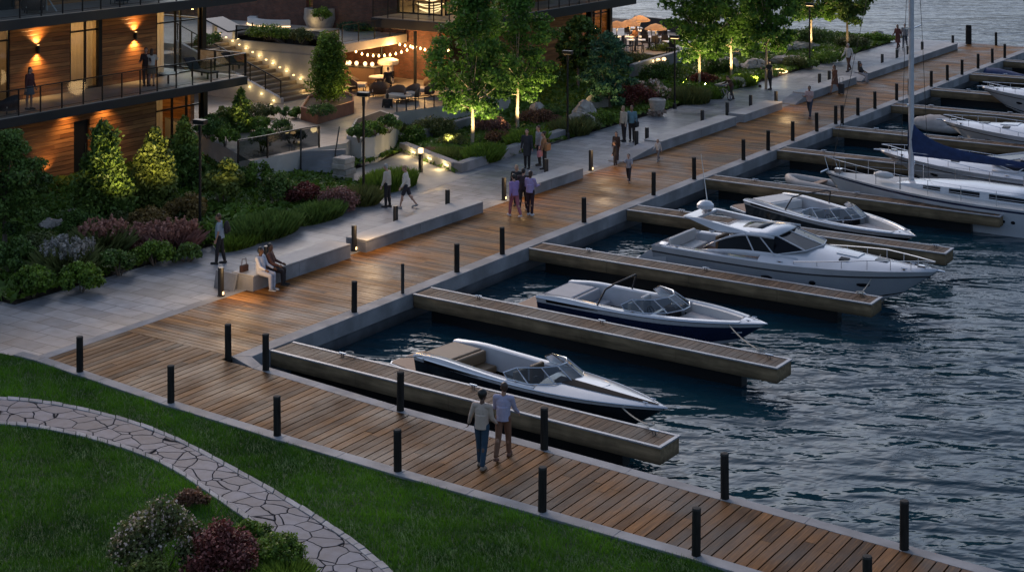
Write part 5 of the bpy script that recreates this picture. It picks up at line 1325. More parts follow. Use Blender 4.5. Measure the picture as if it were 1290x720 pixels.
# second storey, of which only the foot shows
for y0,y1 in ((10.9,19.2),): 
    m=MB(); m.bb(WX-.25,WX,y0,y1,7.252,10.4); wb(B1,m,'timber_wall',Mt['siding'])
window_x(B1,WX-.08,7.0,10.88,7.28,10.3,(9,),()); window_x(B1,WX-.08,19.22,22,7.28,10.3,(20.6,),())
m=MB(); m.bb(-36,-21.5,-8,22.3,10.4,10.8); wb(B1,m,'roof',Mt['soffit'])
m=MB(); m.bb(-36,-35.8,-8,21.6,0,10.39); m.bb(-35.8,-29.3,-8,-7.8,0,10.39); wb(B1,m,'rear_wall',Mt['siding'])
yr=[onx(q,EX_-.05) for q in (-8,23.5,51,78,105,129,153.5,176.5,198,222,242.5,266,289,312)]
railing_run(B1,((EX_-.05,yr[0]),(EX_-.05,21.58)),3.43,1.05,[(y-yr[0])/(21.58-yr[0]) for y in yr[:-1]]+[1.0])
railing_run(B1,((EX_-.12,21.58),(WX+.2,21.58)),3.43,1.05,[0,.33,.66,1.0])
yr=[onx(q,EX_-.05) for q in (-4,25,52,79,104,127,151,177,200,222)]
railing_run(B1,((EX_-.05,yr[0]),(EX_-.05,yr[-1])),7.28,1.05,[(y-yr[0])/(yr[-1]-yr[0]) for y in yr])
for i,(u,z) in enumerate(((46,5.48),(169,5.50))):
    y=onx(u,WX)
    m=MB(); m.bb(WX+.005,WX+.04,y-.05,y+.05,z-.10,z+.10); m.lathe([(.075,z-.17),(.075,z+.17)],(WX+.11,y),12); s=wb(B1,m,'wall_lamp',Mt['black_metal'])
    for q in (-1,1):
        m=MB(); m.lathe([(.06,z+q*.171),(.001,z+q*.1715)],(WX+.11,y),12,cap=False); m.build('lamp_lens',Mt['warm'],s)
        spot(B1,(WX+.13+24,y-8,z+q*.19),(-.22,0,q),WARM,190,125,.06,1.0)
for u in (93,140):  # the farther soffit lamp is added to brighten the siding
    y=onx(u,LX+.5); m=MB(); m.lathe([(.07,3.0),(.07,3.028)],(LX+.5,y),10); q=wb(B1,m,'soffit_lamp',Mt['warm_soft']); spot(B1,(LX+.5+24,y-8,2.97),(-.30,0,-1),WARM,130,110,.06,1.0)
# wall wash low on the ground floor behind the garden tree
spot(B1,(LX+.5+24,onx(58,LX)-8,.25),(-.45,0,1),WARM,60,80,.05)
# loose things and people on the balconies
def lounge_chair(label,p,rz,mat='wicker',group=None,s=1.0):
    t=thing('lounge_chair',label,'chair',p,rz,group)
    m=MB(); m.bb(-.36*s,.36*s,-.34*s,.36*s,.22*s,.40*s); m.build('seat',Mt['cushion'],t,bevel=.05)
    m=MB(); rows=[]
    for i in range(13):
        a=math.pi*(1.0+i/12); rows.append([(.42*s*math.cos(a),.40*s*math.sin(a)+.02,.14*s),(.45*s*math.cos(a),.44*s*math.sin(a),(.48+.28*max(0,-math.sin(a)))*s)])
    m.grid(rows); m.build('backrest',Mt[mat],t,smooth=60,solid=.06)
    for x in (-.3,.3):
        for y in (-.28,.28): m=MB(); m.cyl(x*s,y*s,0,.23*s,.02,.025,6); m.build('leg',Mt['black_metal'],t)
    return t
lounge_chair('grey low chair by the glass at the near end of the balcony',(-21.7,onx(8,-21.7),3.43),R(100),'dark_fabric')
t=thing('balcony_table','small low table on the balcony beside the hugging pair','table',(-22.0,onx(212,-22.0),3.43)); m=MB(); m.lathe([(.5,.44),(.5,.48)],(0,0),20); m.build('tabletop',Mt['dark_metal'],t); m=MB(); m.cyl(0,0,0,.44,.05,.04,8); m.build('leg',Mt['black_metal'],t)
t=thing('sun_lounger','dark lounger at the tip of the lower balcony','lounger',(-22.2,20.2,3.43),R(80)); m=MB(); m.bb(-.3,.3,-.9,.5,.25,.33); m.build('seat',Mt['dark_fabric'],t,bevel=.03); m=MB(); m.box((0,.78,.55),(.6,.75,.07),0,None,Matrix.Rotation(R(42),3,'X')); m.build('backrest',Mt['dark_fabric'],t,bevel=.02); m=MB(); [m.bb(x-.03,x+.03,y-.03,y+.03,0,.25) for x in (-.27,.27) for y in (-.8,.4)]; m.build('frame',Mt['black_metal'],t)
p=(-21.6,onx(37,-21.6)); person('woman in a dark red jacket and grey skirt standing on the lower balcony',p,R(-80),1.74,'light','brown','long',(.08,.022,.02),(.11,.12,.13),(.03,.02,.02),STAND,skirt=.75,female=True,z=3.43,group='people on the balconies')
p=(-22.1,onx(191,-22.1)); person('woman in a white blouse and tan skirt embracing someone on the balcony',p,R(40),1.68,'light','brown','long',(.50,.44,.38),(.20,.14,.09),(.05,.03,.02),dict(STAND,al=55,ar=50,el=35,er=40),skirt=.85,female=True,z=3.43,group='people on the balconies')
p=(-22.35,onx(184,-22.35)); person('person in dark clothes with long hair held by the woman in white',p,R(220),1.72,'light','black','long',(.03,.015,.013),(.09,.05,.035),(.03,.02,.02),dict(STAND,al=40,ar=40,el=40,er=40),female=True,z=3.43,group='people on the balconies')
# furniture on the top balcony
lounge_chair('white-cushioned wicker chair on the top balcony',(-21.9,onx(42,-21.9),7.28),R(60),'wicker')
t=thing('terrace_table','round white table on the top balcony','table',(-21.9,onx(58,-21.9),7.28)); m=MB(); m.lathe([(.55,.68),(.55,.72)],(0,0),20); m.build('tabletop',Mt['white_paint'],t); m=MB(); m.tube([(.3,.3,0),(0,0,.68)],.03,6); m.tube([(-.3,.3,0),(0,0,.68)],.03,6); m.tube([(0,-.35,0),(0,0,.68)],.03,6); m.build('trestle',Mt['white_paint'],t)
lounge_chair('dark chair further along the top balcony',(-21.9,onx(150,-21.9),7.28),R(120),'dark_fabric')

# ---- raised patio, terrace, garden stair
F1=[at(300,206,1),at(337,199,1),at(379,190,1),at(402,186,1)]
PAT=[(-30.9,24.2),at(285,186,1)]+[at(316,203,1),F1[1],F1[2],F1[3]]+[at(437,180,1),at(470,150,1),at(500,141,1),at(535,136.5,1),at(570,132,1),at(640,118,1),(-17.0,38.4),(-30.9,38.4)]
m=MB(); m.prism(PAT,-.2,1.0); o=struct('raised_patio',m,Mt['white_render'])
m=MB(); m.add([(p[0],p[1],1.004) for p in PAT],[tuple(range(len(PAT)))]); struct('patio_paving',m,Mt['patio_tiles'])
T=thing('upper_terrace','raised stone terrace with a tan side wall above the garden stair','terrace',(-27,33,0))
m=MB(); m.bb(-46,-23.9,31.0,38.3,3.08,3.55); wb(T,m,'terrace_slab',Mt['render'],bevel=.02)
m=MB(); m.bb(-31.6,-23.9,30.98,31.25,1.0,3.078); wb(T,m,'side_wall',Mt['render'])
m=MB(); m.bb(-46,-31.6,30.98,31.25,0,3.078); m.bb(-46,-31.7,27.8,30.97,3.08,3.55); m.bb(-46,-31.7,27.8,28.0,0,3.078); m.bb(-46,-30.9,24.2,27.7,0,3.2); wb(T,m,'landing',Mt['render'])
m=MB(); m.bb(-29.3,-29.1,31.3,38.2,1.0,3.07); wb(T,m,'recess_wall',Mt['brick'])
m=MB(); x0,x1=-30.2,-24.05; z0,z1=3.555,4.35
for x in (x0,x0+2.05,x0+4.1,x1): m.bb(x-.03,x+.03,31.06,31.12,z0,z1)
for x in (x0,x1): m.bb(x-.03,x+.03,32.35,32.41,z0,z1)
m.bb(x0,x1,31.06,31.12,z1-.05,z1); m.bb(x1-.03,x1+.03,31.13,32.34,z1-.05,z1)
fr=wb(T,m,'planter_frame',Mt['black_metal'])
for a,b in ((x0,x0+2.05),(x0+2.05,x0+4.1),(x0+4.1,x1)): m=MB(); panel(m,(a+.03,31.09,z0),(b-.03,31.09,z0),(b-.03,31.09,z1-.05),(a+.03,31.09,z1-.05)); m.build('glass_panel',Mt['smoked'],fr)
m=MB(); m.bb(x1-.02,x1+.01,31.13,32.34,z0,z1-.06); m.build('end_panel',Mt['render'],fr)
m=MB(); m.bb(x0+.05,x1-.05,31.15,32.3,z0,z0+.35); m.build('soil_bed',Mt['soil'],fr)
railing_run(T,((-23.98,32.6),(-23.98,38.2)),3.56,1.0,[0,.25,.5,.75,1],gname='frosted_panel')
# stair
S_=thing('garden_stair','stone stair lit by small wall lamps climbing to the terrace','stair',(-27.8,29.4,1.0))
n=15; x0,x1=-24.3,-31.6; z0,z1=1.0,3.55
m=MB()
for i in range(n):
    a=x0+(x1-x0)*i/n; b=x0+(x1-x0)*(i+1)/n; z=z0+(z1-z0)*(i+1)/n
    m.bb(b,a,28.05,30.97,z-.17,z,tone=.5)
    if z-.17>z0: m.bb(b,a,28.10,30.97,z0-.1,z-.172)
wb(S_,m,'steps',MAT('stair stone',(.17,.125,.085),.75,var=.25,damt=.25,dscale=.8,space='World',bump=.004,bscale=9),bevel=.012)
m=MB(); m.add([(x0+.2,27.82,0),(x1,27.82,0),(x1,27.82,3.75),(x0+.2,27.82,1.25),(x0+.2,28.04,0),(x1,28.04,0),(x1,28.04,3.75),(x0+.2,28.04,1.25)],[(0,1,2,3),(7,6,5,4),(3,2,6,7),(0,3,7,4),(1,5,6,2)]); wb(S_,m,'stringer_wall',Mt['white_render'])
m=MB()
for i in range(8): f=i/7; m.box((x0+.1+(x1-x0)*f,27.93,1.25+2.5*f+.45),(.05,.05,.9))
m.beam((x0+.1,27.93,2.15),(x1,27.93,4.65),.05,.05); wb(S_,m,'hand_rail',Mt['black_metal'])
for i in range(15):
    f=(i+.4)/15; x=x0+(x1-x0)*f; z=z0+(z1-z0)*f+.36
    m=MB(); m.ball((x,30.94,z),(.075,.04,.04),10,6); wb(S_,m,'step_lamp',Mt['step'])
    if i%2==0: point(S_,(x+27.8,30.80-29.4,z-1.0+.05),WARMY,5,.05)
for i in range(4):
    f=(i*.9+.3)/8; x=x0+(x1-x0)*f; z=1.25+2.5*f-.22
    m=MB(); m.ball((x,27.80,z),(.07,.04,.045),10,6); wb(S_,m,'step_lamp',Mt['step']); point(S_,(x+27.8,27.6-29.4,z-1.0),WARMY,3,.05)
spot(T,(-24.2+27,30.2-33,1.1),(0,.5,1),WARMY,35,75,.05)
point(T,(-24.6+27,30.35-33,1.35),WARMY,7,.05)
# glass balustrade over the lower steps
G_=thing('glass_balustrade','smoked glass balustrade along the raised planting by the lower steps','balustrade',F1[1])
def gl(a,b,z0,z1,nm='glass_panel'):
    m=MB(); panel(m,(*a,z0+.08),(*b,z0+.08),(*b,z1-.05),(*a,z1-.05)); wb(G_,m,nm,Mt['smoked'])
m=MB()
for a,b in zip(F1[:-1],F1[1:]): m.beam((*a,1.95),(*b,1.95),.05,.05); m.box((*a,1.48),(.06,.06,.95)); m.box((*b,1.475),(.055,.055,.94))
wb(G_,m,'frame',Mt['black_metal'])
for a,b in zip(F1[:-1],F1[1:]): gl(a,b,1.0,1.95)
m=MB(); s0=at(379,221,0); s1=at(430,221,0); u0=F1[2]; u1=at(436,187,1)
for i in range(6):
    f0,f1=i/6,(i+1)/6; A=lerp2(s0,u0,f0);B=lerp2(s1,u1,f0);C=lerp2(s1,u1,f1);D=lerp2(s0,u0,f1); m.prism([A,B,C,D],-.1,(i+1)/6*.98)
st=thing('lower_steps','short flight of steps beside the smoked glass balustrade','steps',s0); wb(st,m,'steps',Mt['concrete'])
m=MB(); a=at(392,222,0); b=at(428,221,0); c=at(430,190,1.0)
for p,q,z in ((s0,0,0),): pass
m.tube([(*s0,.0),(*s0,1.0),(*u0,1.95)],.03,6); m.tube([(*lerp2(s1,s0,.15),0),(*lerp2(s1,s0,.15),.95),(*lerp2(u1,u0,.15),1.95)],.03,6); wb(st,m,'hand_rail',Mt['black_metal'])
t=thing('stone_pier','squat rough stone pier at the foot of the lower steps','pillar',(*at(433,226,0),0)); m=MB(); rr=random.Random(4)
for k in range(4): m.box((rr.uniform(-.03,.03),rr.uniform(-.03,.03),.12+.24*k),(.7+rr.uniform(-.06,.06),.7+rr.uniform(-.06,.06),.235),rr.uniform(-.08,.08),rr.random())
m.build('stonework',Mt['stone'],t,bevel=.03)
# curved white planter
pl=[at(437,205,0),at(470,206,0),at(500,186,0),at(503,172,0),at(470,166,0),at(440,180,0)]
pl=[at(436,203,0),at(455,207,0),at(472,205,0),at(498,188,0),at(503,176,0),at(480,160,.3),at(448,172,.3)]
t=thing('white_planter','white curved concrete planter filled with dark leafy shrubs','planter',(*pl[2],0))
m=MB(); m.prism(pl,-.1,1.15); wb(t,m,'planter_wall',Mt['white_render'],bevel=.03); c=(sum(p[0] for p in pl)/len(pl),sum(p[1] for p in pl)/len(pl)); m=MB(); m.prism([lerp2(p,c,.12) for p in pl],1.1,1.18); wb(t,m,'soil_bed',Mt['soil']); WPL=(c,pl)
# corten planter with its column tree
pl=[at(379,151,1),at(400,157,1),at(446,143,1),at(446,134,1),at(425,128,1),at(388,136,1)]
t=thing('corten_planter','rusty steel planter holding a column-shaped tree and clipped greens','planter',(*pl[0],1.0)); c=(sum(p[0] for p in pl)/6,sum(p[1] for p in pl)/6)
m=MB(); n=len(pl)
for i in range(n):
    a,b=pl[i],pl[(i+1)%n]; ai,bi=lerp2(a,c,.06),lerp2(b,c,.06); m.prism([a,b,bi,ai],1.0,1.62)
wb(t,m,'planter_wall',Mt['corten']); m=MB(); m.prism([lerp2(p,c,.07) for p in pl],1.0,1.52); wb(t,m,'soil_bed',Mt['soil']); CPL=c
# low planter walls with lights along the promenade
def lowwall(name,label,pts,w,h,cat='garden wall',mat='concrete'):
    t=thing(name,label,cat,(*pts[0],0)); m=MB()
    for i,(a,b) in enumerate(zip(pts[:-1],pts[1:])):
        d=Vector((b[0]-a[0],b[1]-a[1])).normalized(); nn=Vector((-d.y,d.x))*w/2
        e=d*(.0 if i==0 else .0)
        m.prism([(a[0]-nn.x,a[1]-nn.y),(b[0]-nn.x-d.x*.003,b[1]-nn.y-d.y*.003),(b[0]+nn.x-d.x*.003,b[1]+nn.y-d.y*.003),(a[0]+nn.x,a[1]+nn.y)],-.1,h)
    wb(t,m,'wall',Mt[mat],bevel=.02); return t
A=at(577,217); Bw=at(708,173); C=at(508,190)
lowwall('planter_wall','low concrete planter wall running along the wide promenade',[A,Bw],.42,.40)
t=lowwall('planter_wall','low concrete wall with hidden lamps beside the side path',[lerp2(A,C,.04),C],.42,.40)
for f in (.12,.42,.72):
    p=lerp2(A,C,f); d=Vector((C[0]-A[0],C[1]-A[1])).normalized(); nn=Vector((d.y,-d.x)); 
    if nn.dot(Vector((CAM[0]-p[0],CAM[1]-p[1])))<0: nn=-nn
    q=Vector(p)+nn*.225
    m=MB(); m.box((q.x,q.y,.22),(.34,.03,.07),math.atan2(d.y,d.x)); wb(t,m,'wall_lamp',Mt['step']); point(t,(q.x+nn.x*.25-A[0],q.y+nn.y*.25-A[1],.25),WARMY,16,.05)
lowwall('planter_wall','low inner planter wall behind the uplit maple',[at(530,178),at(596,160)],.3,.55)
lowwall('terrace_wall','long low retaining wall in front of the restaurant terrace',[at(796,101),at(866,79)],.35,.95)
lowwall('promenade_kerb','rounded concrete kerb block beside the lamp post',[at(945,103.5),at(905,113)],.6,.30,'kerb block')
# side path and gravel
m=MB(); sp=[at(540,232),at(614,211),at(577,219),at(508,192),at(470,207),at(455,216),at(500,222)]
sheet('side_path',[at(528,243),at(618,212),at(577,220),at(506,192),at(478,204),at(445,214),at(440,232),at(520,222)],.006,MAT('pale path slabs',(.36,.33,.29),.7,var=.12,damt=.2,space='World'))
sheet('gravel_bed',[at(500,176),at(540,172),at(560,152),at(505,148)],.0,Mt['gravel'])

# ---- patio furniture, lights, people
def string_lights(label,pts,sag,n):
    t=thing('string_light',label,'string lights',pts[0]); m=MB(); path=[]; L_=[]
    for (a,b),s,k in zip(zip(pts[:-1],pts[1:]),sag,n):
        for i in range(k+1):
            f=i/k; path.append((a[0]+(b[0]-a[0])*f,a[1]+(b[1]-a[1])*f,a[2]+(b[2]-a[2])*f-s*4*f*(1-f)))
    m.tube(path,.012,4); wb(t,m,'cable',Mt['black_metal'])
    for i,p in enumerate(path):
        m=MB(); m.ball((p[0],p[1],p[2]-.10),(.052,.052,.065),8,6); m.cyl(p[0],p[1],p[2]-.04,p[2],.025,.02,6); wb(t,m,'bulb',Mt['bulb'])
    return path
def on(u,v,y):   # point seen at pixel (u,v) on the plane y
    x=ony(u,y); d=-(x-CAM[0])*SA+(y-CAM[1])*CA; return (x,y,HC-(v-HV)*d/FPX)
p1=string_lights('string of warm bulbs sagging across the patio to the black column',[on(418,47,33),on(456,66,35)[:3],on(520,58,36.3)],[.05,.25],[5,9])
p2=string_lights('second string of bulbs running from the brick wall past the column to the tree',[on(484,46,38.0),on(524,57,36.2),on(565,62,33.5)],[.12,.12],[6,7])
for p in (p1[3],p1[9],p2[3],p2[9]): point(None,(p[0],p[1]-.35,p[2]-.35),WARM,210,.25)
t=thing('black_column','slim black steel column standing at the patio edge','column',(ony(523,35.6),35.6,1.0)); m=MB(); m.bb(-.06,.06,-.06,.06,0,3.12); m.build('shaft',Mt['black_metal'],t); m=MB(); m.bb(-.12,.12,-.12,.12,0,.04); m.build('base_plate',Mt['black_metal'],t)
t=thing('drain_column','dark downpipe column against the brick patio wall','column',(ony(481,38.1),38.1,1.0)); m=MB(); m.cyl(0,0,0,3.1,.09,.09,10); m.build('shaft',Mt['black_metal'],t); m=MB(); m.cyl(0,0,1.2,1.28,.11,.11,10); m.cyl(0,0,2.6,2.68,.11,.11,10); m.build('bracket',Mt['black_metal'],t)
for i,(u,v,rz,lab) in enumerate(((478,118,40,'brown wicker tub chair beside the round patio table'),(498,126,190,'tub chair with its back to the promenade, next to the white planter'),(516,124,160,'tub chair by the black column with a cream seat'),(536,118,120,'tub chair at the tree end of the patio'),(545,109,60,'tub chair farthest along under the tree crown'),(452,112,-60,'tall dark chair at the bar end of the patio'))):
    lounge_chair(lab,(*at(u,v+3,1.0),1.0),R(rz),'wicker','tub chairs on the patio',1.12)
def drum_table(label,p,r,h,mat='render'):
    t=thing('patio_table',label,'table',(*p,1.0)); m=MB(); m.lathe([(r,h-.07),(r*1.03,h-.03),(r,h)],(0,0),20); m.build('tabletop',Mt[mat],t,smooth=40); m=MB(); m.lathe([(r*.5,0),(r*.35,.1),(r*.3,h-.07)],(0,0),14); m.build('pedestal',Mt['wicker'],t,smooth=40)
drum_table('round cream table in the middle of the patio chairs',at(479,113,1.0),.62,.72); drum_table('low dark side table near the column tree',at(441,118,1.0),.30,.4,'dark_metal'); drum_table('low pale table between the chairs and the edge rail',at(508,130,1.0),.45,.42)
t=thing('outdoor_oven','tall white patio oven with a broad domed hood','oven',(*at(489,104,1.0),1.0)); m=MB(); m.lathe([(.32,0),(.30,1.0)],(0,0),16); m.build('body',Mt['render'],t,smooth=40); m=MB(); m.lathe([(.55,1.0),(.62,1.1),(.58,1.25),(.3,1.36),(.01,1.38)],(0,0),18); m.build('hood',Mt['render'],t,smooth=50); m=MB(); m.bb(.20,.33,-.14,.14,.35,.65); m.build('oven_door',Mt['black_metal'],t)
t=thing('sideboard','dark bar counter with candle lamps against the brick recess','bar counter',(*at(458,107,1.0),1.0),R(8)); m=MB(); m.bb(-1.1,.9,-.3,.3,0,1.0); m.build('cabinet',Mt['wicker'],t,bevel=.02); m=MB(); m.bb(-1.15,.95,-.35,.35,1.0,1.05); m.build('counter_top',Mt['dark_metal'],t)
for i,x in enumerate((-.9,-.45,.1,.55)): m=MB(); m.ball((x,0,1.17),(.11,.11,.12),10,7); m.build('candle_lamp',Mt['warm_soft'],t,smooth=True)
t=thing('lantern','tall white paper lantern standing in the recess','lantern',(*at(436,84,1.0),1.0)); m=MB(); m.lathe([(.16,.5),(.24,.8),(.22,1.5),(.14,1.75)],(0,0),12); m.build('shade',Mt['warm_soft'],t,smooth=50); m=MB(); m.cyl(0,0,0,.5,.04,.03,8); m.build('stand',Mt['black_metal'],t); point(t,(.4,-.4,1.2),WARM,14,.15)
t=thing('lantern','small bell-shaped white lamp on a dark stand by the column tree','lantern',(*at(438,104,1.0),1.0)); m=MB(); m.lathe([(.30,.62),(.22,.8),(.1,1.05),(.06,1.2)],(0,0),12); m.build('shade',Mt['warm_soft'],t,smooth=50); m=MB(); m.bb(-.25,.25,-.25,.25,0,.6); m.build('stand',Mt['dark_metal'],t)
p=at(489,117,1.0); person('person in black sitting among the patio chairs',p,R(30),1.7,'light','black','short',(.012,.012,.013),(.012,.012,.014),(.02,.02,.02),dict(SIT,sit=.6),z=1.0,group='people on the patio')
p=at(488,157,0.15); person('person in black standing behind the white planter',(p[0],p[1]),R(40),1.72,'tan','black','bob',(.012,.012,.013),(.012,.012,.014),(.02,.02,.02),STAND,z=.0,group='people on the patio')
PR0=[PAT[8],PAT[9],PAT[10],PAT[11]]
RG=thing('patio_railing','thin black railing along the front edge of the raised patio','railing',(*PR0[0],1.0))
for a,b in zip(PR0[:-1],PR0[1:]):
    n=3; m=MB()
    for i in range(n+1): p=lerp2(a,b,i/n); m.box((p[0],p[1],1.27),(.04,.04,.55)) if (i<n or b is PR0[-1]) else None
    m.beam((*a,1.55),(*b,1.55),.06,.05); wb(RG,m,'rail_section',Mt['black_metal'])

# ---- the brick and timber building with the round-the-corner balcony
B2=thing('restaurant_building','brick building with timber upper floors and a corner balcony','building',(-24,45,0))
def w2(m,n,mat,**k): return wb(B2,m,n,mat,**k)
m=MB(); m.bb(-31,-21.85,38.5,38.8,1.0,4.08); m.bb(-31,-24.8,38.5,38.8,4.08,10.5); w2(m,'brick_wall',Mt['brick'])
fx=-18.6; bal=[(-24.7,36.0),(fx-.8,36.0),(fx-.25,36.2),(fx,36.8),(fx,55.6),(-24.7,55.6)]
m=MB(); m.prism(bal,4.10,4.62); w2(m,'balcony_slab',Mt['soffit'],bevel=.012)
m=MB(); m.prism([(x+(.04 if x<-24 else -.04),y+(.04 if y<40 else -.04)) for x,y in bal],4.625,4.65); w2(m,'balcony_floor',Mt['balcony_floor'])
railing_run(B2,((-24.6,36.06),(fx-.8,36.06)),4.65,1.05,[0,.2,.4,.6,.8,1])
railing_run(B2,((fx-.06,36.9),(fx-.06,55.5)),4.65,1.05,[i/16 for i in range(17)])
wx=-21.6
m=MB(); m.bb(wx-.25,wx,38.82,53.85,.55,4.09); w2(m,'timber_wall',Mt['siding'])
window_x(B2,wx-.08,53.87,57.3,.55,4.05,(54.6,55.5,56.4),(3.3,))
m=MB(); m.bb(wx-.12,wx+.14,57.3,57.55,.0,4.09); w2(m,'corner_column',Mt['black_metal'])
m=MB(); m.bb(wx-.1,wx+.16,54.7,54.95,.0,4.09); w2(m,'corner_column',Mt['black_metal'])
m=MB(); m.bb(wx-.25,wx,44.5,52.2,4.655,8.4); w2(m,'timber_wall',Mt['siding'])
for a,b in ((52.22,53.6),(53.7,55.3),(55.4,57.2)): window_x(B2,wx-.08,a,b,4.66,8.2,(),(7.2,))
window_x(B2,wx-.08,38.9,44.48,4.66,8.2,(40.2,41.6,43.0),(7.2,)); window_y(B2,38.62,-24.78,wx-.1,4.66,8.2,(-23.7,-22.6),(7.2,))
m=MB(); m.bb(-31,wx,57.56,57.8,.0,8.4); m.bb(-31.2,-31,38.5,57.8,0,10.5); w2(m,'rear_wall',Mt['siding'])
m=MB(); m.bb(-32,-18.2,36,58.2,8.42,8.85); w2(m,'roof',Mt['soffit'])
m=MB(); m.bb(-27,-26.8,38.9,57.5,.6,4.08); m.bb(-27,-26.8,38.9,57.5,4.66,8.4); w2(m,'room_back_wall',Mt['interior'])
m=MB(); m.bb(-26.7,wx-.3,38.85,57.5,4.63,4.66); w2(m,'room_floor',Mt['balcony_floor'])
for y,z,e in ((40.5,7.4,220),(43.5,7.4,160),(54.5,7.4,160),(55.6,3.4,140),(41.5,3.4,60)): point(B2,(-24+24,y-45,z),WARM,e,.2)
c=on(542,6,40.2)
t=thing('ring_chandelier','glowing ring chandelier inside the corner room','chandelier',c)
for r,z in ((.75,0),(.55,.35),(.6,-.3)):
    m=MB(); m.tube([(r*math.cos(q),r*math.sin(q),z+.08*math.sin(q*2)) for q in [i*math.pi/12 for i in range(25)]],.035,6,False); m.build('lamp_ring',Mt['warm_soft'],t,smooth=True)
m=MB(); m.tube([(0,0,.3),(0,0,8.2-c[2])],.015,4); m.build('cable',Mt['black_metal'],t)
# lower dark glazing behind the trees
window_x(B2,wx+.06,39.2,44.0,1.0,4.05,(40.4,41.6,42.8),())

# ---- restaurant terrace beyond
RT=[(-30,58.0),(-18.6,58.0),at(868,62,.6),(-13.6,66),(-16,72),(-34,74)]
m=MB(); m.prism(RT,-.2,.6); struct('restaurant_terrace',m,Mt['patio_tiles'])
lowwall('terrace_parapet','dark low parapet behind the lit parasols',[at(800,35,.6),at(862,42,.6)],.3,1.5,'parapet','soffit')
def parasol(label,p,r=.75,h=1.55):
    t=thing('parasol_lamp',label,'parasol lamp',p,0,'lit parasol lamps on the restaurant terrace'); m=MB(); m.cyl(0,0,0,h,.035,.03,8); m.build('pole',Mt['dark_metal'],t)
    m=MB(); m.lathe([(.02,h+.25),(r*.5,h+.14),(r,h-.08),(r,h-.16)],(0,0),8,cap=False); m.build('canopy',DRAPE('cream parasol cloth',(.78,.64,.48)),t,solid=.015)
    m=MB(); m.lathe([(.3,0),(.3,.06),(.05,.09)],(0,0),12); m.build('base',Mt['dark_metal'],t); point(t,(.12,0,h-.35),WARM,34,.08)
for u,v,lab in ((777,60,'lit cream parasol lamp nearest the timber building'),(793,58,'second lit parasol lamp, just past the building corner'),(826,64,'lit parasol lamp standing apart by the tree crown'),(806,52,'small lit parasol lamp deepest on the restaurant terrace')): parasol(lab,(*at(u,v,.6),.6))
k=0
for u,v in ((786,60),(800,64),(818,60),(842,60),(808,52),(830,52),(796,48),(850,66)):
    p=at(u,v,.6); t=thing('dining_table','white-topped dining table, %s of the restaurant terrace tables'%ORD[k],'table',(*p,.6),rnd.uniform(0,1),'dining tables on the restaurant terrace'); k+=1
    m=MB(); m.bb(-.7,.7,-.42,.42,.70,.74); m.build('tabletop',Mt['white_paint'],t,bevel=.01); m=MB(); m.bb(-.05,.05,-.05,.05,0,.7); m.bb(-.3,.3,-.25,.25,0,.03); m.build('pedestal',Mt['black_metal'],t)
k=0
for u,v in ((781,62),(792,66),(806,66),(813,62),(824,62),(837,62),(847,62),(803,54),(814,54),(825,54),(836,54),(845,69),(792,50)):
    p=at(u,v,.6); t=thing('dining_chair','dark chair set at the white tables, %s along the restaurant terrace'%ORD[k],'chair',(*p,.6),rnd.uniform(0,6),'dining chairs on the restaurant terrace'); k+=1
    m=MB(); m.bb(-.23,.23,-.23,.23,.42,.47); m.build('seat',Mt['dark_fabric'],t); m=MB(); m.bb(-.23,.23,.20,.25,.48,.92); m.build('backrest',Mt['dark_fabric'],t)
    for x in (-.2,.2):
        for y in (-.2,.2): m=MB(); m.bb(x-.018,x+.018,y-.018,y+.018,0,.42); m.build('leg',Mt['black_metal'],t)
for u,v,lab,tp in ((769,50,'diner in a cream jacket seated near the timber building',(.42,.33,.24)),(759,53,'diner in a pink shirt beside the cream jacket',(.40,.24,.18)),(801,59,'diner in an orange top at a far table',(.35,.18,.09)),(833,55,'diner in a dark jumper under the lone parasol',(.05,.04,.04))):
    p=at(u,v,.6); person(lab,p,R(170),1.7,'tan','brown','short',tp,(.03,.03,.035),(.02,.02,.02),dict(SIT,sit=.6),z=.6,vox=.016,group='diners on the restaurant terrace')
t=thing('lantern','row of glowing ground lamps behind the low terrace wall','ground lamps',(*at(806,82,.7),.7))
for i in range(5): m=MB(); m.ball((.0+.35*i*.3,.6*i,.12),(.12,.18,.12),10,7); m.build('lamp_globe',Mt['warm_soft'],t,smooth=True)
point(t,(.6,1.0,.4),WARMY,18,.2)

# ---- upper terrace furniture and sculpture
def gp(u,v,z): q=at(u,v,z); return (q[0],q[1],z)
t=thing('loop_sculpture','tall white looping tube sculpture on the upper terrace','sculpture',gp(352,24,3.55)); m=MB()
m.tube([(-.3,.2,0),(-.1,.1,.8),(.3,0,1.6),(.9,.0,2.2),(1.5,.1,2.0),(1.3,.3,1.2),(.6,.3,.7),(-.2,.1,.9),(-.8,-.1,1.7),(-.5,-.1,2.6),(.3,0,3.0)],.10,8); m.build('tube',Mt['white_paint'],t,smooth=True)
m=MB(); m.lathe([(.5,0),(.45,.08)],(-.3,.2),14); m.build('base',Mt['dark_metal'],t)
spot(t,(.3,-.8,.3),(0,.4,1),WARMY,25,80)
t=thing('egg_lamp','glowing white egg-shaped lamp on the upper terrace','lamp',gp(322,20,3.55)); m=MB(); m.ball((0,0,.35),(.62,.5,.36),16,10); m.build('shell',Mt['warm_soft'],t,smooth=True); m=MB(); m.lathe([(.3,0),(.25,.06)],(0,0),12); m.build('base',Mt['white_paint'],t); point(t,(.4,-.8,.5),WARMY,10,.2)
t=thing('curved_bench','long white curved bench lit from below on the upper terrace','bench',gp(330,34,3.55)); m=MB(); rows=[]
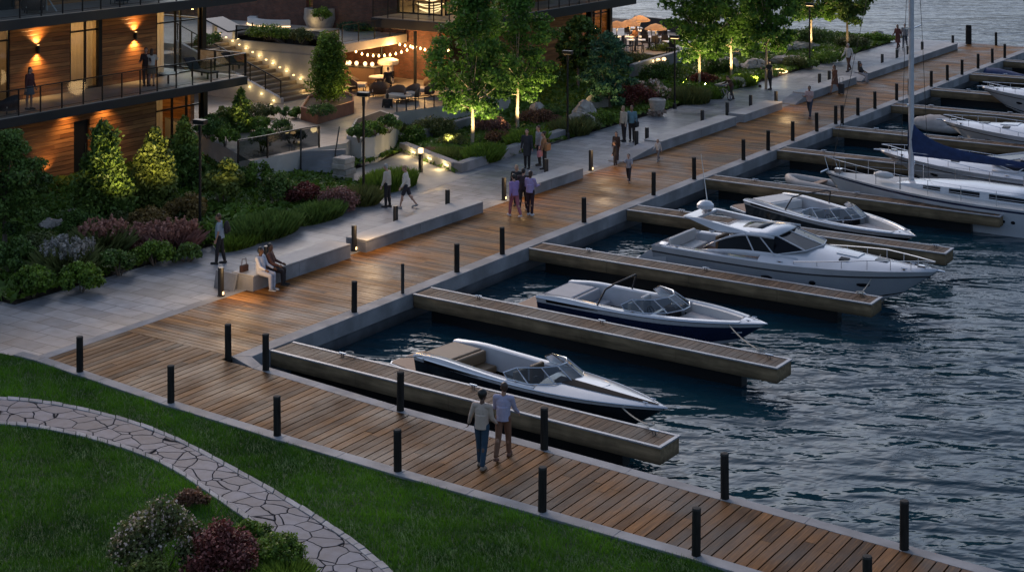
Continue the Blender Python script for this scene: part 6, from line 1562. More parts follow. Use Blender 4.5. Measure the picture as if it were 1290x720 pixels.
for i in range(13):
    a=R(200+i*10); rows.append([(2.2*math.cos(a),2.2*math.sin(a)+2,.0),(2.2*math.cos(a),2.2*math.sin(a)+2,.42),(1.7*math.cos(a),1.7*math.sin(a)+2,.42),(1.7*math.cos(a),1.7*math.sin(a)+2,0)])
m.grid(rows); m.build('seat',Mt['white_paint'],t,smooth=40); m=MB(); rows=[]
for i in range(13):
    a=R(200+i*10); rows.append([(2.23*math.cos(a),2.23*math.sin(a)+2,.04),(2.23*math.cos(a),2.23*math.sin(a)+2,.09)])
m.grid(rows); m.build('light_strip',Mt['warm_soft'],t)
t=thing('sun_canopy','dark slanted canopy slab over the head of the stair','canopy',gp(284,48,3.55)); m=MB(); m.box((0,0,.75),(1.9,1.5,.09),.3,None,Matrix.Rotation(R(18),3,'Y')); m.build('slab',Mt['dark_metal'],t,bevel=.03); m=MB(); m.bb(-.9,-.7,-.1,.1,0,.9); m.build('support',Mt['white_render'],t); m=MB(); m.bb(.6,.8,-.1,.1,0,.55); m.build('support',Mt['white_render'],t)
lounge_chair('white lounge chair at the back of the upper terrace',gp(300,22,3.55),R(150),'white_paint')
t=thing('stone_planter','round pale stone planter with a leafy plant on the upper terrace','planter',gp(404,34,3.55)); m=MB(); m.lathe([(.8,0),(1.0,.5),(.95,1.1),(.8,1.12),(.75,.95)],(0,0),20); m.build('bowl',Mt['stone'],t,smooth=50); m=MB(); m.cyl(0,0,.9,1.0,.78,.78,16); m.build('soil_bed',Mt['soil'],t); point(t,(.4,-1.3,.4),WARMY,8)
# backdrop walls of the upper terrace
lowwall('terrace_wall','reddish garden wall closing the back of the upper terrace',[(-46,38.4),(-31.3,38.4)],.3,6.5,'garden wall','brick')

# ---- lamp posts
def lamp_post(u,v,h,label,lit):
    p=at(u,v); t=thing('lamp_post',label,'lamp post',(*p,0),R(8),'lamp posts along the garden edge')
    m=MB(); m.lathe([(.11,0),(.10,.25),(.055,.3),(.05,h-.1)],(0,0),10); m.build('pole',Mt['black_metal'],t,smooth=35)
    m=MB(); m.bb(-.25,.25,-.13,.13,h-.10,h+.06); m.bb(-.05,.05,-.05,.05,h-.5,h-.1); hd=m.build('lamp_head',Mt['black_metal'],t,bevel=.015)
    m=MB(); m.bb(-.2,.2,-.1,.1,h-.125,h-.103); m.build('lens',Mt['warm_soft'] if lit else Mt['curtain'],hd)
    if lit: spot(t,(0,0,h-.16),(0,0,-1),WARMY,lit,130,.1)
for a in ((252,297,4.15,'black lamp post rising from the pink grasses by the standing man',0),(458,250,4.2,'black lamp post at the corner of the side path',0),(715,175,4.2,'black lamp post beside the big boulders',0),(850,137,3.9,'black lamp post in front of the terrace wall',90),(1020,86,4.1,'black lamp post under the farthest trees',140)): lamp_post(*a)
t=thing('path_lantern','short black garden lantern with a glowing square top','garden lantern',(*at(530,217),0)); m=MB(); m.bb(-.07,.07,-.07,.07,0,.82); m.build('post',Mt['black_metal'],t); m=MB(); m.bb(-.08,.08,-.08,.08,.83,1.04); m.build('lamp_box',Mt['warm_soft'],t); point(t,(.2,-.2,1.0),WARMY,9,.15)
# ---------------------------------------------------------------- planting
LF={}
LF['maple']=LEAF('maple leaf',(.014,.050,.010),(.13,.28,.040),trans=.4)
LF['deep']=LEAF('deep green leaf',(.018,.042,.009),(.15,.25,.05),trans=.25)
LF['teal']=LEAF('blue-green leaf',(0.014,0.046,0.024),(0.088,0.210,0.105),trans=.25)
LF['conifer']=LEAF('conifer spray',(.018,.042,.008),(.16,.25,.042),trans=.15)
LF['gold']=LEAF('golden-green leaf',(0.042,0.066,0.012),(0.230,0.284,0.061),trans=.3)
LF['olive']=LEAF('olive leaf',(0.030,0.043,0.014),(0.175,0.201,0.061),trans=.25)
LF['amber']=LEAF('amber leaf',(0.060,0.038,0.012),(0.297,0.196,0.061),trans=.25)
LF['red']=LEAF('dark red leaf',(0.041,0.011,0.009),(0.219,0.056,0.045),trans=.2)
LF['rust']=LEAF('russet leaf',(0.054,0.024,0.014),(0.298,0.149,0.088),trans=.2)
LF['heather']=LEAF('heather spray',(0.068,0.030,0.027),(0.350,0.175,0.149),trans=.2)
LF['pink']=LEAF('pink grass',(.15,.06,.045),(.58,.30,.23),trans=.3)
LF['silver']=LEAF('silver spray',(.12,.12,.09),(.52,.48,.45),trans=.25)
LF['green']=LEAF('meadow green',(.024,.056,.007),(.20,.32,.04),trans=.3)
LF['turf']=LEAF('turf blade',(.016,.058,.003),(.13,.32,.014),trans=.3)
LF['white']=LEAF('white blossom',(.30,.22,.18),(.62,.50,.42),trans=.2)
LF['crimson']=LEAF('crimson blossom',(.10,.03,.028),(.34,.13,.11),trans=.2)
LF['mauve']=LEAF('mauve blossom',(.07,.045,.07),(.20,.15,.22),trans=.2)
Mt['bark']=MAT('grey bark',(.115,.09,.07),.85,var=.35,scale=6,stretch=(3,3,.6),bump=.01)
Mt['pale_bark']=MAT('pale smooth bark',(.34,.27,.21),.8,var=.25,scale=6,stretch=(3,3,.6),bump=.008)
def leafcloud(name,parent,mat,blobs,n,size,seed,el=1.5,inner=.35,out=.75,sun=(0,0,1),flat=0.0):
    g=np.random.default_rng(seed); B=np.array(blobs,dtype=np.float64)
    w=(B[:,3]*B[:,4]+B[:,4]*B[:,5]+B[:,3]*B[:,5]); w/=w.sum()
    k=g.choice(len(B),n,p=w); d=g.normal(size=(n,3)); d/=np.linalg.norm(d,axis=1,keepdims=True)
    r=inner+(1-inner)*g.random(n)**.6; r*=1+.10*g.normal(size=n).clip(-1.5,1.5)
    P=B[k,:3]+d*r[:,None]*B[k,3:6]
    nn=d*out+g.normal(size=(n,3))*.75; nn[:,2]+=flat; nn/=np.linalg.norm(nn,axis=1,keepdims=True)
    t=np.cross(nn,g.normal(size=(n,3))); t/=np.linalg.norm(t,axis=1,keepdims=True)+1e-9; b=np.cross(nn,t)
    s=size*g.uniform(.55,1.35,n); a=t*(s*el*.5)[:,None]; c=b*(s*.5)[:,None]
    bow=nn*(s*.12)[:,None]
    V=np.stack([P-a,P-c+bow,P+a,P+c+bow],1).reshape(-1,3); F=np.arange(n*4).reshape(n,4)
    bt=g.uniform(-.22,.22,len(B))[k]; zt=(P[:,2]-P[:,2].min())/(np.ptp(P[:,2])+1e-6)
    tone=(.10+.42*((r-inner)/(1-inner))**1.4+.22*zt+bt+g.normal(size=n)*.13).clip(0,1)  # inner and low leaves darker: foliage shade painted into the tone
    return npmesh(name,V,F,tone,mat,parent)
def blades(name,parent,mat,n,rad,h,w,seed,lean=.5,ell=1.0,rz=0.0,fn=None,tone0=0.0):
    g=np.random.default_rng(seed); r=np.sqrt(g.random(n)); a=g.random(n)*2*np.pi
    x=rad*r*np.cos(a); y=rad*ell*r*np.sin(a)
    if rz: x,y=x*math.cos(rz)-y*math.sin(rz),x*math.sin(rz)+y*math.cos(rz)
    hh=h*g.uniform(.55,1.15,n)*(1-.35*r*r); ol=lean*hh*(.25+r)*g.uniform(.4,1.3,n); oa=a+rz+g.normal(size=n)*.7
    dx=ol*np.cos(oa); dy=ol*np.sin(oa); ww=w*g.uniform(.6,1.3,n); sa=g.random(n)*np.pi; sx=np.cos(sa)*ww/2; sy=np.sin(sa)*ww/2
    z=np.zeros(n)
    V=np.stack([np.stack([x-sx,y-sy,z],1),np.stack([x+sx,y+sy,z],1),np.stack([x+dx*.35+sx*.8,y+dy*.35+sy*.8,hh*.62],1),np.stack([x+dx,y+dy,hh],1)],1).reshape(-1,3)
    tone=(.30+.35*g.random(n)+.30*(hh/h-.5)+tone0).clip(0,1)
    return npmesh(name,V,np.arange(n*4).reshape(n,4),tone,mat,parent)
def mound(r,h,seed,n=14,ell=1.0):
    g=random.Random(seed); out=[]
    for i in range(int(n*1.5)):
        a=g.uniform(0,6.28); q=math.sqrt(g.random())*.80; zz=h*(.22+.52*(1-q*q)*g.uniform(.6,1.2)); rr=r*g.uniform(.17,.36)
        out.append((r*q*math.cos(a),r*ell*q*math.sin(a),max(zz,rr*.5),rr,rr,min(rr*.95,h*.38)))
    return out
def conebl(r,h,seed,n=40,pw=.8,z0=.04):
    g=random.Random(seed); out=[]
    for i in range(n):
        f=(i+.5)/n; z=h*(z0+(1-z0)*f); R_=r*(1-f)**pw*(.55+.45*min(1,f*6)); a=i*2.4+g.uniform(-.5,.5); q=g.uniform(.35,.88); rr=max(R_*g.uniform(.38,.62),r*.12)
        out.append((R_*q*math.cos(a),R_*q*math.sin(a),z,rr,rr,rr*1.25))
    return out
def crownbl(r,h,z0,seed,n=64,prof=None):
    g=random.Random(seed); out=[]; prof=prof or (lambda f: math.sin(math.pi*min(1,max(0.02,f*.86+.12)))**.65)
    for i in range(n):
        f=((i+.5)/n)**.9; R_=r*prof(f); a=i*2.39996+g.uniform(-.6,.6); q=math.sqrt(g.uniform(.12,1.0))*.86; rr=r*g.uniform(.15,.26)
        out.append((R_*q*math.cos(a),R_*q*math.sin(a),z0+h*f+g.uniform(-.15,.15),rr*1.1,rr*1.1,rr*.62))
    return out
SEED=[100]
def nxt(): SEED[0]+=1; return SEED[0]
UPK=3.1
def tree(name,label,p,H,r,z0,leaf='maple',bark='pale_bark',n=9000,size=.15,prof=None,tr=.085,uplight=0,group=None,nb=64,lx=(.45,-.5),z=0.0):
    s=nxt(); t=thing(name,label,'tree',(*p[:2],z),0,group); g=random.Random(s)
    bl=crownbl(r,H-z0,z0,s,nb,prof)
    m=MB(); top=(g.uniform(-.1,.1),g.uniform(-.1,.1),z0+(H-z0)*.72)
    m.tube([(0,0,-.1),(0,0,.05),(g.uniform(-.03,.03),0,z0*.6),(0,g.uniform(-.03,.03),z0+.2),(top[0]*.6,top[1]*.6,z0+(H-z0)*.4),top],[tr*1.3,tr*1.05,tr,tr*.8,tr*.42,tr*.12],8)
    for b in g.sample(bl,min(16,len(bl))):
        q0=z0+ (b[2]-z0)*.35; m.tube([(0,0,q0),(b[0]*.5,b[1]*.5,q0+(b[2]-q0)*.45),(b[0]*.92,b[1]*.92,b[2])],[tr*.30,tr*.18,tr*.06],5,False)
    m.build('trunk',Mt[bark],t,smooth=True)
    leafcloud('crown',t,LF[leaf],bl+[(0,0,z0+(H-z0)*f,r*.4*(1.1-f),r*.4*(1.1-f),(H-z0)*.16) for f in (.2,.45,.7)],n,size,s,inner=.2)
    if uplight:
        spot(t,(lx[0]*1.7,lx[1]*1.7,.25),(-lx[0]*.9,-lx[1]*.9,2.2),WARMY,uplight*UPK,110,.08,.6); spot(t,(-lx[0]*1.2,lx[1]*1.9,.25),(lx[0]*.5,-lx[1]*.9,2.2),WARMY,uplight*UPK*.6,110,.08,.6)
        m=MB(); m.lathe([(.08,0),(.08,.10),(.06,.13)],(lx[0],lx[1]),10); m.build('uplight',Mt['black_metal'],t)
    return t
def conifer(name,label,u,v,wpx,hpx,leaf='conifer',n=5200,pw=.8,size=.085,group=None,z=0.0,nb=44):
    p=at(u,v,z); s=scale_at(p); sd=nxt(); r=wpx/s/2; h=hpx/s
    t=thing(name,label,'conifer',(*p,z),0,group); m=MB(); m.tube([(0,0,-.1),(0,0,h*.9)],[.07,.02],6); m.build('trunk',Mt['bark'],t)
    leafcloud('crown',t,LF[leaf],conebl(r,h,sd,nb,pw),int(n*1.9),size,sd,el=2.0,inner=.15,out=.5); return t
def shrub(label,u,v,wpx,hpx,leaf,n=None,size=.10,ell=1.0,bloom=None,bn=300,bs=.07,name='shrub',cat='shrub',z=0.0,group=None,nb=14,stem=True):
    p=at(u,v,z); s=scale_at(p); r=wpx/s/2; h=max(hpx/s,.25); sd=nxt()
    # the pixel row is the near foot of the plant: stand it half its depth back
    bx,by=p[0]-r*ell*.5*SA*1.0,p[1]+r*ell*.5*CA
    t=thing(name,label,cat,(bx,by,z),0,group); bl=mound(r,h,sd,nb,ell)
    nn=int((n or min(5200,max(500,900*(r*h*2.2+r*r*1.6))))*1.7)
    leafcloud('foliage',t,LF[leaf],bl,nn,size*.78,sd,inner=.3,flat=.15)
    if bloom:
        leafcloud('blossom',t,LF[bloom],[(b[0],b[1],b[2]+.02,b[3]*1.04,b[4]*1.04,b[5]*1.04) for b in bl],bn,bs,sd+5000,el=1.1,inner=.93)
    if stem:
        m=MB(); g=random.Random(sd)
        for b in bl[:6]: m.tube([(b[0]*.15,b[1]*.15,-.05),(b[0]*.8,b[1]*.8,b[2])],[.025,.008],4,False)
        m.build('stem',Mt['bark'],t)
    return t
def tuft(label,u,v,wpx,hpx,leaf,n=None,w=.03,lean=.6,ell=1.0,name='ornamental_grass',cat='grass clump',plume=None,z=0.0,rz=0.0,group=None):
    p=at(u,v,z); s=scale_at(p); r=wpx/s/2; h=max(hpx/s,.25); sd=nxt()
    bx,by=p[0]-r*ell*.4*SA,p[1]+r*ell*.4*CA
    t=thing(name,label,cat,(bx,by,z),0,group); nn=n or int(min(4200,max(500,1500*r*r*ell)))
    blades('foliage',t,LF[leaf],nn,r,h,w,sd,lean,ell,rz)
    if plume: 
        g=np.random.default_rng(sd); k=int(60+50*r); bl=[]
        for i in range(k):
            a=g.random()*6.28; q=math.sqrt(g.random())*r; x,y=q*math.cos(a),q*ell*math.sin(a)
            if rz: x,y=x*math.cos(rz)-y*math.sin(rz),x*math.sin(rz)+y*math.cos(rz)
            bl.append((x*1.15,y*1.15,h*g.uniform(.7,1.1),.06,.06,.16))
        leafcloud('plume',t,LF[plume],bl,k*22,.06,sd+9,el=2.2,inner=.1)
    return t
# -- trees
tree('maple_tree','broad uplit maple by the planter wall, closest to the patio',at(595,184),7.7,2.55,1.5,'maple',n=14000,size=.115,uplight=420,prof=lambda f:(.62+.38*min(1,f/.22)) if f<.3 else max(.10,(1-((f-.3)/.72)**1.5)),lx=(.55,-.55))
tree('maple_tree','uplit maple with a pale trunk among the russet heather',at(652,166),8.0,2.35,1.7,'maple',n=12500,size=.115,uplight=420,prof=lambda f:(.6+.4*min(1,f/.25)) if f<.35 else max(.10,(1-((f-.35)/.68)**1.5)),lx=(.6,-.4))
tree('maple_tree','uplit maple beside the long terrace wall, first of the far row',at(881,108),7.4,2.6,1.75,'maple',n=12000,size=.14,uplight=420,lx=(.5,-.55))
tree('maple_tree','uplit maple behind the bicycle, middle of the far row',at(921,101),7.6,2.3,1.75,'maple',n=11000,size=.14,uplight=380,lx=(.5,-.5))
tree('maple_tree','uplit maple whose white trunk stands beside the dark-coated person',at(965,112),7.4,2.2,2.2,'maple',n=11000,size=.14,uplight=360,lx=(-.6,.5))
tree('maple_tree','spreading tree overhanging the far lamp post',at(1022,66),7.0,2.7,2.3,'maple',n=10000,size=.15,uplight=200,lx=(.3,-.6))
tree('maple_tree','small tree with drooping boughs at the water end of the garden',at(1067,66),6.2,2.0,2.1,'deep',bark='bark',n=6500,size=.17,uplight=60)
tree('garden_tree','dark bushy tree with low boughs in front of the restaurant',at(768,140),3.9,1.7,.6,'teal',bark='bark',n=10000,size=.11,uplight=60,nb=42,lx=(-.9,-.9))
tree('garden_tree','dark leafy tree at the garden edge under the near balcony',at(6,318),4.1,1.75,1.0,'deep',bark='bark',n=16000,size=.085,nb=44)
tree('garden_tree','loose dark tree crowding the timber wall behind the maples',at(728,112),4.2,1.5,1.2,'deep',bark='bark',n=5000,size=.15)
t=thing('column_tree','narrow column tree in the rusty planter, lit by the stair lamps','tree',(*CPL,1.5)); m=MB(); m.tube([(0,0,-.1),(0,0,2.6)],[.07,.02],6); m.build('trunk',Mt['bark'],t); leafcloud('crown',t,LF['green'],conebl(.98,3.35,61,64,.22,.10),11000,.085,61,el=1.6,inner=.15,out=.5)
point(None,(CPL[0]+1.3,CPL[1]-.2,2.0),WARMY,26,.1)
# -- conifers by the timber building
conifer('conifer','broad dark conifer in front of the ground-floor door',131,283,72,130,'conifer',9000,.42,nb=70)
conifer('conifer','golden-lit conifer beside the broad dark one',195,270,64,108,'gold',7000,.48,nb=56)
conifer('conifer','slim dark conifer behind the black lamp post',232,240,54,92,'conifer',5600,.5,nb=52)
conifer('conifer','pointed dark cypress standing before the white stair wall',303,192,46,80,'conifer',4600,.6)
for a,b in (((170,258,1.0),20),): pass
for u,v,dx,dy,dz,tx,ty,e in ((150,283,2.0,-1.2,1.15,-.8,.5,1500),(200,272,1.7,-1.7,1.1,-.6,.6,1800),(286,262,1.7,-1.7,.9,-.6,.6,1300),(303,192,1.0,-.9,1.2,-.4,.4,260)):
    q=at(u,v); spot(None,(q[0]+dx,q[1]+dy,dz),(tx,ty,.75),WARMY,e*.5,80,.12,1.0)
shrub('yellow-lit leafy shrub just past the black lamp post',278,262,60,64,'gold',2600,.15,nb=18)
# -- first garden bed
shrub('low amber hedge in front of the golden conifer',188,297,78,30,'amber',2600,.10,.7,nb=20)
shrub('amber and green bush against the lamp post',233,284,62,38,'amber',2200,.10,nb=16)
shrub('green bush between the pink grasses and the lamp post',253,312,44,30,'green',1400,.09)
tuft('silver lavender clump with pale spikes near the garden corner',82,350,60,38,'olive',1300,.03,.7,plume='silver')
tuft('pink plumed grass beside the silver clump',126,324,52,38,'olive',1400,.03,.7,plume='pink')
tuft('dusty pink grass in the middle of the bed edge',168,316,60,26,'pink',1300,.03,.7,plume='pink',ell=.7)
tuft('pink and grey grass in front of the amber hedge',216,318,52,32,'heather',1300,.03,.7,plume='pink')
for lab,u,v,w,h,l in (('round green mound at the very corner of the bed',38,376,58,44,'green'),('bright green grassy mound below the silver clump',98,372,62,42,'green'),('dark green mound under the pink grass',146,350,56,40,'deep'),('mid green mound along the paving under the dusty pink grass',192,338,56,34,'green'),('small dark mound by the lamp post foot',234,332,44,24,'deep'),('low dark green bush behind the corner mound',12,352,66,52,'deep'),('olive bush under the leafy balcony tree',48,330,60,40,'olive'),('dark bush between the conifer and the pink grass',100,300,60,36,'deep'),('olive bush at the foot of the broad conifer',150,292,40,26,'olive')):
    shrub(lab,u,v,w,h,l,None,.085)
tuft('wide bed of dark blue-green grass along the paving',330,300,120,28,'deep',4200,.035,.5,ell=.42,rz=R(90),name='grass_bed',cat='grass bed')
tuft('short green grass edging the paving behind the standing man',300,312,70,18,'green',2000,.03,.5,ell=.4,rz=R(90),name='grass_bed',cat='grass bed')
tuft('dark grass strip running up to the red heather',400,278,90,22,'deep',2600,.03,.5,ell=.4,rz=R(90),name='grass_bed',cat='grass bed')
shrub('large clipped round bush by the white wall',348,262,56,48,'deep',2600,.075,nb=20)
shrub('smaller clipped round bush behind the large one',322,240,46,40,'green',1900,.075,nb=16)
shrub('dark bush in the shade under the pointed cypress',290,242,56,36,'deep',None,.09)
shrub('deep red heather next to the clipped round bushes',383,262,56,30,'red',2400,.08,nb=18)
shrub('brownish pink heather spreading toward the stone pier',424,266,66,28,'heather',2400,.075,.7,nb=18)
tuft('pale dry grass at the foot of the lamp post on the corner',452,258,50,22,'olive',1300,.025,.6)
tuft('square bed of upright green grass beside the side path',490,238,92,24,'green',4200,.03,.25,ell=.55,rz=R(90),name='grass_bed',cat='grass bed')
# -- plants round the lower steps and on the patio level
shrub('leafy dark climber spilling below the smoked glass',352,196,56,26,'deep',1500,.09,z=.3)
shrub('dark shrub on the white planter corner by the cypress',262,176,44,30,'deep',None,.09,z=1.0)
t=shrub('clipped green drum hedge on the patio edge',354,168,34,17,'deep',1300,.065,z=1.0,name='hedge',nb=20)
shrub('small cloud-pruned ball above the drum hedge',354,152,26,22,'deep',900,.065,z=1.35,nb=8)
for i,(f,g_) in enumerate(((.25,.3),(.5,.55),(.75,.45))):
    pass
c,pl=WPL
for lab,u,v,w,h,l in (('long clipped hedge at the foot of the stair wall',325,150,52,16,'olive'),('dark planting along the timber end wall',285,158,44,24,'deep'),('green shrub beside the rusty planter, stair side',374,150,22,14,'green'),('leafy shrub between the cypress and the smoked glass',328,192,44,34,'deep'),('dark shrub at the left foot of the cypress',282,186,40,30,'green'),('olive shrub behind the smoked glass panels',366,182,36,22,'olive'),('shade plant by the timber end wall of the ground floor',272,166,38,26,'deep'),('low plant on the patio level behind the cypress',322,168,40,22,'green')):
    shrub(lab,u,v,w,h,l,1600,.09,z=1.0)
for lab,du,dv,l in (('dark leafy shrub filling the tip of the white planter',452,180,'deep'),('glossy shrub in the middle of the white planter',470,174,'green'),('leafy shrub at the far rim of the white planter',488,168,'deep')):
    shrub(lab,du,dv,36,24,l,1500,.10,z=1.1,nb=14)
shrub('clipped low greens in the rusty planter',404,147,44,14,'deep',1300,.07,z=1.5,nb=14)
shrub('grassy plants behind the glass on the upper terrace',338,50,84,18,'green',2600,.09,.25,z=3.75,nb=22)
shrub('grassy plants at the corner of the terrace glass',378,54,40,18,'olive',1300,.09,.4,z=3.75)
shrub('leafy plant in the round stone planter',404,26,34,16,'green',900,.10,z=4.5)
shrub('dark shrub beside the canopy at the head of the stair',262,62,40,22,'deep',900,.10,z=3.5)
tuft('trailing green plant under the loop sculpture',366,22,60,24,'green',900,.06,.8,z=3.55)
shrub('dark hedge along the outer rail of the upper terrace',445,40,54,12,'teal',1500,.09,.5,z=3.55,name='hedge')
# -- middle beds
shrub('long green hedge in front of the raised patio',548,176,76,26,'olive',3800,.085,.55,nb=26,name='hedge')
shrub('green hedge end beside the gravel',520,183,40,24,'green',1700,.085)
shrub('dark ball bush on the gravel under the patio rail',532,154,28,14,'deep',700,.07)
tuft('dry golden grass on the gravel bed',516,166,40,12,'olive',900,.025,.6)
shrub('dark purple heather around the closest maple trunk',618,170,48,22,'heather',1900,.075,nb=16)
shrub('russet heather between the two maples',632,184,46,18,'rust',1500,.07)
shrub('wide russet heather behind the second maple',678,158,70,18,'rust',2400,.075,.6,nb=20)
shrub('brown heather under the inner planter wall',572,188,46,16,'olive',1300,.07)
tuft('yellow-green lit grass at the corner of the planter wall',566,203,44,16,'gold',1500,.025,.5)
tuft('pinkish dry grass beside the glowing garden lantern',542,198,26,12,'pink',600,.02,.6)
tuft('dark feathery grass along the planter wall under the closest maple',610,204,64,22,'green',2600,.03,.5,ell=.5,rz=R(90))
tuft('dark feathery grass along the planter wall toward the lamp post',664,186,64,22,'green',2600,.03,.5,ell=.5,rz=R(90))
tuft('mixed green grass just behind the lamp post base',720,170,46,20,'olive',1500,.03,.5)
shrub('green mound beside the big boulders',760,160,46,20,'green',1600,.08)
shrub('low dark juniper before the big boulders',690,150,40,14,'deep',1100,.08)
shrub('grass-green mound at the wide paving edge',738,165,46,18,'olive',1400,.08)
shrub('big dark red bush at the paving edge past the boulders',800,138,66,30,'red',3000,.09,nb=20)
shrub('pale flowering hydrangea behind the dark red bush',818,122,42,22,'olive',1300,.09,bloom='white',bn=260,bs=.16)
shrub('white flowering bush between the red bush and the lamp post',838,130,30,22,'green',900,.09,bloom='white',bn=260,bs=.17)
tuft('tawny upright grass behind the lamp post',868,130,54,20,'olive',2200,.03,.4)
tuft('green grass tuft at the bicycle end of the bed',894,124,36,14,'green',1200,.03,.5)
shrub('dark red heather under the first far maple',888,108,46,14,'red',1500,.09)
shrub('dark green bush between the terrace wall and the far maples',835,104,60,24,'deep',2000,.10,.7)
shrub('dark hedge behind the far boulders',905,96,56,22,'deep',1800,.11,.6,name='hedge')
tuft('low grass between the far maple trunks',938,108,56,14,'green',1800,.035,.5,ell=.5,rz=R(90))
shrub('round bush beside the far lamp post, garden side',1003,88,36,18,'olive',1300,.10)
shrub('green mound before the far lamp post',1045,80,44,14,'green',1300,.10)
shrub('dark bush right under the far lamp post',1022,88,26,14,'deep',700,.10)
for lab,u,v,w,h,l in (('dark hedge at the back of the far garden',975,62,70,20,'deep'),('dark hedge beneath the spreading tree',1030,56,70,20,'deep'),('rounded bush at the water end of the garden',1078,62,50,18,'olive'),('low bush at the very tip of the garden',1104,54,44,12,'green'),('hedge in front of the restaurant terrace',800,90,64,22,'olive'),('hedge by the restaurant terrace steps',838,76,56,18,'deep'),('dark bush at the restaurant corner column',775,84,50,28,'teal')):
    shrub(lab,u,v,w,h,l,1700,.11,.6,nb=18)
# -- ground corner at the front
shrub('white-flowering rounded bush at the front of the lawn',194,740,124,100,'olive',4600,.07,bloom='white',bn=1900,bs=.048,nb=24,cat='flowering shrub',name='flowering_shrub')
shrub('dark crimson flowering bush by the flagstone path',266,742,114,72,'red',4200,.06,bloom='crimson',bn=2300,bs=.052,nb=22,cat='flowering shrub',name='flowering_shrub')
shrub('yellow-green bush in front of the white-flowering one',182,762,72,66,'gold',2400,.06,nb=14)
shrub('low green bush beside the path edge behind the crimson bush',312,690,56,26,'green',2000,.055,nb=14)
shrub('spreading green bush along the flagstone edge at the front',345,716,76,34,'green',2600,.055,nb=18)
shrub('small dark reddish bush behind the white-flowering one',240,640,48,20,'rust',900,.05)
tuft('green spiky plants at the lower path edge',358,738,70,22,'green',1500,.02,.6)
# -- boulders
def boulder(label,u,v,w,h,tone=.5,z=0.0):
    p=at(u,v,z); s=scale_at(p); rx=w/s/2; rz_=h/s; g=np.random.default_rng(nxt())
    bpy_m=MB(); bpy_m.ball((0,0,rz_*.4),(rx,rx*.75,rz_*.62),20,14); V=np.array(bpy_m.v)
    for k in range(9):
        d=g.normal(size=3); d/=np.linalg.norm(d); c=np.array((0,0,rz_*.4)); q=(V-c)@d; lim=np.percentile(q,88-3*k%14); V-=np.outer(np.maximum(q-lim,0)*.85,d)
    V+=g.normal(size=V.shape)*rx*.03; bpy_m.v=[tuple(x) for x in V]; bpy_m.t=[tone]*len(bpy_m.f)
    o=bpy_m.build('boulder',Mt['stone'],None,smooth=28); o.location=(p[0],p[1]+rx*.4,z); o.rotation_euler[2]=g.uniform(0,6); return tag(o,label,'boulder')
for a in (('pale rounded boulder between the second maple and the juniper',675,148,34,22,.8),('largest pale boulder beside the lamp post',735,152,58,24,.7),('sloping slab of rock at the paving end of the big boulders',722,163,50,20,.5),('squat boulder behind the largest pale one',752,140,40,22,.6),
 ('white stone heap by the bicycle',925,110,34,12,.9),('flat pale rock behind the middle far maple',915,88,50,14,.5),('tan rock between the far maple trunks',948,90,46,14,.6),('low flat rock ledge near the dark-coated person',985,84,54,12,.55),('small upright pale stone near the far boulders',893,104,14,10,.8),('rock by the water end of the garden',1104,50,30,10,.5),('broad rock slab beneath the far trees',1000,66,70,10,.5),('pale boulder half hidden behind the broad conifer',88,276,44,13,.7),('pale stone by the timber wall under the balcony',56,290,56,10,.6),('stone at the foot of the cypress',262,192,26,16,.7)): boulder(*a)
for lab,u,v in (('stout pale stone urn at the paving edge past the red bush',828,146),):
    p=at(u,v); t=thing('stone_urn',lab,'urn',(*p,0)); m=MB(); m.lathe([(.28,0),(.32,.1),(.42,.6),(.46,.85),(.38,.9),(.35,.8)],(0,0),16); m.build('bowl',Mt['stone'],t,smooth=50); m=MB(); m.lathe([(.34,-.01),(.34,.05)],(0,0),14); m.build('foot',Mt['concrete'],t)
    leafcloud('foliage',t,LF['white'],mound(.5,.5,3),500,.12,77); t.children[-1].location=(0,0,.8)
# bright ground lamp by the far dark-coated person
p=at(982,92); t=thing('ground_lamp','glowing ground lamp by the kerb behind the dark-coated person','lamp',(*p,0)); m=MB(); m.ball((0,0,.12),(.55,.30,.14),14,8); m.build('shell',Mt['warm_soft'],t,smooth=True); m=MB(); m.lathe([(.3,0),(.3,.04)],(0,0),12); m.build('base',Mt['dark_metal'],t); point(t,(.5,-.4,.35),WARMY,7,.15)
# -- ground cover and turf (nobody could count it)
def inside(P,poly):
    x,y=P[:,0],P[:,1]; c=np.zeros(len(P),bool); n=len(poly); j=n-1
    for i in range(n):
        xi,yi=poly[i]; xj,yj=poly[j]
        with np.errstate(divide='ignore',invalid='ignore'): k=((yi>y)!=(yj>y))&(x<(xj-xi)*(y-yi)/(yj-yi+1e-12)+xi)
        c^=k; j=i
    return c
g=np.random.default_rng(5)
P=np.stack([g.uniform(-22.4,-9.55,90000),g.uniform(-3,80,90000)],1)
path_poly=[at(528,243),at(618,212),at(577,220),at(506,192),at(478,204),at(445,214),at(440,232),at(520,222)]
bad=inside(P,PAT)|inside(P,path_poly)|inside(P,RT)|inside(P,WPL[1])|inside(P,[at(500,176),at(540,172),at(560,152),at(505,148)])|((P[:,0]<-9.5)&(P[:,1]<-1.05))
bad|=inside(P,[s0,s1,u1,u0])
P=P[~bad]
big=np.sin(P[:,0]*.9+P[:,1]*.5)*np.cos(P[:,1]*.8-P[:,0]*.3); keep=g.random(len(P))<.82; P=P[keep]; big=big[keep]; n=len(P)
h=(.05+.13*(big*.5+.5)+.07*g.random(n))
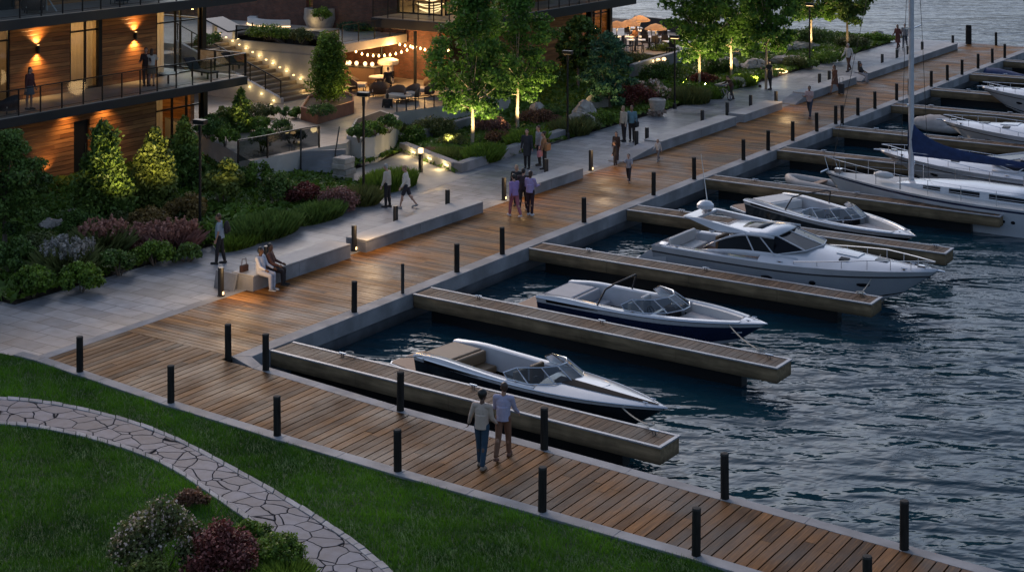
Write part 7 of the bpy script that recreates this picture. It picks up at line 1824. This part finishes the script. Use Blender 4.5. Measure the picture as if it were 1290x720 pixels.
C=np.stack([P[:,0],P[:,1],h],1); nn=g.normal(size=(n,3))*.6; nn[:,2]+=1; nn/=np.linalg.norm(nn,axis=1,keepdims=True); tt=np.cross(nn,g.normal(size=(n,3))); tt/=np.linalg.norm(tt,axis=1,keepdims=True); bb_=np.cross(nn,tt); s=.16*g.uniform(.6,1.4,n)
V=np.stack([C-tt*s[:,None],C-bb_*(s*.55)[:,None],C+tt*s[:,None],C+bb_*(s*.55)[:,None]],1).reshape(-1,3)
gc=npmesh('ground_cover',V,np.arange(n*4).reshape(n,4),(.12+.25*(big*.5+.5)+.3*g.random(n)).clip(0,1),LF['green']); tag(gc,'low green ground cover between the garden shrubs','ground cover',kind='stuff')
NB=230000
P=np.stack([g.uniform(-9,17,NB),g.uniform(-15,-4.3,NB)],1)
ly=np.interp(P[:,0],[-60,-4.67,.63,4.76,8.41,12.2,15.84,19.4,26],[-4.27,-4.27,-4.80,-5.05,-5.20,-5.26,-5.36,-5.55,-5.95])
ribbon=[lerp2(a,b,-.02) for a,b in zip(po,pi_)]+[lerp2(a,b,1.02) for a,b in zip(po,pi_)][::-1]
P=P[(P[:,1]<ly-.03)&~inside(P,ribbon)]; n=len(P)
cl=np.sin(P[:,0]*3.1+np.sin(P[:,1]*2.3)*1.5)*np.sin(P[:,1]*3.7+np.sin(P[:,0]*1.9))
cl2=np.sin(P[:,0]*.8+1)*np.sin(P[:,1]*1.1+P[:,0]*.3)
hh=.055+.030*cl+.03*g.random(n); a=g.random(n)*6.28; ln_=hh*g.uniform(.2,1.0,n); sa=g.random(n)*3.14; w_=.016*g.uniform(.7,1.4,n)
x,y=P[:,0],P[:,1]; sx=np.cos(sa)*w_/2; sy=np.sin(sa)*w_/2; z=np.full(n,-.02)
V=np.stack([np.stack([x-sx,y-sy,z],1),np.stack([x+sx,y+sy,z],1),np.stack([x+ln_*np.cos(a),y+ln_*np.sin(a),hh],1)],1).reshape(-1,3)
gr_=npmesh('grass',V,np.arange(n*3).reshape(n,3),(.32+.20*cl+.26*cl2+.28*(g.random(n)-.3)).clip(0,1),LF['turf']); tag(gr_,'short mown grass on both sides of the flagstone path','grass',kind='stuff')
